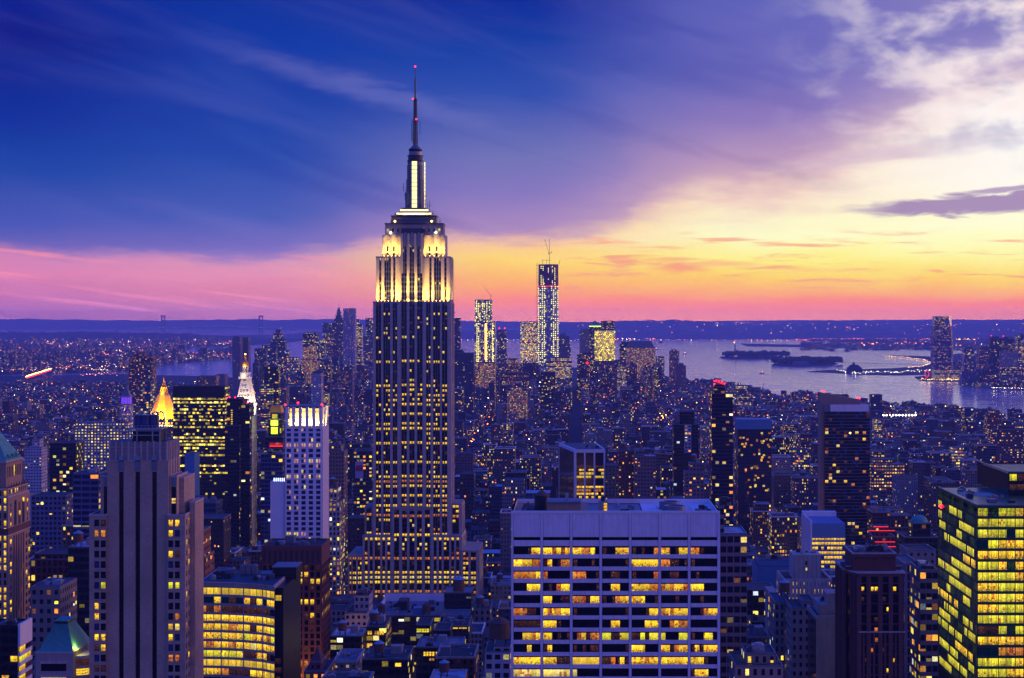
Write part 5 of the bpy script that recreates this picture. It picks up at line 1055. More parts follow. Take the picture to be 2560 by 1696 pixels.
# ---- Hudson side / midtown west towers
def slant():
    Y = 1560.; R = root('slant_top_tower', 'tall dark glass tower with slanted tan top and floor lines, red beacons at both ends', 'skyscraper', X(2116, Y), Y + 20); x = lambda p: X(p, Y); z = lambda r: Z(r, Y)
    rr = random.Random(12); fc = Facade(R, 6); W_ = fc.wall; x0, x1 = x(2062), x(2175); n = 42; z1 = z(1029); fh = (z1 - z(1370)) / n; z0 = z1 - n * fh
    W_.mat(M['glassk']).box(x0, x1, Y, Y + 26, z0 - 90, z1, 'FBLR'); W_.mat(M['concrete']).box(x(2076), x1 - 1, Y - .3, Y + .6, z1, z(1012)); W_.mat(M['lead']).box(x0, x1, Y + .6, Y + 26, z1, z(1013))
    for j in range(n + 20): W_.mat(M['lead']).box(x0 - .1, x1 + .1, Y - .45, Y, z1 - j * fh - .35, z1 - j * fh)
    for j in range(n):
        for i in range(12):
            if rr.random() < .30:
                a = x0 + (x1 - x0) * i / 12; fc.window('F', Y, a + .3, a + (x1 - x0) / 12 - .3, z1 - j * fh - fh + .1, z1 - j * fh - .5, rr.choice('YOWDDBBBB') if j > 3 else rr.choice('BDK'), .12)
    W_.mat(M['tan']); zb = z(1029)
    W_.v += []; p0, p1 = x(2056), x(2155); ya, yb = Y + 8, Y + 30
    W_.face([(p0, ya, 60), (p1, ya, 60), (p1, ya, z(1001)), (p0, ya, z(983))]); W_.face([(p1, ya, 60), (p1, yb, 60), (p1, yb, z(1001)), (p1, ya, z(1001))]); W_.face([(p0, yb, 60), (p0, ya, 60), (p0, ya, z(983)), (p0, yb, z(983))]); W_.face([(p0, ya, z(983)), (p1, ya, z(1001)), (p1, yb, z(1001)), (p0, yb, z(983))])
    fc.finish()
    for px, r_ in ((2058, 981), (2063, 982), (2148, 998), (2153, 1000)): beacon(R, x(px), ya + .5, z(r_), .9)
    for px, h in ((2112, 8), (2100, 5), (2122, 6)): q = MB(); q.mat(M['dark']).bar((x(px), ya + 5, z(993)), (x(px), ya + 5, z(993) + h), .15); q.build('aerial', R)
    q = MB(); q.mat(E['warm']).octa(x(2125), Y - .5, z(1083), .9); q.build('bright_lamp', R)
slant()
R, zs = T('beacon_tower', 'tall dark striped tower with a red lit slanted crown', [(1780, 1832, 985), (1784, 1812, 968), (1786, 1812, 962, 2, 20)], 1450, 30, facade('striped_wall', [(46, 44, 66), (50, 46, 70)], (.97, .74), glass=(12, 13, 30), p=.16, s=1.6, pal=PALW, coh=.2), 3, 3.2, 'skyscraper')
q = MB(); Yb = 1452; q.mat(E['redstrip']).bar((X(1786, Yb), Yb, Z(953, Yb)), (X(1812, Yb), Yb, Z(962, Yb)), .5); q.build('red_light_strip', R)
for px, r_ in ((1786, 955), (1791, 953), (1798, 955), (1805, 958), (1811, 961), (1786, 962)): beacon(R, X(px, 1450), 1449, Z(r_, 1450), .7)
R, zs = T('dark_block', 'dark apartment tower with a pale gridded bay left of the red crowned tower', [(1684, 1746, 1062), (1699, 1736, 1030, 2, 26)], 1720, 26, 'dglass', 3, 3.3, 'apartment tower')
q = MB(); q.wallbox(X(1711, 1720), X(1728, 1720), 1718.5, 1719.9, Z(1132, 1720), Z(1062, 1720), 64, 3.4, 3.6, M['white_fl'], M['roof']); q.build('bay', R)
T('domed_apartments', 'pale stone apartment tower with a small round tank on its roof', [(1712, 1760, 1182), (1724, 1758, 1160, 2, 16)], 1380, 18, 'resid', 3, 3.3, 'apartment tower', top='tank')
def crown_panel():
    Y = 1700.; R, zs = T('panel_crown_tower', 'dark reflective glass tower with a blank blue panel crown', [(1845, 1929, 1073)], Y, 28, facade('reflective_glass_wall', [(30, 36, 50)], (.8, .8), glass=(20, 26, 46), p=.10, s=1.3, pal=PALW, coh=0, grough=.1), 2.2, 3.3, 'skyscraper')
    q = MB(); q.mat(M['bluepanel']).box(X(1843.5, Y), X(1930, Y), Y - .4, Y + 28, Z(1073.5, Y), Z(1049, Y)); q.build('crown', R)
    rr = random.Random(9)
    for i in range(34): q = MB(); a, b = X(rr.uniform(1848, 1924), Y), Z(rr.uniform(1085, 1230), Y); q.mat(P[rr.choice('YODWO')]).box(a, a + 2.2, Y - .12, Y - .02, b, b + 1.8); q.build('window', R)
crown_panel()
T('brown_tower_block', 'dark brown apartment tower with one column of amber windows', [(1546, 1586, 1128)], 1560, 24, 'brick', 3, 3.2, 'apartment tower', top='tank')
T('stone_apartments', 'grey stone apartment tower with rounded balconies and wooden water tank', [(1586, 1640, 1142), (1588, 1612, 1128, 2, 18)], 1540, 22, 'resid', 3, 3.4, 'apartment tower', top='tank')
T('pink_apartments', 'pinkish stone building with small windows between black tower and brown tower', [(1512, 1547, 1164)], 1600, 20, 'lime', 3, 3.4, 'building')
def frame_tower():
    Y = 1700.; x = lambda p: X(p, Y); z = lambda r: Z(r, Y); R = root('white_frame_tower', 'black glass office tower with white corner columns, white cornice and yellow floors', 'office building', X(1460, Y), Y + 30); fc = Facade(R, 7); W_ = fc.wall; rr = random.Random(8)
    A, B, C, D = (X(1398, 1790), 1790.), (X(1436, Y), Y), (x(1512), Y), (X(1490, 1790), 1790.); fp = [A, B, C, D]
    W_.mat(M['glassk']).prism([B, C, D, A], 2, z(1133)); W_.mat(M['concrete']).prism([(B[0], B[1] - .6), (C[0] + .5, C[1] - .6), (D[0] + .5, D[1]), (A[0] - .6, A[1])], z(1132), z(1124)); W_.mat(M['dark']).prism([(B[0] + 2, B[1] + 2), (C[0] - 1.5, C[1] + 2), (D[0] - 1.5, D[1] - 1.5), (A[0] + 1.8, A[1] - 1.5)], z(1124), z(1124) + .1)
    for px in (1439, 1462, 1486, 1511): W_.mat(M['concrete']).box(x(px) - .8, x(px) + .8, Y - .9, Y, 2, z(1132))
    W_.mat(M['concrete']).bar((B[0], B[1], 2), (B[0], B[1], z(1132)), .8).bar((A[0], A[1], 2), (A[0], A[1], z(1132)), .8)
    rows = "KKKDYSSKKYOYYYKYYK"
    for j in range(18):
        zt = z(1139 + j * 8.5)
        for i in range(3):
            a, b = x((1441, 1464, 1488)[i]), x((1461, 1485, 1510)[i])
            for q in range(3):
                key = rows[j] if rr.random() < .8 else 'K'
                fc.window('F', Y, a + (b - a) * q / 3 + .2, a + (b - a) * (q + 1) / 3 - .1, zt - 2.2, zt, key, .1)
    fc.finish(); units(R, x(1460), x(1500), Y + 12, Y + 40, z(1124), 5, 3)
frame_tower()
def blue_box():
    Y = 1400.; x = lambda p: X(p, Y); z = lambda r: Z(r, Y); dp = 58
    rows = [1, 1, .8, 1, .8, 1, .5, .9, .4, .6, .3, .9, .4, .4, .8, .3]
    R, fc, x0, x1, zt = framed('blue_crown_block', 'white framed office tower with blue panel crown above lit yellow floors', 'office building', 2030, 2113, 1344, Y, dp, 11, 16, 3.9, M['bluepanel'], lambda i, j, r: ('Y' if r.random() < rows[15 - j] else 'B') if i < 50 else 'B', None, .35, 1.6, seed=19, par=.1)
    fc.wall.mat(M['concrete']).box(x0 - 1.2, x0, Y - .6, Y + dp, 2, z(1302)); fc.finish()
    q = MB(); q.mat(M['bluepanel']).box(x0 + .2, x1, Y - .2, Y + dp - 8, zt + .1, z(1309)); q.mat(M['concrete']).box(x0 - 1., x1 + .3, Y + dp - 8, Y + dp, zt + .1, z(1297)); q.build('crown', R)
blue_box()
def stepped():
    Y = 800.; rr = random.Random(5)
    lit = lambda i, j, r: 'Y' if (j in (20, 19) and r.random() < .7) or r.random() < .24 else 'K'
    R, fc, x0, x1, zt = framed('stepped_stone_tower', 'pale stone stepped tower with blank square top and a row of lit windows', 'office building', 1960, 2078, 1452, Y, 26, 13, 22, 4.0, M['stone_l'], lit, 'L', 1.5, 1.7, 8, seed=23)
    fc.wall.mat(M['stone_l']).box(X(1985, Y), X(2056, Y), Y + 4, Y + 18, zt, Z(1390, Y)); 
    for i in range(7): c = X(1989 + i * 11, Y); fc.wall.mat(M['stone']).box(c - .25, c + .25, Y + 3.8, Y + 4, zt, Z(1392, Y))
    fc.window('F', Y + 4, X(2016, Y), X(2022, Y), Z(1416, Y), Z(1406, Y), 'K'); fc.window('F', Y + 4, X(2017, Y), X(2021, Y), Z(1430, Y), Z(1423, Y), 'W'); fc.wall.mat(M['stone']).box(X(1936, Y), X(1960, Y) - .4, Y + 8, Y + 40, 2, Z(1500, Y))
    fc.finish(); units(R, X(1990, Y), X(2050, Y), Y + 6, Y + 16, Z(1390, Y), 4, 3, .7)
    lit = lambda i, j, r: ('S' if j in (14, 13) else 'Y') if r.random() < (.95 if j in (14, 13) else .62) and i > 0 else 'K'
    R, fc, x0, x1, zt = framed('bright_window_block', 'setback stone block with very bright yellow windows left of the brown pier tower', 'office building', 2040, 2111, 1545, 700, 26, 6, 17, 3.85, M['stone'], lit, None, 1.9, 1.3, seed=29)
    fc.wall.mat(M['stone']).box(X(2052, 700), X(2120, 700), 704, 722, zt, Z(1516, 700)).box(X(2072, 700), X(2112, 700), 706, 718, Z(1516, 700), Z(1490, 700)); fc.finish(); units(R, X(2055, 700), X(2110, 700), 705, 718, Z(1516, 700), 3, 3, .6)
stepped()
def brown_piers():
    Y = 620.; x = lambda p: X(p, Y); z = lambda r: Z(r, Y); R = root('brown_pier_tower', 'brown stone tower with vertical piers, dark glass bays and square brick top', 'office building', X(2190, Y), Y + 20); fc = Facade(R, 61); W_ = fc.wall; rr = random.Random(31); dp = 30
    B_ = M['brown']; poly = [(x(2146), Y), (x(2262), Y), (x(2262), Y + dp), (x(2120), Y + dp), (x(2120), Y + 9), (x(2133), Y + 4)]
    W_.mat(M['glassk']).prism([(a + (.3 if a < x(2190) else -.3), b + (.3 if b < Y + 15 else 0)) for a, b in poly], 2, z(1436)); W_.mat(B_).prism(poly, z(1442), z(1433)); W_.mat(M['stone_l']).prism([(a + (-.4 if a < x(2190) else .4), b - (.4 if b < Y + 15 else 0)) for a, b in poly], z(1434), z(1431))
    for px in (2147, 2171, 2200, 2226, 2251): W_.mat(B_).box(x(px) - .7, x(px) + .9, Y - .5, Y + .4, 2, z(1442))
    for px in (2159, 2185, 2213, 2239): W_.mat(B_).box(x(px) - .35, x(px) + .35, Y - .3, Y + .3, 2, z(1580))
    for px, yy in ((2134, 4.2), (2121, 9), (2140, 2)): W_.mat(B_).box(x(px) - .6, x(px) + .5, Y + yy - .6, Y + yy + .6, 2, z(1442))
    for i in range(6): W_.mat(B_).box(x(2120) - .3, x(2120) + .5, Y + 10 + i * 3.6, Y + 11.3 + i * 3.6, 2, z(1442))
    W_.mat(M['stone_l']).box(x(2146), x(2263), Y - .75, Y + .1, z(1581), z(1578.5))
    for j in range(12):
        W_.mat(B_).box(x(2148), x(2262), Y + .02, Y + .28, z(1460 + j * 25.5), z(1457 + j * 25.5))
        for i in range(4):
            for q in range(2):
                a = x((2150, 2174, 2204, 2230)[i] + 3 + q * 10)
                if rr.random() < .16: fc.window('F', Y + .3, a, a + 1.1, z(1478 + j * 25.5), z(1468 + j * 25.5), rr.choice('YDOD'), .08)
                else: fc.window('F', Y + .3, a, a + 1.1, z(1478 + j * 25.5), z(1464 + j * 25.5), 'K', .08)
    fc.finish()
    t = MB(); t.mat(M['redbrick']).box(x(2136), x(2243), Y + 3, Y + 22, z(1431), z(1396)); t.mat(B_).box(x(2134), x(2245), Y + 2.7, Y + 22.3, z(1396), z(1388)); o = t.build('top_storey', R)
    p = MB(); p.mat(M['stone_l']); a, b, c, d = x(2134), x(2245), Y + 2.6, Y + 22.4; h0, h1 = z(1388), z(1385)
    p.box(a, b, c, c + .6, h0, h1).box(a, a + .6, c + .6, d - .6, h0, h1).box(b - .6, b, c + .6, d - .6, h0, h1).box(a, b, d - .6, d, h0, h1); p.build('parapet', o)
    for i in range(15): q = MB(); q.mat(M['dark']).box(x(2140 + i * 7), x(2143 + i * 7), Y + 2.6, Y + 2.7, z(1399), z(1396)); q.build('brick_corbel', o)
    units(R, x(2145), x(2235), Y + 6, Y + 18, z(1388), 7, 2, .9); q = MB(); q.mat(M['wood']).pyr(x(2190), x(2212), Y + 7, Y + 12, z(1388), z(1379), .05); q.build('tank_roof', R)
    for s_, (pa, pb) in enumerate(((2120, 2134), (2245, 2262))): q = MB(); q.mat(M['redbrick']).box(x(pa), x(pb), Y + 5 + s_, Y + 18, z(1431), z(1422)); q.mat(M['stone_l']).box(x(pa), x(pb), Y + 4.8 + s_, Y + 5.2 + s_, z(1422), z(1420)); q.build('corner_block', R)
brown_piers()
T('grid_apartments', 'beige gridded apartment tower with dark windows right of the white office slab', [(1800, 1868, 1337), (1799, 1815, 1272, 6, 22)], 650, 24, facade('grid_wall', [(132, 112, 112)], (.84, .62), glass=(14, 16, 30), p=.16, s=1.1, pal=PALW, coh=.3), 2.6, 3.9, 'apartment tower', top='units')
T('narrow_tower', 'narrow grey tower with three columns of amber windows beside the green glass tower', [(2300, 2345, 1427)], 640, 20, facade('three_bay_wall', [(118, 100, 108)], (.72, .55), p=.62, s=1.3, pal=PAL, coh=.6), 2.4, 3.95, 'office building', top='units')
T('grey_blank_block', 'grey block with banded blank wall behind the narrow tower', [(2262, 2300, 1412)], 760, 30, 'ribbed', 3, 3.8, 'building')
R, zs = T('red_lit_block', 'building with glowing red roof terraces beyond the brown pier tower', [(2180, 2245, 1372), (2186, 2240, 1345, 4, 22), (2192, 2228, 1322, 8, 20)], 1150, 26, 'brick', 3, 3.5, 'building')
for a, b, r_, d in ((2174, 2240, 1328, 3.5), (2188, 2226, 1320, 7.5), (2190, 2240, 1356, 3), (2184, 2244, 1366, -.6)): q = MB(); q.mat(E['redstrip']).box(X(a, 1150), X(b, 1150), 1150 + d, 1150 + d + .3, Z(r_ + 1.6, 1150), Z(r_, 1150)); q.build('red_light_strip', R)
T('teal_roof_block', 'dark block with rounded teal rooftop plant beside the green glass tower', [(2262, 2345, 1345), (2285, 2330, 1312, 4, 20)], 1050, 30, 'dglass', 3, 3.6, 'building', top='dome')
T('pale_cornice_block', 'pale stone block with tall slots below the teal rooftop plant', [(2270, 2340, 1378)], 900, 24, 'lime', 4, 3.8, 'building')
T('terrace_sheds', 'low building with four white pitched rooftop sheds', [(1893, 1985, 1418), (1898, 1985, 1405, 6, 26)], 1150, 34, M['bluepanel'], 3, 3.6, 'building', top='units')
T('low_pale_block', 'pale stone block with dark tiled penthouse at the bottom edge right of the slab', [(1838, 1958, 1668), (1868, 1945, 1645, 6, 22)], 600, 26, 'lime', 3, 3.8, 'building', top='units')
T('lit_base_block', 'dark office building with lit stone columns at its side', [(1868, 1938, 1476), (1868, 1905, 1540, -20, 0)], 980, 26, 'dglass', 3, 3.8, 'office building', top='units')
T('amber_brick_tower', 'tan brick loft tower with many amber windows left of the stepped stone tower', [(1936, 1962, 1508), (1962, 1975, 1500, 4, 26)], 760, 26, 'lime', 3, 3.8, 'building', top='tank')
T('steep_stone_block', 'narrow stone block of arched windows in front of the stepped stone tower', [(1978, 2042, 1522), (2008, 2040, 1508, 3, 20)], 740, 22, 'lime', 2.6, 3.8, 'building')
T('wide_loft', 'wide loft building full of warm amber windows behind the slanted tower', [(2178, 2262, 1162), (2184, 2240, 1150, 4, 24)], 1950, 30, facade('amber_wall', [(100, 78, 84)], (.55, .5), p=.62, s=1.6, pal=PALW, coh=.6), 3, 3.9, 'building')
T('far_amber_block', 'amber windowed apartment block above the green glass tower', [(2482, 2580, 1075), (2500, 2560, 1066, 3, 20)], 2500, 30, facade('amber_wall_two', [(96, 70, 80)], (.6, .5), p=.7, s=1.6, pal=PALW, coh=.5), 3.2, 3.6, 'apartment tower')
# ---- left middle distance
T('pale_wide_block', 'long pale building with many lit windows behind the deco tower', [(186, 330, 1072), (186, 318, 1058, 3, 24)], 1900, 28, facade('long_block_wall', [(128, 124, 150)], (.5, .5), p=.75, s=1.6, pal=PALY, coh=.4), 3.6, 3.3, 'apartment block', top='units')
T('dark_wide_block', 'dark flat-roofed block with few yellow windows below the long pale building', [(124, 190, 1108)], 1500, 24, 'dglass', 3, 3.5, 'building')
T('white_stepped_flats', 'white stepped apartment house with small dark windows', [(62, 104, 1120), (78, 98, 1100, 2, 14)], 1650, 18, 'white_fl', 3, 3., 'apartment block')
T('blue_pier_tower', 'dark blue glass tower with thin vertical mullions left of the deco tower', [(182, 247, 1185)], 1000, 26, facade('pier_glass_wall', [(70, 80, 120)], (.88, .6), glass=(12, 16, 44), p=.32, s=1.5, pal=PAL, coh=.8), 4.5, 3.6, 'office building', top='units')
T('red_lit_loft', 'dark red brick building with two full rows of amber windows', [(76, 172, 1400), (80, 172, 1388, 3, 22)], 900, 26, facade('red_row_wall', [(90, 44, 44)], (.6, .62), p=.7, s=1.6, pal=PALW, coh=.85), 3.1, 3.9, 'building')
T('black_amber_block', 'black building with scattered amber windows left of the deco tower', [(170, 226, 1370)], 820, 24, 'dglass', 3, 3.7, 'building', top='tank')
T('cornice_block', 'dim stone palazzo block with arched roofline below the red brick loft', [(76, 150, 1470)], 760, 26, 'lime', 3.4, 4.2, 'building', top='units')
T('amber_bank', 'stone block with rows of bright amber windows near the ornate tower', [(78, 165, 1240)], 1300, 24, facade('bank_wall', [(92, 90, 120)], (.56, .6), p=.62, s=1.6, pal=PALY, coh=.6), 3.2, 3.9, 'building')
T('brown_side_tower', 'brick tower wedged between the deco tower and the bowed office block', [(494, 512, 1395), (494, 506, 1330, 2, 20)], 830, 22, 'brick', 3, 3.7, 'building')
T('grey_side_block', 'blue grey office block right of the deco tower', [(462, 500, 1250), (500, 540, 1258, 0, 24)], 1250, 26, 'bglass', 3, 3.7, 'office building', top='units')
T('dark_blue_side', 'thin dark slab with bright edge right of the deco tower', [(462, 486, 1136)], 1400, 20, M['bluepanel'], 3, 3.7, 'building')
T('black_top_tower', 'black topped tower with white gridded lower block in the left middle distance', [(662, 696, 918), (655, 684, 960, -12, 10)], 3000, 24, 'dglass', 3, 3.7, 'office building', mat2='strip')
T('garment_block_left', 'tall narrow loft with amber windows beside the pale blue-window tower', [(823, 860, 1130), (826, 852, 1115, 3, 20)], 1600, 26, 'cityoff', 3, 3.7, 'building', top='tank')
T('avenue_loft', 'dark avenue loft with stepped amber lit windows left of the stepped skyscraper', [(822, 850, 1255), (822, 842, 1222, 3, 22)], 1250, 26, 'cityoff', 3, 3.7, 'building', top='tank')
T('billboard_block', 'dark building carrying a pale poster beside the stepped skyscraper', [(884, 930, 1128)], 1650, 26, 'cityoff', 3, 3.7, 'building')
R = bpy.data.objects['billboard_block']; q = MB(); q.mat(surf('poster_paper', (150, 150, 190), .7, .4, .6)).box(X(888, 1648), X(908, 1648), 1648.6, 1649, Z(1196, 1648), Z(1155, 1648)); q.mat(surf('poster_art', (150, 50, 80), .7, .5, .8)).lathe(X(898, 1648), 1648.4, [(2.8, Z(1178, 1648)), (3.6, Z(1172, 1648)), (2.6, Z(1164, 1648))], 10, 0, 1, .1); q.build('poster', R)
T('lit_sign_loft', 'loft with three bright rows of windows above the poster building', [(868, 928, 1122), (872, 925, 1112, 4, 20)], 1900, 24, 'cityoff', 3, 3.5, 'building')
# ---- lower Manhattan skyline
g_ = 'towers of the far downtown skyline'
DT = [
 ('stepped dark tower with bright ship-like roof edge', [(675, 713, 850), (683, 705, 836, 3, 26), (688, 700, 826, 5, 20)], 5900, 'cityoff'),
 ('pale block with green lit roof edge', [(636, 664, 873)], 5200, 'cityoff'), ('blue slab right behind the green edged block', [(655, 690, 865)], 5500, 'bglass'),
 ('broad flat-topped dark tower over the harbour', [(757, 793, 836), (760, 790, 832, 2, 30)], 5900, 'dglass'), ('square tower with glowing horizontal stripes', [(806, 836, 809)], 6000, 'strip'),
 ('wide low blue office block with lit top rows', [(785, 812, 852)], 5800, 'bglass'), ('glass tower with slanted top right of the wavy steel tower', [(889, 904, 812), (889, 897, 800, 2, 20)], 5900, 'strip'),
 ('blue tower with crown rails hugging the stepped skyscraper', [(914, 932, 797)], 5950, 'bglass'), ('dark striped block low beside the stepped skyscraper', [(908, 932, 842)], 5600, 'strip'),
 ('tan wedding-cake tower with bright lit middle', [(753, 775, 900), (757, 770, 868, 2, 24)], 5000, 'gold_lit'), ('second tan setback tower with lit upper floors', [(773, 792, 905), (776, 788, 862, 2, 24)], 5050, 'gold_lit'),
 ('low wide lit block left of the tan towers', [(715, 745, 895)], 4900, 'cityoff'), ('blue block with ribbon windows above the black topped tower', [(694, 722, 878)], 5300, 'bglass'),
 ('pair of slim blue-lit slabs below the spire skyline', [(778, 803, 935)], 3900, 'white_fl'), ('pale pencil tower with lit cap', [(871, 881, 925)], 3800, 'resid'),
 ('green roofed courthouse tower', [(809, 826, 900)], 5000, 'cityoff'), ('small blue office slab among the green roofs', [(828, 846, 893)], 5100, 'bglass'),
 ('dark narrow tower immediately right of the stepped skyscraper', [(1133, 1151, 797)], 5900, 'dglass'), ('red brick-like block with lit rows right of the stepped skyscraper', [(1133, 1184, 884), (1136, 1160, 876, 3, 20)], 4600, 'cityoff'),
 ('slim tower with twin red roof lights', [(1243, 1266, 826), (1241, 1268, 886, -10, 30)], 5800, 'cityoff'), ('bright lit low block below the yellow dotted tower', [(1188, 1238, 908)], 4700, 'gold_lit'),
 ('brown telephone building with stepped roof', [(1255, 1322, 932), (1262, 1305, 912, 3, 28), (1270, 1296, 898, 6, 24)], 4800, 'brick'), ('pale flat block glowing yellow over a terraced front', [(1268, 1318, 978), (1276, 1305, 970, 4, 24)], 3900, 'gold_lit'),
 ('glassy office tower left of the tallest tower', [(1301, 1352, 806)], 5900, facade('ribbon_lit_wall', [(90, 96, 130)], (.96, .55), glass=(30, 40, 76), p=.8, s=2.3, pal=PAL, coh=.7)), ('domed brown office tower right of the tallest tower', [(1397, 1423, 842), (1380, 1427, 862, -8, 20)], 5700, 'cityoff'),
 ('white terraced block with bright ribbon floors', [(1366, 1430, 905), (1378, 1425, 896, 3, 20)], 4900, 'strip'), ('dark windowless looking slab in front of the white terraces', [(1351, 1388, 932)], 4100, 'dglass'),
 ('dark tower with red lit clock face', [(1443, 1488, 888), (1450, 1482, 883, 3, 20)], 5300, 'dglass'), ('brown round-shouldered tower left of the copper pyramid tower', [(1449, 1474, 830), (1452, 1472, 824, 2, 20)], 6000, 'cityoff'),
 ('brown half of the trapezoid roofed tower pair', [(1549, 1582, 862), (1553, 1578, 856, 2, 30)], 6000, 'cityoff'), ('slate tower with grey trapezoid roof and lilac windows', [(1566, 1638, 870)], 5900, 'gold_lit'),
 ('low brick block under the yellow office tower', [(1485, 1540, 905)], 5200, 'resid'), ('dark brown apartment slab near the harbour', [(1538, 1566, 902)], 5200, 'resid'),
 ('small blue tower right of the slate tower', [(1640, 1661, 893)], 5600, 'cityoff'), ('red brick waterfront tower with stepped crown', [(1674, 1698, 880), (1678, 1692, 876, 2, 16)], 5600, 'resid'),
 ('lower red brick waterfront tower with spiked crown', [(1690, 1715, 916), (1697, 1709, 910, 2, 14)], 5500, 'resid'), ('blue pier warehouse with lit terraces by the river', [(1830, 1890, 985), (1836, 1880, 974, 3, 40), (1842, 1870, 966, 6, 40)], 4600, 'strip'),
 ('pale slab with a white sign frame before the river', [(2177, 2206, 1028), (2177, 2206, 988, 2, 20)], 3600, 'bglass'), ('apartment tower pair behind the river terminal', [(2412, 2440, 1022)], 3400, 'bglass'),
 ('second blue tower near the terminal', [(2444, 2470, 1026)], 3300, 'bglass'), ('pink brick tower in front of the river at the right edge', [(2470, 2503, 1034), (2478, 2500, 1028, 2, 20)], 3100, 'brick'),
 ('old ribbed telephone tower standing behind the white spire', [(581, 601, 848), (583, 599, 843, 2, 20)], 4700, 'ribbed'), ('right half of the ribbed tower behind the white spire', [(604, 621, 846)], 4750, 'ribbed'),
 ('dark brown apartment tower alone on the left', [(322, 382, 892), (336, 362, 882, 3, 20)], 3900, facade('dotted_brown_wall', [(58, 40, 60)], (.4, .45), p=.32, s=2.2, pal=PALW, coh=0)),
 ('purple grey ribbed apartment row near the east river', [(540, 562, 938)], 3700, 'ribbed'), ('low blue apartment row left of the black office slab', [(492, 540, 942)], 3500, 'resid'),
 ('flat blue office block beside the gold roof', [(352, 376, 955)], 2700, 'bglass'), ('slim brown slab near the poster building', [(706, 715, 970), (700, 712, 990, -6, 6)], 2900, 'resid'),
]
for lab, bl, Y, mt in DT:
    T('office_tower', lab, bl, Y, 34, mt, 3.4, 3.9, 'tower', group=g_)
def downtown_specials():
    # spire tower, wavy steel tower
    Y = 6000.; R, _ = T('spire_office_tower', 'slender old stone tower with stepped crown and needle spire downtown', [(835, 857, 800), (838, 854, 790, 2, 28), (841, 851, 782, 4, 26)], Y, 30, 'lime', 3.4, 3.9, 'tower')
    q = MB(); q.mat(M['lead']).pyr(X(841, Y), X(851, Y), Y + 4, Y + 18, Z(782, Y), Z(768, Y), .12).bar((X(846, Y), Y + 11, Z(768, Y)), (X(846, Y), Y + 11, Z(758, Y)), .5); q.build('spire', R)
    R = root('wavy_steel_tower', 'tall rippled steel apartment tower, tallest of the left downtown group', 'tower', X(873, 5200), 5215); Y = 5200.; x = lambda p: X(p, Y)
    w_ = MB(); pts = [(858, 0), (861, -2), (864, .5), (868, -.5), (872, 1), (875, -2), (879, .5), (883, -2), (888, 0)]; top = [771, 770, 770, 770, 771, 771.5, 771.5, 771.5, 772]
    poly = [(x(p), Y + d * 1.5) for p, d in pts] + [(x(888), Y + 26), (x(858), Y + 26)]
    w_.wallprism(poly, 2, Z(771, Y), 55, 3.2, 3.3, facade('rippled_steel_wall', [(150, 146, 170)], (.5, .55), glass=(60, 64, 100), p=.16, s=1.8, pal=PALW, coh=0), M['roof']); w_.build('wall', R)
    # yellow dotted pair (tower under construction)
    D = facade('worklight_wall', [(90, 100, 120), ], (.94, .94), glass=(70, 80, 104), p=.30, s=1.3, pal=PALY, coh=.2)
    def dots(R, x0, x1, yf, z0, z1, cols_, step, seed, keep=.8, r=1.6):
        rr = random.Random(seed); n = 0; mb = MB(); mb.mat(E['dot'])
        for c, k in cols_:
            zc = z0
            while zc < z1:
                if rr.random() < k * keep: mb.octa(x0 + (x1 - x0) * c, yf - .8, zc, r); n += 1
                zc += step
        mb.build('work_lamps', R, kind='stuff')
    Y = 5600.; x = lambda p: X(p, Y); z = lambda r: Z(r, Y)
    R, _ = T('construction_tower', 'unfinished glass tower with columns of yellow work lights and a crane', [(1187, 1230, 751), (1187, 1238, 806, -14, 30)], Y, 44, D, 4, 4, 'tower', roofm='roof')
    dots(R, x(1187), x(1238), Y - 14, z(903), z(808), [(.12, 1), (.2, .9), (.55, 1), (.6, .9), (.72, .35), (.88, 1), (.92, .6)], 5.4, 1, .95); dots(R, x(1187), x(1230), Y, z(804), z(753), [(.1, .9), (.2, .7), (.3, .6), (.45, .9), (.55, .8), (.7, .9), (.85, .7)], 5.4, 2, .8)
    s_ = MB(); s_.mat(E['orange']).box(x(1213), x(1217), Y - 15.2, Y - 14.8, z(900), z(812)); s_.build('lit_strip', R)
    q = MB(); q.mat(M['dark']).bar((x(1226), Y + 10, z(751)), (x(1226), Y + 10, z(742)), .8).bar((x(1228), Y + 10, z(742)), (x(1207), Y + 10, z(713)), .55).bar((x(1226), Y + 10, z(740)), (x(1231), Y + 10, z(738)), .8); q.build('crane', R)
    Y = 5000.; x = lambda p: X(p, Y); z = lambda r: Z(r, Y); R = root('unfinished_supertower', 'tallest downtown tower, unfinished, with red netted top, work lights and cranes', 'tower', x(1371), Y + 30)
    cx, cy, a = x(1371), Y + 30, 30.; w_ = MB(); sq = [(cx - a, cy - a), (cx + a, cy - a), (cx + a, cy + a), (cx - a, cy + a)]
    def octo(t, s_):      # chamfered square turning into an octagon upward
        c = s_ * .5 * t; return [(cx - s_ + c, cy - s_), (cx + s_ - c, cy - s_), (cx + s_, cy - s_ + c), (cx + s_, cy + s_ - c), (cx + s_ - c, cy + s_), (cx - s_ + c, cy + s_), (cx - s_, cy + s_ - c), (cx - s_, cy - s_ + c)]
    w_.wallprism(octo(.03, a), 2, z(714), 66, 4, 4, facade('supertower_glass', [(150, 150, 180)], (.9, .8), glass=(66, 76, 120), p=.30, s=.9, pal=PALY, coh=.4, grough=.25), M['roof'], octo(.75, a * .97)); w_.build('glass_wall', R)
    w_ = MB(); w_.wallprism(octo(.75, a * .985), z(714), z(661), 67, 4, 4, facade('netted_wall', [(120, 60, 70)], (.7, .6), glass=(40, 24, 50), p=.25, s=1.6, pal=PALY, coh=.2), M['roof'], octo(.9, a * .97)); w_.build('netted_floors', R)
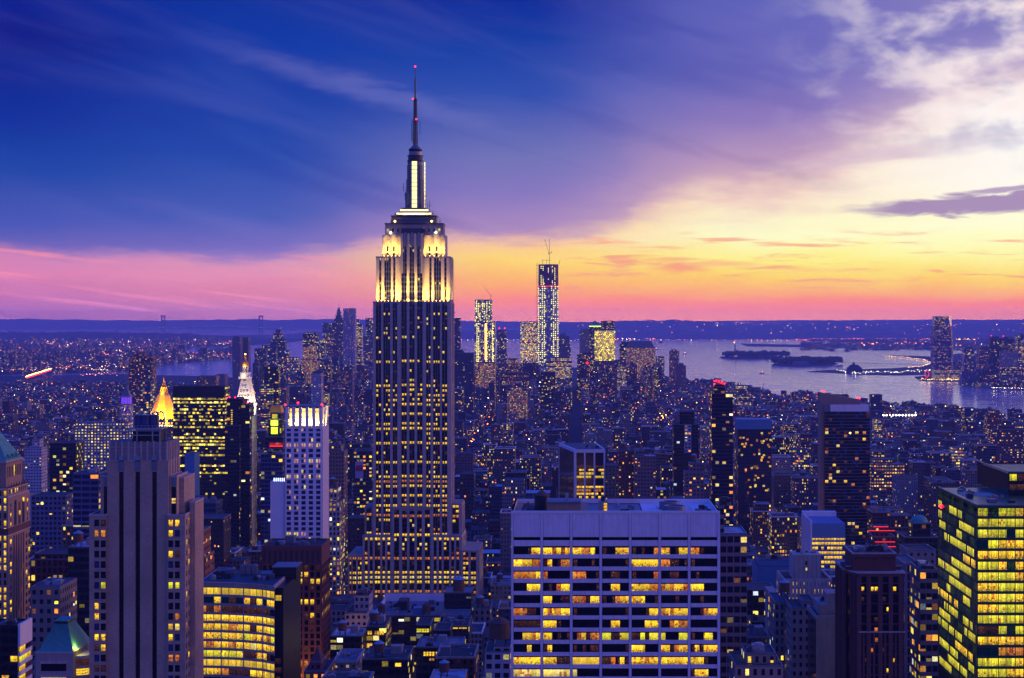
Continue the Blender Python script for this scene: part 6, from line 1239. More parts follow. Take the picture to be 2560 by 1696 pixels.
    dots(R, cx - a, cx + a, cy - a, z(905), z(716), [(.02, 1), (.1, .5), (.2, .8), (.3, .8), (.36, .3), (.66, .4), (.76, .8), (.85, .7), (.97, .9)], 5.6, 3, .9, 1.45); dots(R, cx - a, cx + a, cy - a, z(712), z(664), [(.14, .8), (.24, .8), (.5, .6), (.7, .7), (.82, .8)], 5.4, 4, .8, 1.4)
    q = MB(); q.mat(E['redstrip']).box(cx - a, cx + a, cy - a - .6, cy - a - .1, z(717), z(715)); q.build('red_light_strip', R)
    q = MB(); q.mat(M['brown'])
    for i in range(26): zi = z(880) + (z(664) - z(880)) * i / 25; q.box(cx - a - 6, cx - a - .5, cy - 3, cy + 1, zi, zi + 1)
    q.bar((cx - a - 5.5, cy - 1, 2), (cx - a - 5.5, cy - 1, z(657)), .5).bar((cx - a - 1, cy - 1, 2), (cx - a - 1, cy - 1, z(657)), .5); q.build('hoist', R)
    q = MB(); q.mat(M['brown'])
    for (p0, r0, p1, r1, w2) in ((1373, 661, 1373, 625, .9), (1373, 633, 1373, 596, .7), (1372, 633, 1361, 597, .6), (1369, 634, 1380, 631, 1.), (1356, 661, 1356, 648, .6), (1356, 650, 1378, 650, .6), (1366, 661, 1366, 649, .6), (1397, 661, 1400, 650, .7), (1378, 632, 1378, 625, .5)): q.bar((x(p0), cy, z(r0)), (x(p1), cy, z(r1)), w2)
    q.build('crane', R)
    # copper pyramid tower with glowing yellow neighbour
    Y = 6100.; x = lambda p: X(p, Y); z = lambda r: Z(r, Y); R, _ = T('copper_pyramid_tower', 'office tower with green lit copper pyramid roof downtown', [(1471, 1504, 818)], Y, 36, 'cityoff', 3.4, 3.9, 'tower', top='pyr24')
    q = MB(); q.mat(E['lime']).box(x(1473), x(1503), Y - .8, Y - .4, z(817.5), z(815)); q.build('green_light_strip', R)
    R, _ = T('glowing_yellow_tower', 'broad office tower glowing solid yellow under a dark striped top', [(1487, 1538, 827), (1503, 1537, 804, 2, 34)], Y - 60, 36, 'full_yel', 3.2, 3.9, 'tower', mat2='dglass', beacons=((1506, 804), (1535, 804)))
    Y = 5890.; R = bpy.data.objects.get('office_tower'); 
    for o in bpy.data.objects:
        if o.get('label', '').startswith('slate tower'):
            q = MB(); q.mat(M['lead']).pyr(X(1566, Y), X(1638, Y), Y + 10, Y + 42, Z(870, Y), Z(853, Y), .72); q.build('trapezoid_roof', o)
        if o.get('label', '').startswith('domed brown'):
            q = MB(); q.mat(M['lead']).lathe(X(1410, 5700), 5717, [(17, Z(842, 5700)), (13, Z(836, 5700)), (5, Z(832, 5700))], 16); q.build('dome', o)
        if o.get('label', '').startswith('green roofed'):
            q = MB(); q.mat(M['copper']).pyr(X(809, 5000), X(826, 5000), 5000, 5030, Z(900, 5000), Z(892, 5000), .1); q.build('roof', o)
        if o.get('label', '').startswith('slim tower with twin'):
            for px in (1248, 1262): beacon(o, X(px, 5800), 5800, Z(823, 5800), 2.5)
        if o.get('label', '').startswith('dark tower with red lit'):
            q = MB(); q.mat(E['redstrip']).octa(X(1468, 5300), 5298, Z(908, 5300), 6); q.build('clock_face', o)
downtown_specials()
# ---- Jersey side
def jersey():
    Y = 7000.; x = lambda p: X(p, Y); z = lambda r: Z(r, Y); R = root('riverside_supertower', 'tall rounded glass tower standing alone across the river', 'tower', x(2360), Y + 30)
    m_ = facade('river_tower_glass', [(64, 66, 96)], (.97, .6), glass=(28, 32, 66), p=.34, s=.9, pal=PALW, coh=.95, grough=.45); w_ = MB()
    def oc(h, c, cx=x(2359), cy=Y + 36): return [(cx - h + c, cy - h), (cx + h - c, cy - h), (cx + h, cy - h + c), (cx + h, cy + h - c), (cx + h - c, cy + h), (cx - h + c, cy + h), (cx - h, cy + h - c), (cx - h, cy - h + c)]
    w_.wallprism(oc(40.5, 8), 2, z(850), 70, 4, 4, m_, M['roof'], oc(40, 9)); w_.wallprism(oc(40, 9), z(850), z(815), 70, 4, 4, m_, M['roof'], oc(37, 10)); w_.wallprism(oc(37, 10), z(815), z(791), 71, 4, 4, M['dglass'], M['roof'], oc(32.5, 10)); w_.build('glass_wall', R)
    q = MB(); q.mat(M['bluepanel']).box(x(2362), x(2372), Y - 1.2, Y + .6, z(812), z(799)); q.build('panel', R)
    q = MB(); q.wallbox(x(2334), x(2410), Y - 20, Y + 40, 2, z(925), 72, 4, 4, M['strip'], M['roof']); q.build('podium', R)
    rr = random.Random(3)
    JT = [('shorter rounded riverside tower next to the supertower', 2410, 2436, 873), ('slim riverside tower second from the tall glass tower', 2448, 2472, 872), ('dark riverside tower with red roof light', 2476, 2502, 847), ('broad blue riverside tower with red edge light', 2506, 2536, 848), ('tallest riverside tower at the right edge', 2545, 2562, 840), ('wide stepped riverside office block at the edge', 2504, 2546, 880), ('low lit waterfront office with long windows', 2440, 2500, 925), ('pale waterfront block at the right edge', 2500, 2565, 918), ('low dark shed beside the supertower podium', 2405, 2445, 930)]
    for i, (lab, a, b, r_) in enumerate(JT): T('riverside_tower', lab, [(a, b, r_)] + ([(a + 4, b - 4, r_ - 4, 3, 30)] if i < 5 else []), 6500 - i * 20, 40, ('bglass', 'resid', 'dglass', 'cityoff')[i % 4], 4, 4, 'tower', group='towers across the river', beacons=((a + 3, r_ - 6),) if i in (2, 3) else ())
    Yc = 6900; q = MB(); q.mat(E['redstrip'])
    for i in range(14): a = 2 * pi * i / 14; q.bar((X(2312, Yc) + 8 * cos(a), Yc - 40, Z(935, Yc) + 13 * sin(a)), (X(2312, Yc) + 8 * cos(a + .449), Yc - 40, Z(935, Yc) + 13 * sin(a + .449)), 1.6)
    R = root('round_sign', 'red glowing oval clock sign on the far river bank', 'sign', X(2312, Yc), Yc - 40); q.build('sign_ring', R); q = MB(); q.mat(M['dark']).box(X(2311, Yc), X(2313, Yc), Yc - 41, Yc - 38, 0, Z(942, Yc)); q.build('post', R)
    # rail terminal with clock spire
    Y = 8000.; x = lambda p: X(p, Y); z = lambda r: Z(r, Y); R = root('rail_terminal', 'dark steep-roofed waterfront terminal with a pointed cupola', 'station', x(2137), Y); q = MB(); q.mat(M['dark']).box(x(2122), x(2155), Y, Y + 60, 2, z(921)).pyr(x(2122), x(2155), Y, Y + 60, z(921), z(913), .5); q.build('hall', R)
    q = MB(); q.mat(M['dark']).box(x(2132), x(2138), Y + 4, Y + 16, z(918), z(911)).pyr(x(2132), x(2138), Y + 4, Y + 16, z(911), z(903), .05); q.build('cupola', R)
    # island causeway bridge
    q = MB(); q.mat(M['dark']); a, b = G(2103, 910), G(2310, 915); L = 60
    q.bar((a[0], a[1], 7), (b[0], b[1], 7), 1.2)
    for i in range(24): t = i / 23; q.bar((a[0] + (b[0] - a[0]) * t, a[1] + (b[1] - a[1]) * t, 0), (a[0] + (b[0] - a[0]) * t, a[1] + (b[1] - a[1]) * t, 6), .7)
    R = root('foot_bridge', 'long low bridge on piles between the wooded island and the far shore', 'bridge', a[0], a[1]); q.build('deck', R)
jersey()
def statue():
    Y = 11200.; cx = X(1838, Y); R = root('statue', 'robed statue with raised torch on a pedestal, small on the harbour island', 'statue', cx, Y); k = 1.08
    q = MB(); q.mat(M['stone_l']).lathe(cx, Y, [(32, 2), (32, 10), (24, 12)], 11); q.prism([(cx - 10, Y - 10), (cx + 10, Y - 10), (cx + 10, Y + 10), (cx - 10, Y + 10)], 12, 47, [(cx - 6.5, Y - 6.5), (cx + 6.5, Y - 6.5), (cx + 6.5, Y + 6.5), (cx - 6.5, Y + 6.5)]); q.build('pedestal', R)
    q = MB(); q.mat(M['copper']).lathe(cx, Y, [(6, 47), (5.6, 55), (4.8, 66), (4.4, 74), (4.8, 78), (3.4, 80), (1.5, 81.5), (1.7, 83), (2.1, 86), (1.4, 89), (.3, 90)], 12)
    q.bar((cx - 3.2, Y, 78), (cx - 5.2, Y, 88), 1.5, 6).bar((cx - 5.2, Y, 88), (cx - 5.4, Y, 95), 1.2, 6).bar((cx + 3, Y - 2, 78), (cx + 4.6, Y - 3, 70), 1.4, 6).box(cx + 2, cx + 6, Y - 4.6, Y - 3.4, 66, 73)
    for i in range(7): a = pi * (i + .5) / 7; q.bar((cx, Y, 87), (cx + 4 * cos(a), Y, 87.5 + 3.6 * sin(a)), .3)
    q.build('figure', R); q = MB(); q.mat(E['warm']).octa(cx - 5.4, Y, 98, 3); q.build('torch', R)
    lamp('statue_light', 'POINT', (cx, Y - 40, 30), (0, 0, 0), 60000, (1, .8, .5), 2)
statue()
def verrazano():
    Y = 26000.; R = root('suspension_bridge', 'long distant suspension bridge with two towers and strings of cable lights', 'bridge', X(530, Y), Y); z = lambda r: Z(r, Y)
    for px in (408, 652):
        q = MB(); q.mat(M['lead'])
        for s_ in (-1, 1): q.box(X(px, Y) + s_ * 22 - 8, X(px, Y) + s_ * 22 + 8, Y - 12, Y + 12, 0, z(788))
        for r0 in (789, 800, 812, 822): q.box(X(px, Y) - 16, X(px, Y) + 16, Y - 10, Y + 10, z(r0 + 3), z(r0))
        t = q.build('bridge_tower', R)
        for s_ in (-22, 22): b = MB(); b.mat(E['red']).octa(X(px, Y) + s_, Y - 13, z(787), 8); b.build('beacon', t)
    q = MB(); q.mat(M['lead'])
    def deckrow(px): return 816.5 + abs(px - 530) * .028
    for a, b in zip(range(340, 740, 10), range(350, 750, 10)): q.box(X(a, Y), X(b, Y), Y - 14, Y + 14, z(deckrow(a) + 2.0), z(deckrow(a)))
    q.build('deck', R); c = MB(); l = MB(); c.mat(M['lead']); l.mat(E['dot'])
    def cab(px):
        if px < 408: return 789 + (408 - px) / 62. * 30
        if px > 652: return 789 + (px - 652) / 75. * 30
        t = (px - 530) / 122.; return 815 - 26 * (1 - t * t) + 0 if False else 789 + 26 * (1 - t * t)
    px = 346.
    while px < 727: 
        c.bar((X(px, Y), Y, z(cab(px))), (X(px + 4, Y), Y, z(cab(px + 4))), 2.2); l.octa(X(px, Y), Y - 16, z(cab(px)) + 2, 1.5); px += 5
    c.build('cable', R); l.build('cable_lamps', R, kind='stuff'); l = MB(); l.mat(E['dot']); px = 342; rr = random.Random(4)
    while px < 745: l.octa(X(px, Y), Y - 18, z(deckrow(px)) + 4, rr.uniform(1.5, 3.5)); px += rr.uniform(3, 8)
    l.build('deck_lamps', R, kind='stuff')
verrazano()
def boats():
    BT = [('small red lit ferry crossing the open bay', 1905, 935, 26, 'redbrick', 'orange'), ('small grey boat left of the red lit ferry', 1829, 937, 12, 'lead', 'cool'), ('tiny grey boat just below the wooded island', 2011, 921, 18, 'lead', None), ('long dark barge beyond the wooded islands', 2080, 878, 60, 'dark', None), ('second long dark barge beyond the wooded islands', 2118, 878.5, 60, 'dark', None),
          ('small boat with lamp far left of the open bay', 1640, 875, 40, 'dark', 'warm'), ('low barge near the far shore of the bay', 1652, 858, 60, 'dark', None), ('small dark boat beside the waterfront tower', 1712, 886, 34, 'lead', 'warm')]
    for lab, px, row, L, m_, lt in BT:
        gx, gy = G(px, row); R = root('boat', lab, 'boat', gx, gy, 0.); h = L * .16
        q = MB(); q.mat(M[m_]).prism([(gx - L / 2, gy - L * .12), (gx + L * .35, gy - L * .12), (gx + L / 2, gy), (gx + L * .35, gy + L * .12), (gx - L / 2, gy + L * .12)], -.5, h * .6); q.build('hull', R)
        q = MB(); q.mat(M['white' if lt else m_]).box(gx - L * .3, gx + L * .2, gy - L * .08, gy + L * .08, h * .6, h * 1.3).box(gx - L * .1, gx + L * .1, gy - L * .06, gy + L * .06, h * 1.3, h * 1.8); q.build('cabin', R)
        if lt: q = MB(); q.mat(E[lt]).octa(gx, gy - L * .1, h * 2, max(1.2, L * .05)); q.build('lamp', R)
    for i, (px, row) in enumerate(((443, 872), (452, 870), (536, 868), (548, 867))):      # container cranes on the east side port
        gx, gy = G(px, row + 6); k = gy / F; R = root('harbour_crane', ['red gantry crane, leftmost at the far port', 'red gantry crane, second from left at the far port', 'red gantry crane, second from right at the far port', 'red gantry crane, rightmost at the far port'][i], 'crane', gx, gy, 2., 'gantry cranes at the far port'); q = MB(); q.mat(M['redbrick'])
        for a, b in (((-3, 0), (-2, 8)), ((3, 0), (2, 8)), ((-7, 8), (6, 8)), ((0, 8), (3, 16)), ((3, 16), (5, 19))): q.bar((gx + a[0] * k, gy, 2 + a[1] * k), (gx + b[0] * k, gy, 2 + b[1] * k), .45 * k)
        q.build('crane_frame', R)
boats()
import numpy as np
# ------------------------------------------------------------------ near roofs below the stepped skyscraper
def near_roofs():
    T('flat_roof_block', 'wide low block with pale parapet and big flat roof in front of the stepped skyscraper', [(936, 1100, 1541)], 1000, 54, 'dglass', 3.4, 3.8, 'building', roofm='lead')
    R = bpy.data.objects['flat_roof_block']; zt = Z(1541, 1000)
    q = MB(); q.mat(M['concrete']).box(X(936, 1000), X(1100, 1000), 1053, 1054.4, zt, zt + 4.5).box(X(936, 1000), X(936, 1000) + 1., 1001, 1053, zt, zt + 2.2); q.build('parapet', R)
    q = MB(); q.mat(M['dark']).box(X(985, 1000), X(1010, 1000), 1020, 1034, zt, zt + 5.5); q.build('bulkhead', R); q = MB(); q.mat(M['bluepanel']).box(X(1030, 1000), X(1060, 1000), 1006, 1014, zt, zt + 3.8); q.build('bulkhead', R)
    units(R, X(945, 1000), X(1090, 1000), 1003, 1045, zt, 14, 3, 1.); tank(R, X(951, 1000), 1001.5 + 4, zt, 2.3, 4, 1.5, 'wood'); tank(R, X(1064, 1000), 1005, zt, 2.6, 4.4, 1.5, 'wood')
    R, zs = T('dark_tank_block', 'dark block carrying a tin-capped water tank, right of the big flat roof', [(1101, 1172, 1542), (1101, 1172, 1502, 26, 50)], 985, 50, 'dglass', 3.4, 3.8, 'building', roofm='lead'); tank(R, X(1138, 985), 1015, zs[1][4], 3.6, 7, 1.)
    T('lit_skylight_loft', 'low dark loft with glowing slit roof lights and three orange windows', [(1102, 1172, 1566)], 900, 30, 'cityoff', 3.2, 3.8, 'building', top='units')
    R = bpy.data.objects['lit_skylight_loft']
    for a, b in ((1125, 1145), (1148, 1167)): q = MB(); q.mat(P['Y']).box(X(a, 900), X(b, 900), 899.7, 899.95, Z(1572, 900), Z(1569, 900)); q.build('window', R)
    T('white_roof_house', 'pale blue block with white rooftop shed left of the big flat roof', [(862, 918, 1535), (880, 919, 1497, 8, 24)], 930, 26, 'white_fl', 3.2, 3.8, 'building', top='units')
    R, _ = T('green_lit_loft', 'low loft with one bright greenish window row below the big flat roof', [(1040, 1076, 1564)], 860, 20, 'dglass', 3.2, 3.8, 'building')
    for i in range(5): q = MB(); q.mat(P['G']).box(X(1042 + i * 6.4, 860), X(1047 + i * 6.4, 860), 859.7, 859.95, Z(1581, 860), Z(1572, 860)); q.build('window', R)
    R, _ = T('amber_row_loft', 'dark loft with a long row of twelve glowing amber windows near the bottom edge', [(1040, 1155, 1620)], 790, 26, 'dglass', 3.2, 3.8, 'building', top='units', roofm='lead')
    for r_, ps in ((1630, range(12)), (1646, (2, 3, 5, 6, 7, 9))):
        for i in ps: q = MB(); a = 1059 + i * 7.2 + (i // 4) * 2; q.mat(P['Y' if r_ < 1640 else 'O']).box(X(a, 790), X(a + 5, 790), 789.7, 789.95, Z(r_ + 10 - (r_ > 1640) * 4, 790), Z(r_, 790)); q.build('window', R)
    R, _ = T('black_roof_box', 'plain black rooftop block between the amber row loft and the big flat roof', [(1084, 1125, 1578)], 830, 20, M['black'], 3.2, 3.8, 'building', roofm='roof')
    R, zs = T('pale_tank_house', 'pale blue apartment house with large round wooden tank by the white slab', [(1212, 1276, 1632), (1232, 1276, 1622, 4, 20)], 700, 22, 'white_fl', 4, 3.8, 'building'); tank(R, X(1247, 700), 706, zs[1][4], 4.3, 6.5, 3.4, 'wood')
    R, zs = T('amber_corner_loft', 'stone corner loft with amber windows down its right edge', [(1185, 1226, 1524)], 1010, 24, 'lime', 3, 3.8, 'building', top='tank')
    R, _ = T('lit_window_house', 'dark building with two bright window rows, lower left of the big flat roof', [(916, 964, 1568)], 850, 26, 'dglass', 3.2, 3.8, 'building', top='tank')
    for r_ in (1578, 1609):
        for i in range(7): q = MB(); q.mat(P['YYKOYYY'[i]]).box(X(919 + i * 6, 850), X(923.6 + i * 6, 850), 849.7, 849.95, Z(r_ + 9, 850), Z(r_, 850)); q.build('window', R)
    T('green_edge_roof', 'low dark roof with green edge and round brick tank in the bottom foreground', [(905, 1020, 1650)], 760, 30, 'dglass', 3.2, 3.8, 'building', top='tank')
    T('red_roof_house', 'steep dark red roofed building at the bottom edge beside the black wing', [(760, 818, 1680), (770, 800, 1662, 4, 16)], 720, 24, 'brick', 3, 3.8, 'building', top='pyr6')
    T('white_band_loft', 'dark loft with white water tank cones below the white roofed block', [(826, 905, 1592)], 880, 24, 'dglass', 3.2, 3.8, 'building', top='tank')
near_roofs()
for c_ in bpy.data.objects['red_roof_house'].children:
    if c_.name.startswith('pyramid'): c_.data.materials[0] = M['redbrick']
for nm_, a_, b_, y_, r_, d_ in (('flat_roof_block', 940, 1096, 1000, 1541, 50), ('green_edge_roof', 908, 1016, 760, 1650, 26), ('amber_row_loft', 1044, 1150, 790, 1620, 24), ('white_band_loft', 830, 900, 880, 1592, 22), ('lit_window_house', 920, 960, 850, 1568, 22), ('dark_tank_block', 1104, 1168, 985, 1542, 22), ('lit_skylight_loft', 1104, 1168, 900, 1566, 26)):
    pipes(bpy.data.objects[nm_], X(a_, y_), X(b_, y_), y_ + 1, y_ + d_, Z(r_, y_), 12, a_)
# ------------------------------------------------------------------ the rest of the city on a street grid
def shore_y(px):      # distance of the western / southern shore along a bearing
    pts = [(-400, 940), (600, 940), (820, 925), (960, 915), (1400, 917), (1640, 934), (1690, 946), (1715, 960), (1760, 964), (1835, 981), (1900, 997), (2080, 1012), (2200, 1024), (2330, 1038), (2480, 1054), (2800, 1075)]
    for (a, ra), (b, rb) in zip(pts, pts[1:]):
        if a <= px <= b: return EYE * F / (ra + (rb - ra) * (px - a) / (b - a) - H)
    return 3000
occ = []
bpy.context.view_layer.update()
for o in sc.objects:
    if o.parent is None and o.type == 'EMPTY' and o.get('category') not in ('bridge', 'boat', 'crane', 'statue', 'sign'):
        xs, ys, zs = [], [], []
        for c in o.children:
            for v in c.bound_box: xs.append(v[0] + o.location.x); ys.append(v[1] + o.location.y); zs.append(v[2] + o.location.z)
        if ys and o.location.y < 7000: occ.append((min(xs), max(xs), min(ys), max(ys), max(zs), o))
cell = {}
for r in occ:
    for i in range(int(r[0] // 100), int(r[1] // 100) + 1):
        for j in range(int(r[2] // 100), int(r[3] // 100) + 1): cell.setdefault((i, j), []).append(r)
def free(x0, x1, y0, y1):
    for i in range(int(x0 // 100), int(x1 // 100) + 1):
        for j in range(int(y0 // 100), int(y1 // 100) + 1):
            for r in cell.get((i, j), ()):
                if x0 < r[1] + 1 and x1 > r[0] - 1 and y0 < r[3] + 1 and y1 > r[2] - 1: return False
    return True
parks = [(X(178, 4800), X(300, 4800), 4560, 4900), (X(1478, 4100), X(1560, 4100), 3950, 4250), (X(690, 5200), X(740, 5200), 4200, 4300), (X(205, 3100), X(285, 3100), 2990, 3200)]
CAPS = [(855, 1278, 1262, 1508), (1030, 1278, 990, 1590), (830, 1280, 860, 1640), (480, 750, 770, 1725), (640, 828, 905, 1725), (200, 500, 640, 1725), (60, 230, 780, 1560), (-50, 90, 850, 1560), (1270, 1805, 620, 1725), (1795, 2350, 640, 1700), (2110, 2350, 900, 1470), (1795, 2110, 780, 1560),
        (700, 830, 1100, 1450), (560, 640, 1500, 1380), (425, 566, 1850, 1225), (185, 335, 1950, 1130), (60, 210, 1700, 1180), (1950, 2110, 1420, 1425), (2050, 2180, 1600, 1360), (1840, 1935, 1720, 1255), (1765, 1840, 1480, 1250), (1390, 1520, 1720, 1245), (1270, 1810, 1600, 1225), (290, 330, 2950, 1050), (640, 715, 1520, 1200), (830, 935, 1700, 1190), (1130, 1280, 1700, 1215),
        (2170, 2280, 1150, 1385), (2270, 2350, 1000, 1400)]
def cap(px0, px1, Y):
    c = 0
    for a, b, ym, r in CAPS:
        if Y < ym and px1 > a and px0 < b: c = max(c, r)
    lo = 905 if Y > 3800 else (1000 if Y > 2300 else 1110)
    return max(c, lo)
rg = random.Random(42); LOTS = []
y = 640.
while y < 6250:
    bd = 62. if y < 2600 else rg.uniform(50, 75)
    xl, xr = X(-90, y), X(2660, y); xa = math.floor(xl / 210) * 210.
    while xa < xr:
        x = xa + 14; xe = xa + 210 - 14
        for row_ in (0, 1):
            x = xa + 14
            while x < xe - 9:
                wd = rg.uniform(11, 30) if y < 2600 else rg.uniform(9, 30); wd = min(wd, xe - x); yy = y + row_ * bd / 2; dp = bd / 2 - rg.choice((0, 0, 2, 5)) - .5
                x0, x1 = x + .15, x + wd - .15; x += wd; pc = CX + (x0 + x1) / 2 * F / yy
                if yy > shore_y(pc) - 40 or pc < -60 or pc > 2620: continue
                if any(x1 > p[0] and x0 < p[1] and yy + dp > p[2] and yy < p[3] for p in parks): continue
                if not free(x0, x1, yy, yy + dp): continue
                u = rg.random()
                if yy < 1300: h = rg.uniform(38, 80) if u < .8 else rg.uniform(80, 115)
                elif yy < 2400: h = rg.uniform(22, 58) if u < .85 else rg.uniform(58, 95)
                elif yy < 4000: h = rg.uniform(12, 30) if u < .86 else rg.uniform(30, 68)
                elif yy < 4800: h = rg.uniform(14, 40) if u < .85 else rg.uniform(40, 85)
                else: h = rg.uniform(20, 70) if u < .8 else rg.uniform(70, 120)
                if pc > 1650 and yy > 3500: h = min(h, rg.uniform(12, 40))
                if pc < 520 and yy > 2400: h = min(h, rg.uniform(12, 42)) if u < .93 else h * .8
                if pc < 640 and yy > 4300: h = min(h, rg.uniform(10, 30))
                c = cap(CX + x0 * F / yy, CX + x1 * F / yy, yy); hm = Z(c + rg.uniform(0, 26) * (900. / yy + .3), yy)
                h = min(h, hm) 
                if h < 6: h = 6
                LOTS.append((x0, x1, yy, yy + dp, h))
        xa += 210
    y += bd + (15 if y < 2600 else 13)
# visibility count on a coarse grid, front to back
grid = np.zeros((424, 640), bool); items = [(r[2], 'h', r[0], r[1], r[3], r[4], None) for r in occ] + [(l[2], 'l', l[0], l[1], l[3], l[4] + 2, i) for i, l in enumerate(LOTS)]
items.sort(key=lambda t: t[0]); vis = {}
for (Y0, kd, x0, x1, Y1, zt, i) in items:
    pa, pb = (CX + x0 * F / Y0) / 4, (CX + x1 * F / Y0) / 4; r0, r1 = (H - (zt - EYE) * F / Y0) / 4, (H + EYE * F / Y0) / 4
    rt = (H - (zt - EYE) * F / Y1) / 4 if zt < EYE else r0
    a, b, c, d = max(0, round(pa)), min(640, max(round(pa) + 1, round(pb))), max(0, round(min(rt, r0))), min(424, round(r1))
    if b <= a or d <= c: continue
    g = grid[c:d, a:b]; n = int((~g).sum()); g[:] = True
    if i is not None: vis[i] = n
order = sorted(vis, key=lambda i: -vis[i]); single = set(order[:235])
COLS = [('red brick', (112, 60, 54)), ('tan', (142, 118, 102)), ('grey stone', (116, 110, 114)), ('pale stone', (170, 160, 156)), ('dark brown', (70, 52, 54)), ('blue grey', (88, 96, 122)), ('white', (188, 184, 190))]
CM = {}
for nm, c in COLS:
    for lv, p in (('few', .06), ('some', .15), ('many', .36)):
        CM[nm, lv] = facade(nm.replace(' ', '_') + '_wall_' + lv, [tuple(q * .66 for q in c)], (.46, .52) if lv != 'many' else (.6, .56), p=p, s=1.5, pal=PALW if lv != 'many' else PAL, coh=.5 if lv != 'few' else .1)
MARKS = [('ornate green-roofed tower', 20, 1300), ('copper pyramid house', 150, 1600), ('deco tower', 345, 1250), ('long pale block', 258, 1120), ('violet clock tower', 312, 1010), ('gold pyramid', 405, 1010), ('black office slab', 497, 1080), ('white spire tower', 610, 950), ('bowed office block', 600, 1560),
         ('lavender crown-lit tower', 765, 1180), ('brown louvred block', 735, 1480), ('poster building', 900, 1165), ('stepped skyscraper', 1033, 1100), ('big flat roof', 1020, 1560), ('amber row loft', 1098, 1640), ('white office slab', 1540, 1400), ('white-framed black tower', 1460, 1180), ('yellow dotted tower', 1210, 860),
         ('tallest downtown tower', 1371, 800), ('slate roofed tower', 1602, 900), ('red crowned tower', 1800, 1100), ('blue panel crown tower', 1887, 1130), ('slanted top tower', 2116, 1150), ('blue crowned block', 2072, 1370), ('stepped stone tower', 2020, 1470), ('brown pier tower', 2190, 1540), ('red terraced block', 2212, 1350),
         ('green glass tower', 2470, 1400), ('wide amber loft', 2220, 1220), ('far riverside lights', 2260, 1035), ('wavy steel tower', 873, 860), ('lone brown tower', 350, 930), ('square stone base block', 1240, 1500), ('far amber block', 2530, 1110)]
MARKS = [m for m in MARKS if m[0] != 'square stone base block']
near = []; stuff = MB(); sr = random.Random(8)
for i, (x0, x1, y0, y1, h) in enumerate(LOTS):
    zt = 2 + h; uid = rg.randint(0, 880)
    if i in single: near.append((i, x0, x1, y0, y1, zt)); continue
    wm = M['city'] if rg.random() < .62 else (M['cityoff'] if rg.random() < .5 else M['lime'] if rg.random() < .5 else M['resid'])
    if y0 > 3000 and rg.random() < .5: wm = M['far']
    stuff.wallbox(x0, x1, y0, y1, 2, zt, uid, 3.4, 3.6, wm, M['roof'])
    if vis.get(i, 0) > 0:
        if rg.random() < .75:
            a = x0 + (x1 - x0) * rg.uniform(.1, .5); b = y0 + (y1 - y0) * rg.uniform(.1, .5); stuff.mat(M[rg.choice(('stone', 'lead', 'dark', 'tin', 'concrete'))]).box(a, a + min(6, (x1 - x0) * .4), b, b + 5, zt, zt + rg.uniform(2, 5), 'FRLT')
        if y0 < 3600 and rg.random() < .3:
            a, b = x0 + (x1 - x0) * rg.uniform(.2, .8), y0 + (y1 - y0) * rg.uniform(.2, .8); stuff.mat(M['wood']).lathe(a, b, [(1.9, zt + 2), (1.9, zt + 6), (.1, zt + 7.3)], 7)
        if rg.random() < .5: stuff.mat(M['stone_l' if rg.random() < .5 else 'lead']).box(x0, x1, y0 - .25, y0 + .2, zt, zt + .8, 'FT')
stuff.build('city_blocks', None, kind='stuff', label='dense mass of small far city buildings with scattered lit windows', category='city blocks')
lab = []
for (i, x0, x1, y0, y1, zt) in near:
    px = CX + (x0 + x1) / 2 * F / y0; row = H - (zt - EYE) * F / y0; hgt = zt; wide = (x1 - x0)
    nm = sr.choice(COLS)[0]; lv = sr.choice(('few', 'some', 'some', 'many')); rf = sr.choice(('tank', 'bulkhead', 'bare', 'plant', 'step')) if wide > 12 else sr.choice(('tank', 'bare', 'bulkhead'))
    mk = min(MARKS, key=lambda m: ((m[1] - px) / 1.3) ** 2 + (m[2] - row) ** 2); ddx, ddy = px - mk[1], row - mk[2]
    rel = ('above' if ddy < 0 else 'below') if abs(ddy) > abs(ddx) * .8 else ('left of' if ddx < 0 else 'right of')
    size = ('broad' if wide > 24 else 'slim' if wide < 14 else 'mid-size')
    rtx = {'tank': 'tank-topped', 'bulkhead': 'hut-topped', 'bare': 'flat-roofed', 'plant': 'machinery-topped', 'step': 'setback'}[rf]
    lab.append([f'{size} {nm} {rtx} block with {lv} lights {rel} {mk[0]}', px, (i, x0, x1, y0, y1, zt, nm, lv, rf)])
grp = {}
for l in lab: grp.setdefault(l[0], []).append(l)
ORD = ['leftmost', 'second', 'third', 'fourth', 'fifth', 'sixth', 'seventh', 'eighth', 'ninth']
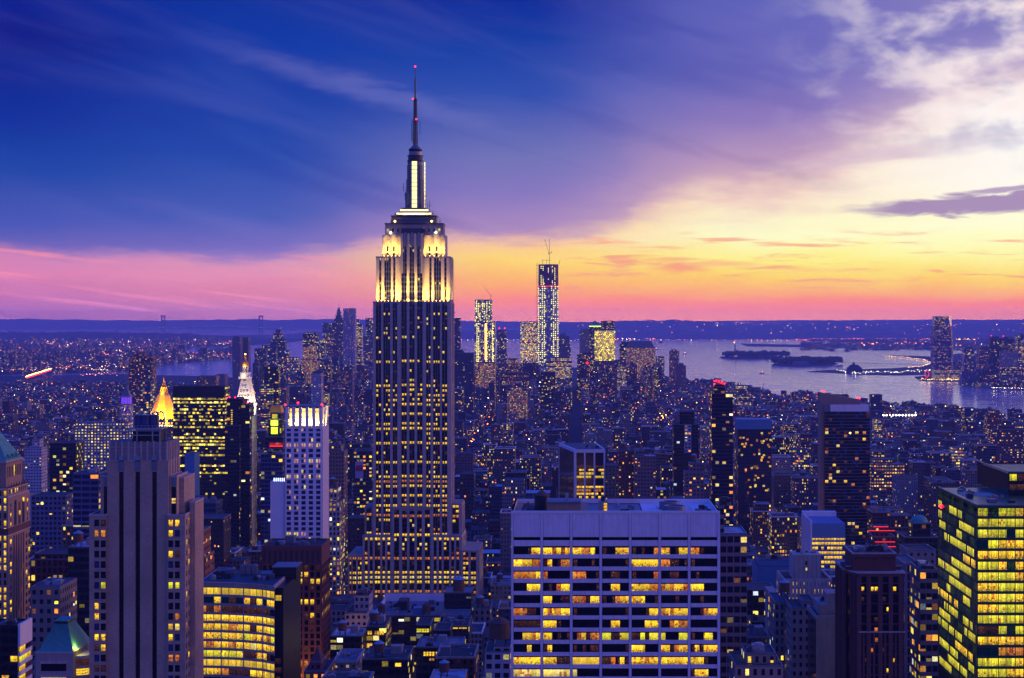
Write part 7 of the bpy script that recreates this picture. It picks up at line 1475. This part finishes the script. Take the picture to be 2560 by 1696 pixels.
for k_, v in grp.items():
    v.sort(key=lambda t: t[1])
    for n, l in enumerate(v):
        L = l[0]
        if len(v) > 1: L = ('leftmost ' if n == 0 else 'rightmost ' if n == len(v) - 1 else ORD[n] + '-from-left ') + L
        i, x0, x1, y0, y1, zt, nm, lv, rf = l[2]
        R = root('city_building', L, 'building', (x0 + x1) / 2, (y0 + y1) / 2, 2., 'city buildings filling the street grid'); wm = CM[nm, lv]; uid = sr.randint(0, 880); w_ = MB(); bay = sr.choice((2.2, 2.6, 3.1)); fl_ = sr.choice((3.2, 3.5, 3.8))
        zl = zt - sr.uniform(6, 14) if rf == 'step' and zt > 25 else zt
        w_.wallbox(x0, x1, y0, y1, 2, zl, uid, bay, fl_, wm, M['roof'])
        if zl < zt: w_.wallbox(x0 + 2.5, x1 - 2.5, y0 + 4, y1 - 1.5, zl, zt, uid, bay, fl_, wm, M['roof'])
        w_.build('wall', R); p = MB(); p.mat(M[sr.choice(('stone_l', 'lead', 'concrete', 'stone'))]); t = .45; hh = .9
        p.box(x0 - .3, x1 + .3, y0 - .3, y0 + t, zl, zl + hh).box(x0 - .3, x0 + t, y0 + t, y1 - t, zl, zl + hh).box(x1 - t, x1 + .3, y0 + t, y1 - t, zl, zl + hh).box(x0 - .3, x1 + .3, y1 - t, y1, zl, zl + hh).build('parapet', R)
        cx, cy = x0 + (x1 - x0) * sr.uniform(.3, .7), y0 + (y1 - y0) * sr.uniform(.3, .7)
        if rf == 'tank':
            if y0 < 2600: tank(R, cx, cy, zt, sr.uniform(1.8, 2.5), sr.uniform(3.6, 4.6), sr.uniform(2, 4), sr.choice(('tin', 'wood', 'dark')))
            else: q = MB(); q.mat(M['wood']).lathe(cx, cy, [(2.2, zt + 2), (2.2, zt + 6.5), (.1, zt + 8)], 10); q.build('water_tank', R)
        if rf in ('bulkhead', 'tank', 'plant'):
            b = MB(); a = x0 + 1.5 if cx > (x0 + x1) / 2 else x1 - 6; b.mat(M[sr.choice(('stone', 'tan', 'redbrick', 'lead'))]).box(a, a + 4.2, y0 + 4, y0 + 10, zt, zt + sr.uniform(2.6, 4.5)); b.build('bulkhead', R)
        if y0 < 1500: pipes(R, x0 + 1, x1 - 1, y0 + 1, y1 - 1, zt, 6, i)
        if rf in ('plant', 'bare') and y0 < 2200: units(R, x0 + 1, x1 - 3, y0 + 1, y1 - 3, zt, 3 if rf == 'bare' else 5, i, .8)
# ------------------------------------------------------------------ far low houses, lights, trees
def inpoly(x, y, P_):
    c = False; n = len(P_)
    for i in range(n):
        (x1, y1), (x2, y2) = P_[i], P_[(i + 1) % n]
        if (y1 > y) != (y2 > y) and x < (x2 - x1) * (y - y1) / (y2 - y1) + x1: c = not c
    return c
BK = [(-300, 945), (60, 934), (250, 930), (335, 925), (395, 912), (470, 905), (545, 899), (590, 894), (606, 882), (560, 880), (470, 888), (420, 882), (470, 868), (560, 866), (600, 860), (560, 850), (480, 840), (300, 836), (60, 834), (-300, 834)]
fr = random.Random(77); hs = MB(); n = 0
while n < 5200:
    px = fr.uniform(-60, 606); row = 836 + 106 * fr.random() ** 1.0
    if not inpoly(px, row, BK): continue
    n += 1; gx, gy = G(px, row, 2.6); w_ = fr.uniform(18, 60) * (gy / 9000.) ** .5; h = fr.uniform(8, 22) if fr.random() < .95 else fr.uniform(30, 75)
    hs.wallbox(gx, gx + w_, gy, gy + w_ * fr.uniform(.5, 1.2), 2.6, 2.6 + h, fr.randint(0, 880), 5, 4.5, M['far'], M['roof'])
for _ in range(600):
    px, row = fr.uniform(2000, 2600), fr.uniform(848, 876); gx, gy = G(px, row); w_ = fr.uniform(30, 110); hs.wallbox(gx, gx + w_, gy, gy + 60, 2, 2 + fr.uniform(6, 18), fr.randint(0, 880), 5, 4.5, M['far'], M['roof'])
for _ in range(260):
    px, row = fr.uniform(2390, 2600), fr.uniform(918, 972)
    gx, gy = G(px, row)
    if row < 950 or px > 2440: w_ = fr.uniform(16, 50); hs.wallbox(gx, gx + w_, gy, gy + 40, 2, 2 + fr.uniform(8, 40), fr.randint(0, 880), 4, 4, M['far'], M['roof'])
hs.build('far_low_houses', None, kind='stuff', label='far low housing across the rivers dotted with windows', category='houses')
LT = {'orange': [], 'warm': [], 'white': [], 'cool': [], 'red': [], 'green': []}
def pt(c, x, y, z, r): LT[c].append((x, y, z, r))
def pick(): u = fr.random(); return 'orange' if u < .50 else 'warm' if u < .78 else 'white' if u < .92 else 'cool' if u < .97 else 'red'
for _ in range(1500):      # Brooklyn
    px = fr.uniform(-20, 606); row = 838 + 104 * fr.random() ** .8
    if inpoly(px, row, BK): gx, gy = G(px, row, 8); pt(pick(), gx, gy, 20 + fr.random() * 8, gy / F * fr.choice((.28, .38, .5, .85)))
def chain(pts, n, col, size, jit=1., z=12.):
    L = [math.dist(a, b) for a, b in zip(pts, pts[1:])]; T_ = sum(L)
    for i in range(n):
        d = T_ * (i + fr.random() * .8) / n
        for (a, b), l in zip(zip(pts, pts[1:]), L):
            if d <= l: t = d / max(l, .001); px, row = a[0] + (b[0] - a[0]) * t, a[1] + (b[1] - a[1]) * t; break
            d -= l
        else: continue
        row += fr.uniform(-jit, jit); gx, gy = G(px, row, z); pt(col if col != '?' else pick(), gx, gy, z, gy / F * size * fr.choice((.7, 1., 1.5)))
chain([(150, 858), (250, 850), (330, 844)], 46, 'orange', .5); chain([(20, 882), (60, 882), (130, 885)], 22, 'white', .6); chain([(60, 905), (150, 925)], 14, 'orange', .6); chain([(230, 925), (270, 925)], 12, 'white', .45, .3)
chain([(330, 858), (400, 860), (480, 856), (560, 855), (600, 862)], 60, '?', .8, 5); chain([(200, 935), (300, 936)], 14, 'orange', .7, 4)
chain([(1140, 850), (1300, 851), (1480, 850), (1560, 848), (1750, 850), (1990, 851)], 90, '?', .6, 1.2); chain([(1540, 846), (1600, 843), (1640, 845)], 40, '?', .7, 4)
chain([(1990, 851), (2080, 846), (2150, 845), (2300, 846), (2340, 848)], 130, 'orange', .6, 2.5); chain([(2390, 848), (2560, 843)], 90, 'warm', .6, 3); chain([(2390, 846), (2560, 840)], 40, 'orange', .9, 4); chain([(2440, 816), (2560, 812)], 24, 'warm', .6, 1.5, 30); chain([(2050, 806), (2110, 805)], 12, 'warm', .6, .6, 80)
chain([(2150, 862), (2300, 858), (2560, 866)], 50, '?', .9, 5); chain([(2206, 890), (2260, 893), (2310, 899), (2328, 907), (2310, 915), (2270, 919)], 62, 'warm', .5, .5, 6); chain([(2090, 927), (2150, 932), (2240, 930), (2330, 926)], 44, 'white', .6, 2.5, 6)
chain([(2298, 948), (2400, 949)], 50, 'warm', .55, 2, 8); chain([(2400, 905), (2430, 912)], 20, 'warm', .9, 3, 8); chain([(2430, 961), (2560, 960)], 46, 'warm', .6, 2, 8); chain([(2478, 969), (2560, 971)], 22, 'white', .45, .8, 8)
chain([(2150, 1022), (2200, 1018), (2270, 1018)], 26, 'white', .6, 1.4, 14); chain([(2200, 1032), (2300, 1036)], 34, 'warm', .9, 3, 14)
for _ in range(120):      # lights on the far hillsides
    px = fr.uniform(1380, 2560); tt = fr.uniform(.08, .44) ** 1.1; rw = 803 + 8 * min(1, abs(px - 1690) / 300.); Yh = 20500 + 7500 * tt
    pt(pick(), X(px, 24250) * Yh / 24250., Yh, Z(rw, 24250) * sin(pi * tt) ** .8 + 20, fr.uniform(1.6, 5.))
for _ in range(1500):      # streets of the near city
    Y = 1300 + 4800 * fr.random() ** .8; xa = fr.choice(range(int(X(-50, Y) // 210), int(X(2600, Y) // 210) + 1)) * 210. + fr.choice((-9, 9, 0)); px = CX + xa * F / Y
    if abs(xa) > 20 and Y < shore_y(px) - 30 and not any(xa > r[0] and xa < r[1] and Y > r[2] and Y < r[3] for r in cell.get((int(xa // 100), int(Y // 100)), ())): pt(pick(), xa, Y, fr.choice((5, 9, 12)), fr.uniform(.5, 1.1) * (Y / 3000.) ** .5)
for l in fr.sample([LOTS[i] for i in vis if vis[i] > 1 and i not in single], 900):      # lamps on roofs and fire escapes
    pt(pick(), fr.uniform(l[0], l[1]), l[2] - .7, 2 + l[4] * fr.uniform(.5, .97), fr.uniform(.3, .8) * (l[2] / 2500.) ** .6)
for c, L_ in LT.items():
    mb = MB(); mb.mat(E[c])
    for x, y, z, r in L_: mb.octa(x, y, z, r)
    if L_: mb.build(c + '_street_lights', None, kind='stuff', label='scattered small ' + c + ' lamps of the far streets and shores', category='street lights')
# expressway ramp with head and tail lights
rd = MB(); rd.mat(M['asphalt']); a, b = G(62, 944, 20), G(128, 924, 20); rd.bar((a[0], a[1], 18), (b[0], b[1], 18), 8); rd.build('elevated_road', None, kind='structure')
for c, off in (('warm', 0.), ('red', 1.8)):
    mb = MB(); mb.mat(E[c])
    for i in range(70): t = i / 69; gx, gy = G(66 + 60 * t + off * .6, 942 - 19 * t + off, 24); mb.octa(gx, gy, 24, 3.4)
    mb.build('traffic_lights_row', None, kind='stuff', label=('white headlamps' if c == 'warm' else 'red tail lamps') + ' of dense traffic on the elevated road at left', category='traffic')
rd = MB(); rd.mat(E['red'])      # tail lamps in the avenue left of the gold roof
for i in range(60): Yq = 2600 + 900 * fr.random(); rd.octa(X(368 + 14 * (1 - (Yq - 2600) / 900.) * fr.uniform(-1, 1) + (Yq - 2600) / 60., Yq), Yq, 62 + fr.random() * 10, 1.5)
# trees of parks and islands as clumped foliage
lf = surf('tree_foliage', (40, 62, 44), .9, .45, .2, streak=False)
def trees(name, spots, label, r0, r1, leaf):
    mb = MB(); mb.mat(lf)
    for (x, y, zb) in spots:
        R_ = fr.uniform(r0, r1)
        for _ in range(26):
            a, e, q = fr.uniform(0, 6.28), fr.uniform(-.2, 1.), R_ * fr.uniform(.4, 1.); px_, py_, pz_ = x + cos(a) * q, y + sin(a) * q, zb + R_ * .9 + e * R_ * .7; s_ = leaf * fr.uniform(.6, 1.4)
            mb.octa(px_, py_, pz_, s_)
    mb.build(name, None, kind='stuff', label=label, category='trees')
sp = []
for (a, b, c, d) in parks: sp += [(fr.uniform(a, b), fr.uniform(c, d), 2) for _ in range(70)]
trees('park_trees', sp, 'dark leafy park trees between the low blocks', 5, 8, 1.9)
sp = []
for px, row, wp, n in ((1885, 893, 80, 170), (2012, 910, 84, 190)):
    for _ in range(n): u = fr.uniform(-1, 1); p_, r_ = px + u * wp + 6, row - .2 + fr.uniform(-1, 1) * 3 * math.sqrt(1 - u * u); gx, gy = G(p_, r_, 3); sp.append((gx, gy, 4 + 10 * fr.random()))
trees('island_trees', sp, 'dark trees covering the two harbour islands', 10, 17, 6)
sp = []
for _ in range(130): p_, r_ = fr.uniform(1700, 1760), fr.uniform(962, 968); gx, gy = G(p_, r_); sp.append((gx, gy - 60, 3))
trees('waterfront_trees', sp, 'dark trees along the near river bank', 6, 10, 3)
for lab_, px, row, wpx, hm, tm in (('long dark hall with small turrets on the right wooded island', 1960, 912, 34, 26, 1), ('low white roofed hall on the right wooded island', 2000, 914, 40, 14, 0), ('dark hall at the right end of the wooded island', 2045, 912, 26, 22, 1)):
    gx, gy = G(px, row); k = gy / F; R = root('island_hall', lab_, 'building', gx, gy); q = MB(); q.mat(M['redbrick' if tm else 'lead']).box(gx - wpx / 2 * k, gx + wpx / 2 * k, gy - 60, gy - 20, 2, hm).pyr(gx - wpx / 2 * k, gx + wpx / 2 * k, gy - 60, gy - 20, hm, hm + 10, .7); q.build('hall', R)
    if tm:
        for s_ in (-1, 1): q = MB(); q.mat(M['copper']).box(gx + s_ * wpx * .25 * k - 4, gx + s_ * wpx * .25 * k + 4, gy - 64, gy - 56, 2, hm + 14).pyr(gx + s_ * wpx * .25 * k - 4, gx + s_ * wpx * .25 * k + 4, gy - 64, gy - 56, hm + 14, hm + 24, .1); q.build('turret', R)
# river pier terminal roofs, slanted crane mast on the shore
Y = 3900.; R = root('pier_terminal', 'brightly lit flat river terminal sheds under floodlights at the right shore', 'terminal', X(2250, Y), Y); q = MB(); q.mat(M['tin']).box(X(2196, Y), X(2300, Y), Y, Y + 60, 2, 22).box(X(2300, Y), X(2400, Y), Y + 20, Y + 60, 2, 20); q.build('shed', R)
for i in range(12): q = MB(); q.mat(M['tin']).bar((X(2200 + i * 8, Y), Y - 3, 2), (X(2200 + i * 8, Y), Y - 3, 34), .4); q.mat(E['white']).octa(X(2200 + i * 8, Y), Y - 3, 35, 2.); q.build('floodlight_mast', R)
R = root('crane_mast', 'lone slanting crane boom rising over the river bank', 'crane', X(1893, 4500), 4500); q = MB(); q.mat(M['redbrick']).bar((X(1893, 4500), 4500, 2), (X(1893, 4500), 4500, 25), 1.).bar((X(1893, 4500), 4500, 20), (X(1910, 4500), 4500, Z(957, 4500)), .8).bar((X(1891.5, 4500), 4500, 25), (X(1910, 4500), 4500, Z(957, 4500)), .3); q.build('boom', R)

# warm street lamps low in the streets: they tint the lower walls
sl = random.Random(15)
for _ in range(46):
    Y = sl.uniform(760, 2300); xa = sl.choice([k_ * 210. for k_ in range(-6, 4)]); px = CX + xa * F / Y
    if -40 < px < 2600: lamp('street_and_fill_light', 'POINT', (xa + sl.uniform(-8, 8), Y, 14), (0, 0, 0), 26000, (1, .45, .14), 3.)
lamp('street_and_fill_light', 'POINT', (X(775, 885), 886, 58), (0, 0, 0), 42000, (1, .38, .08), 3.)  # added orange fill, hung well above street level to light the brown block's base
haze()
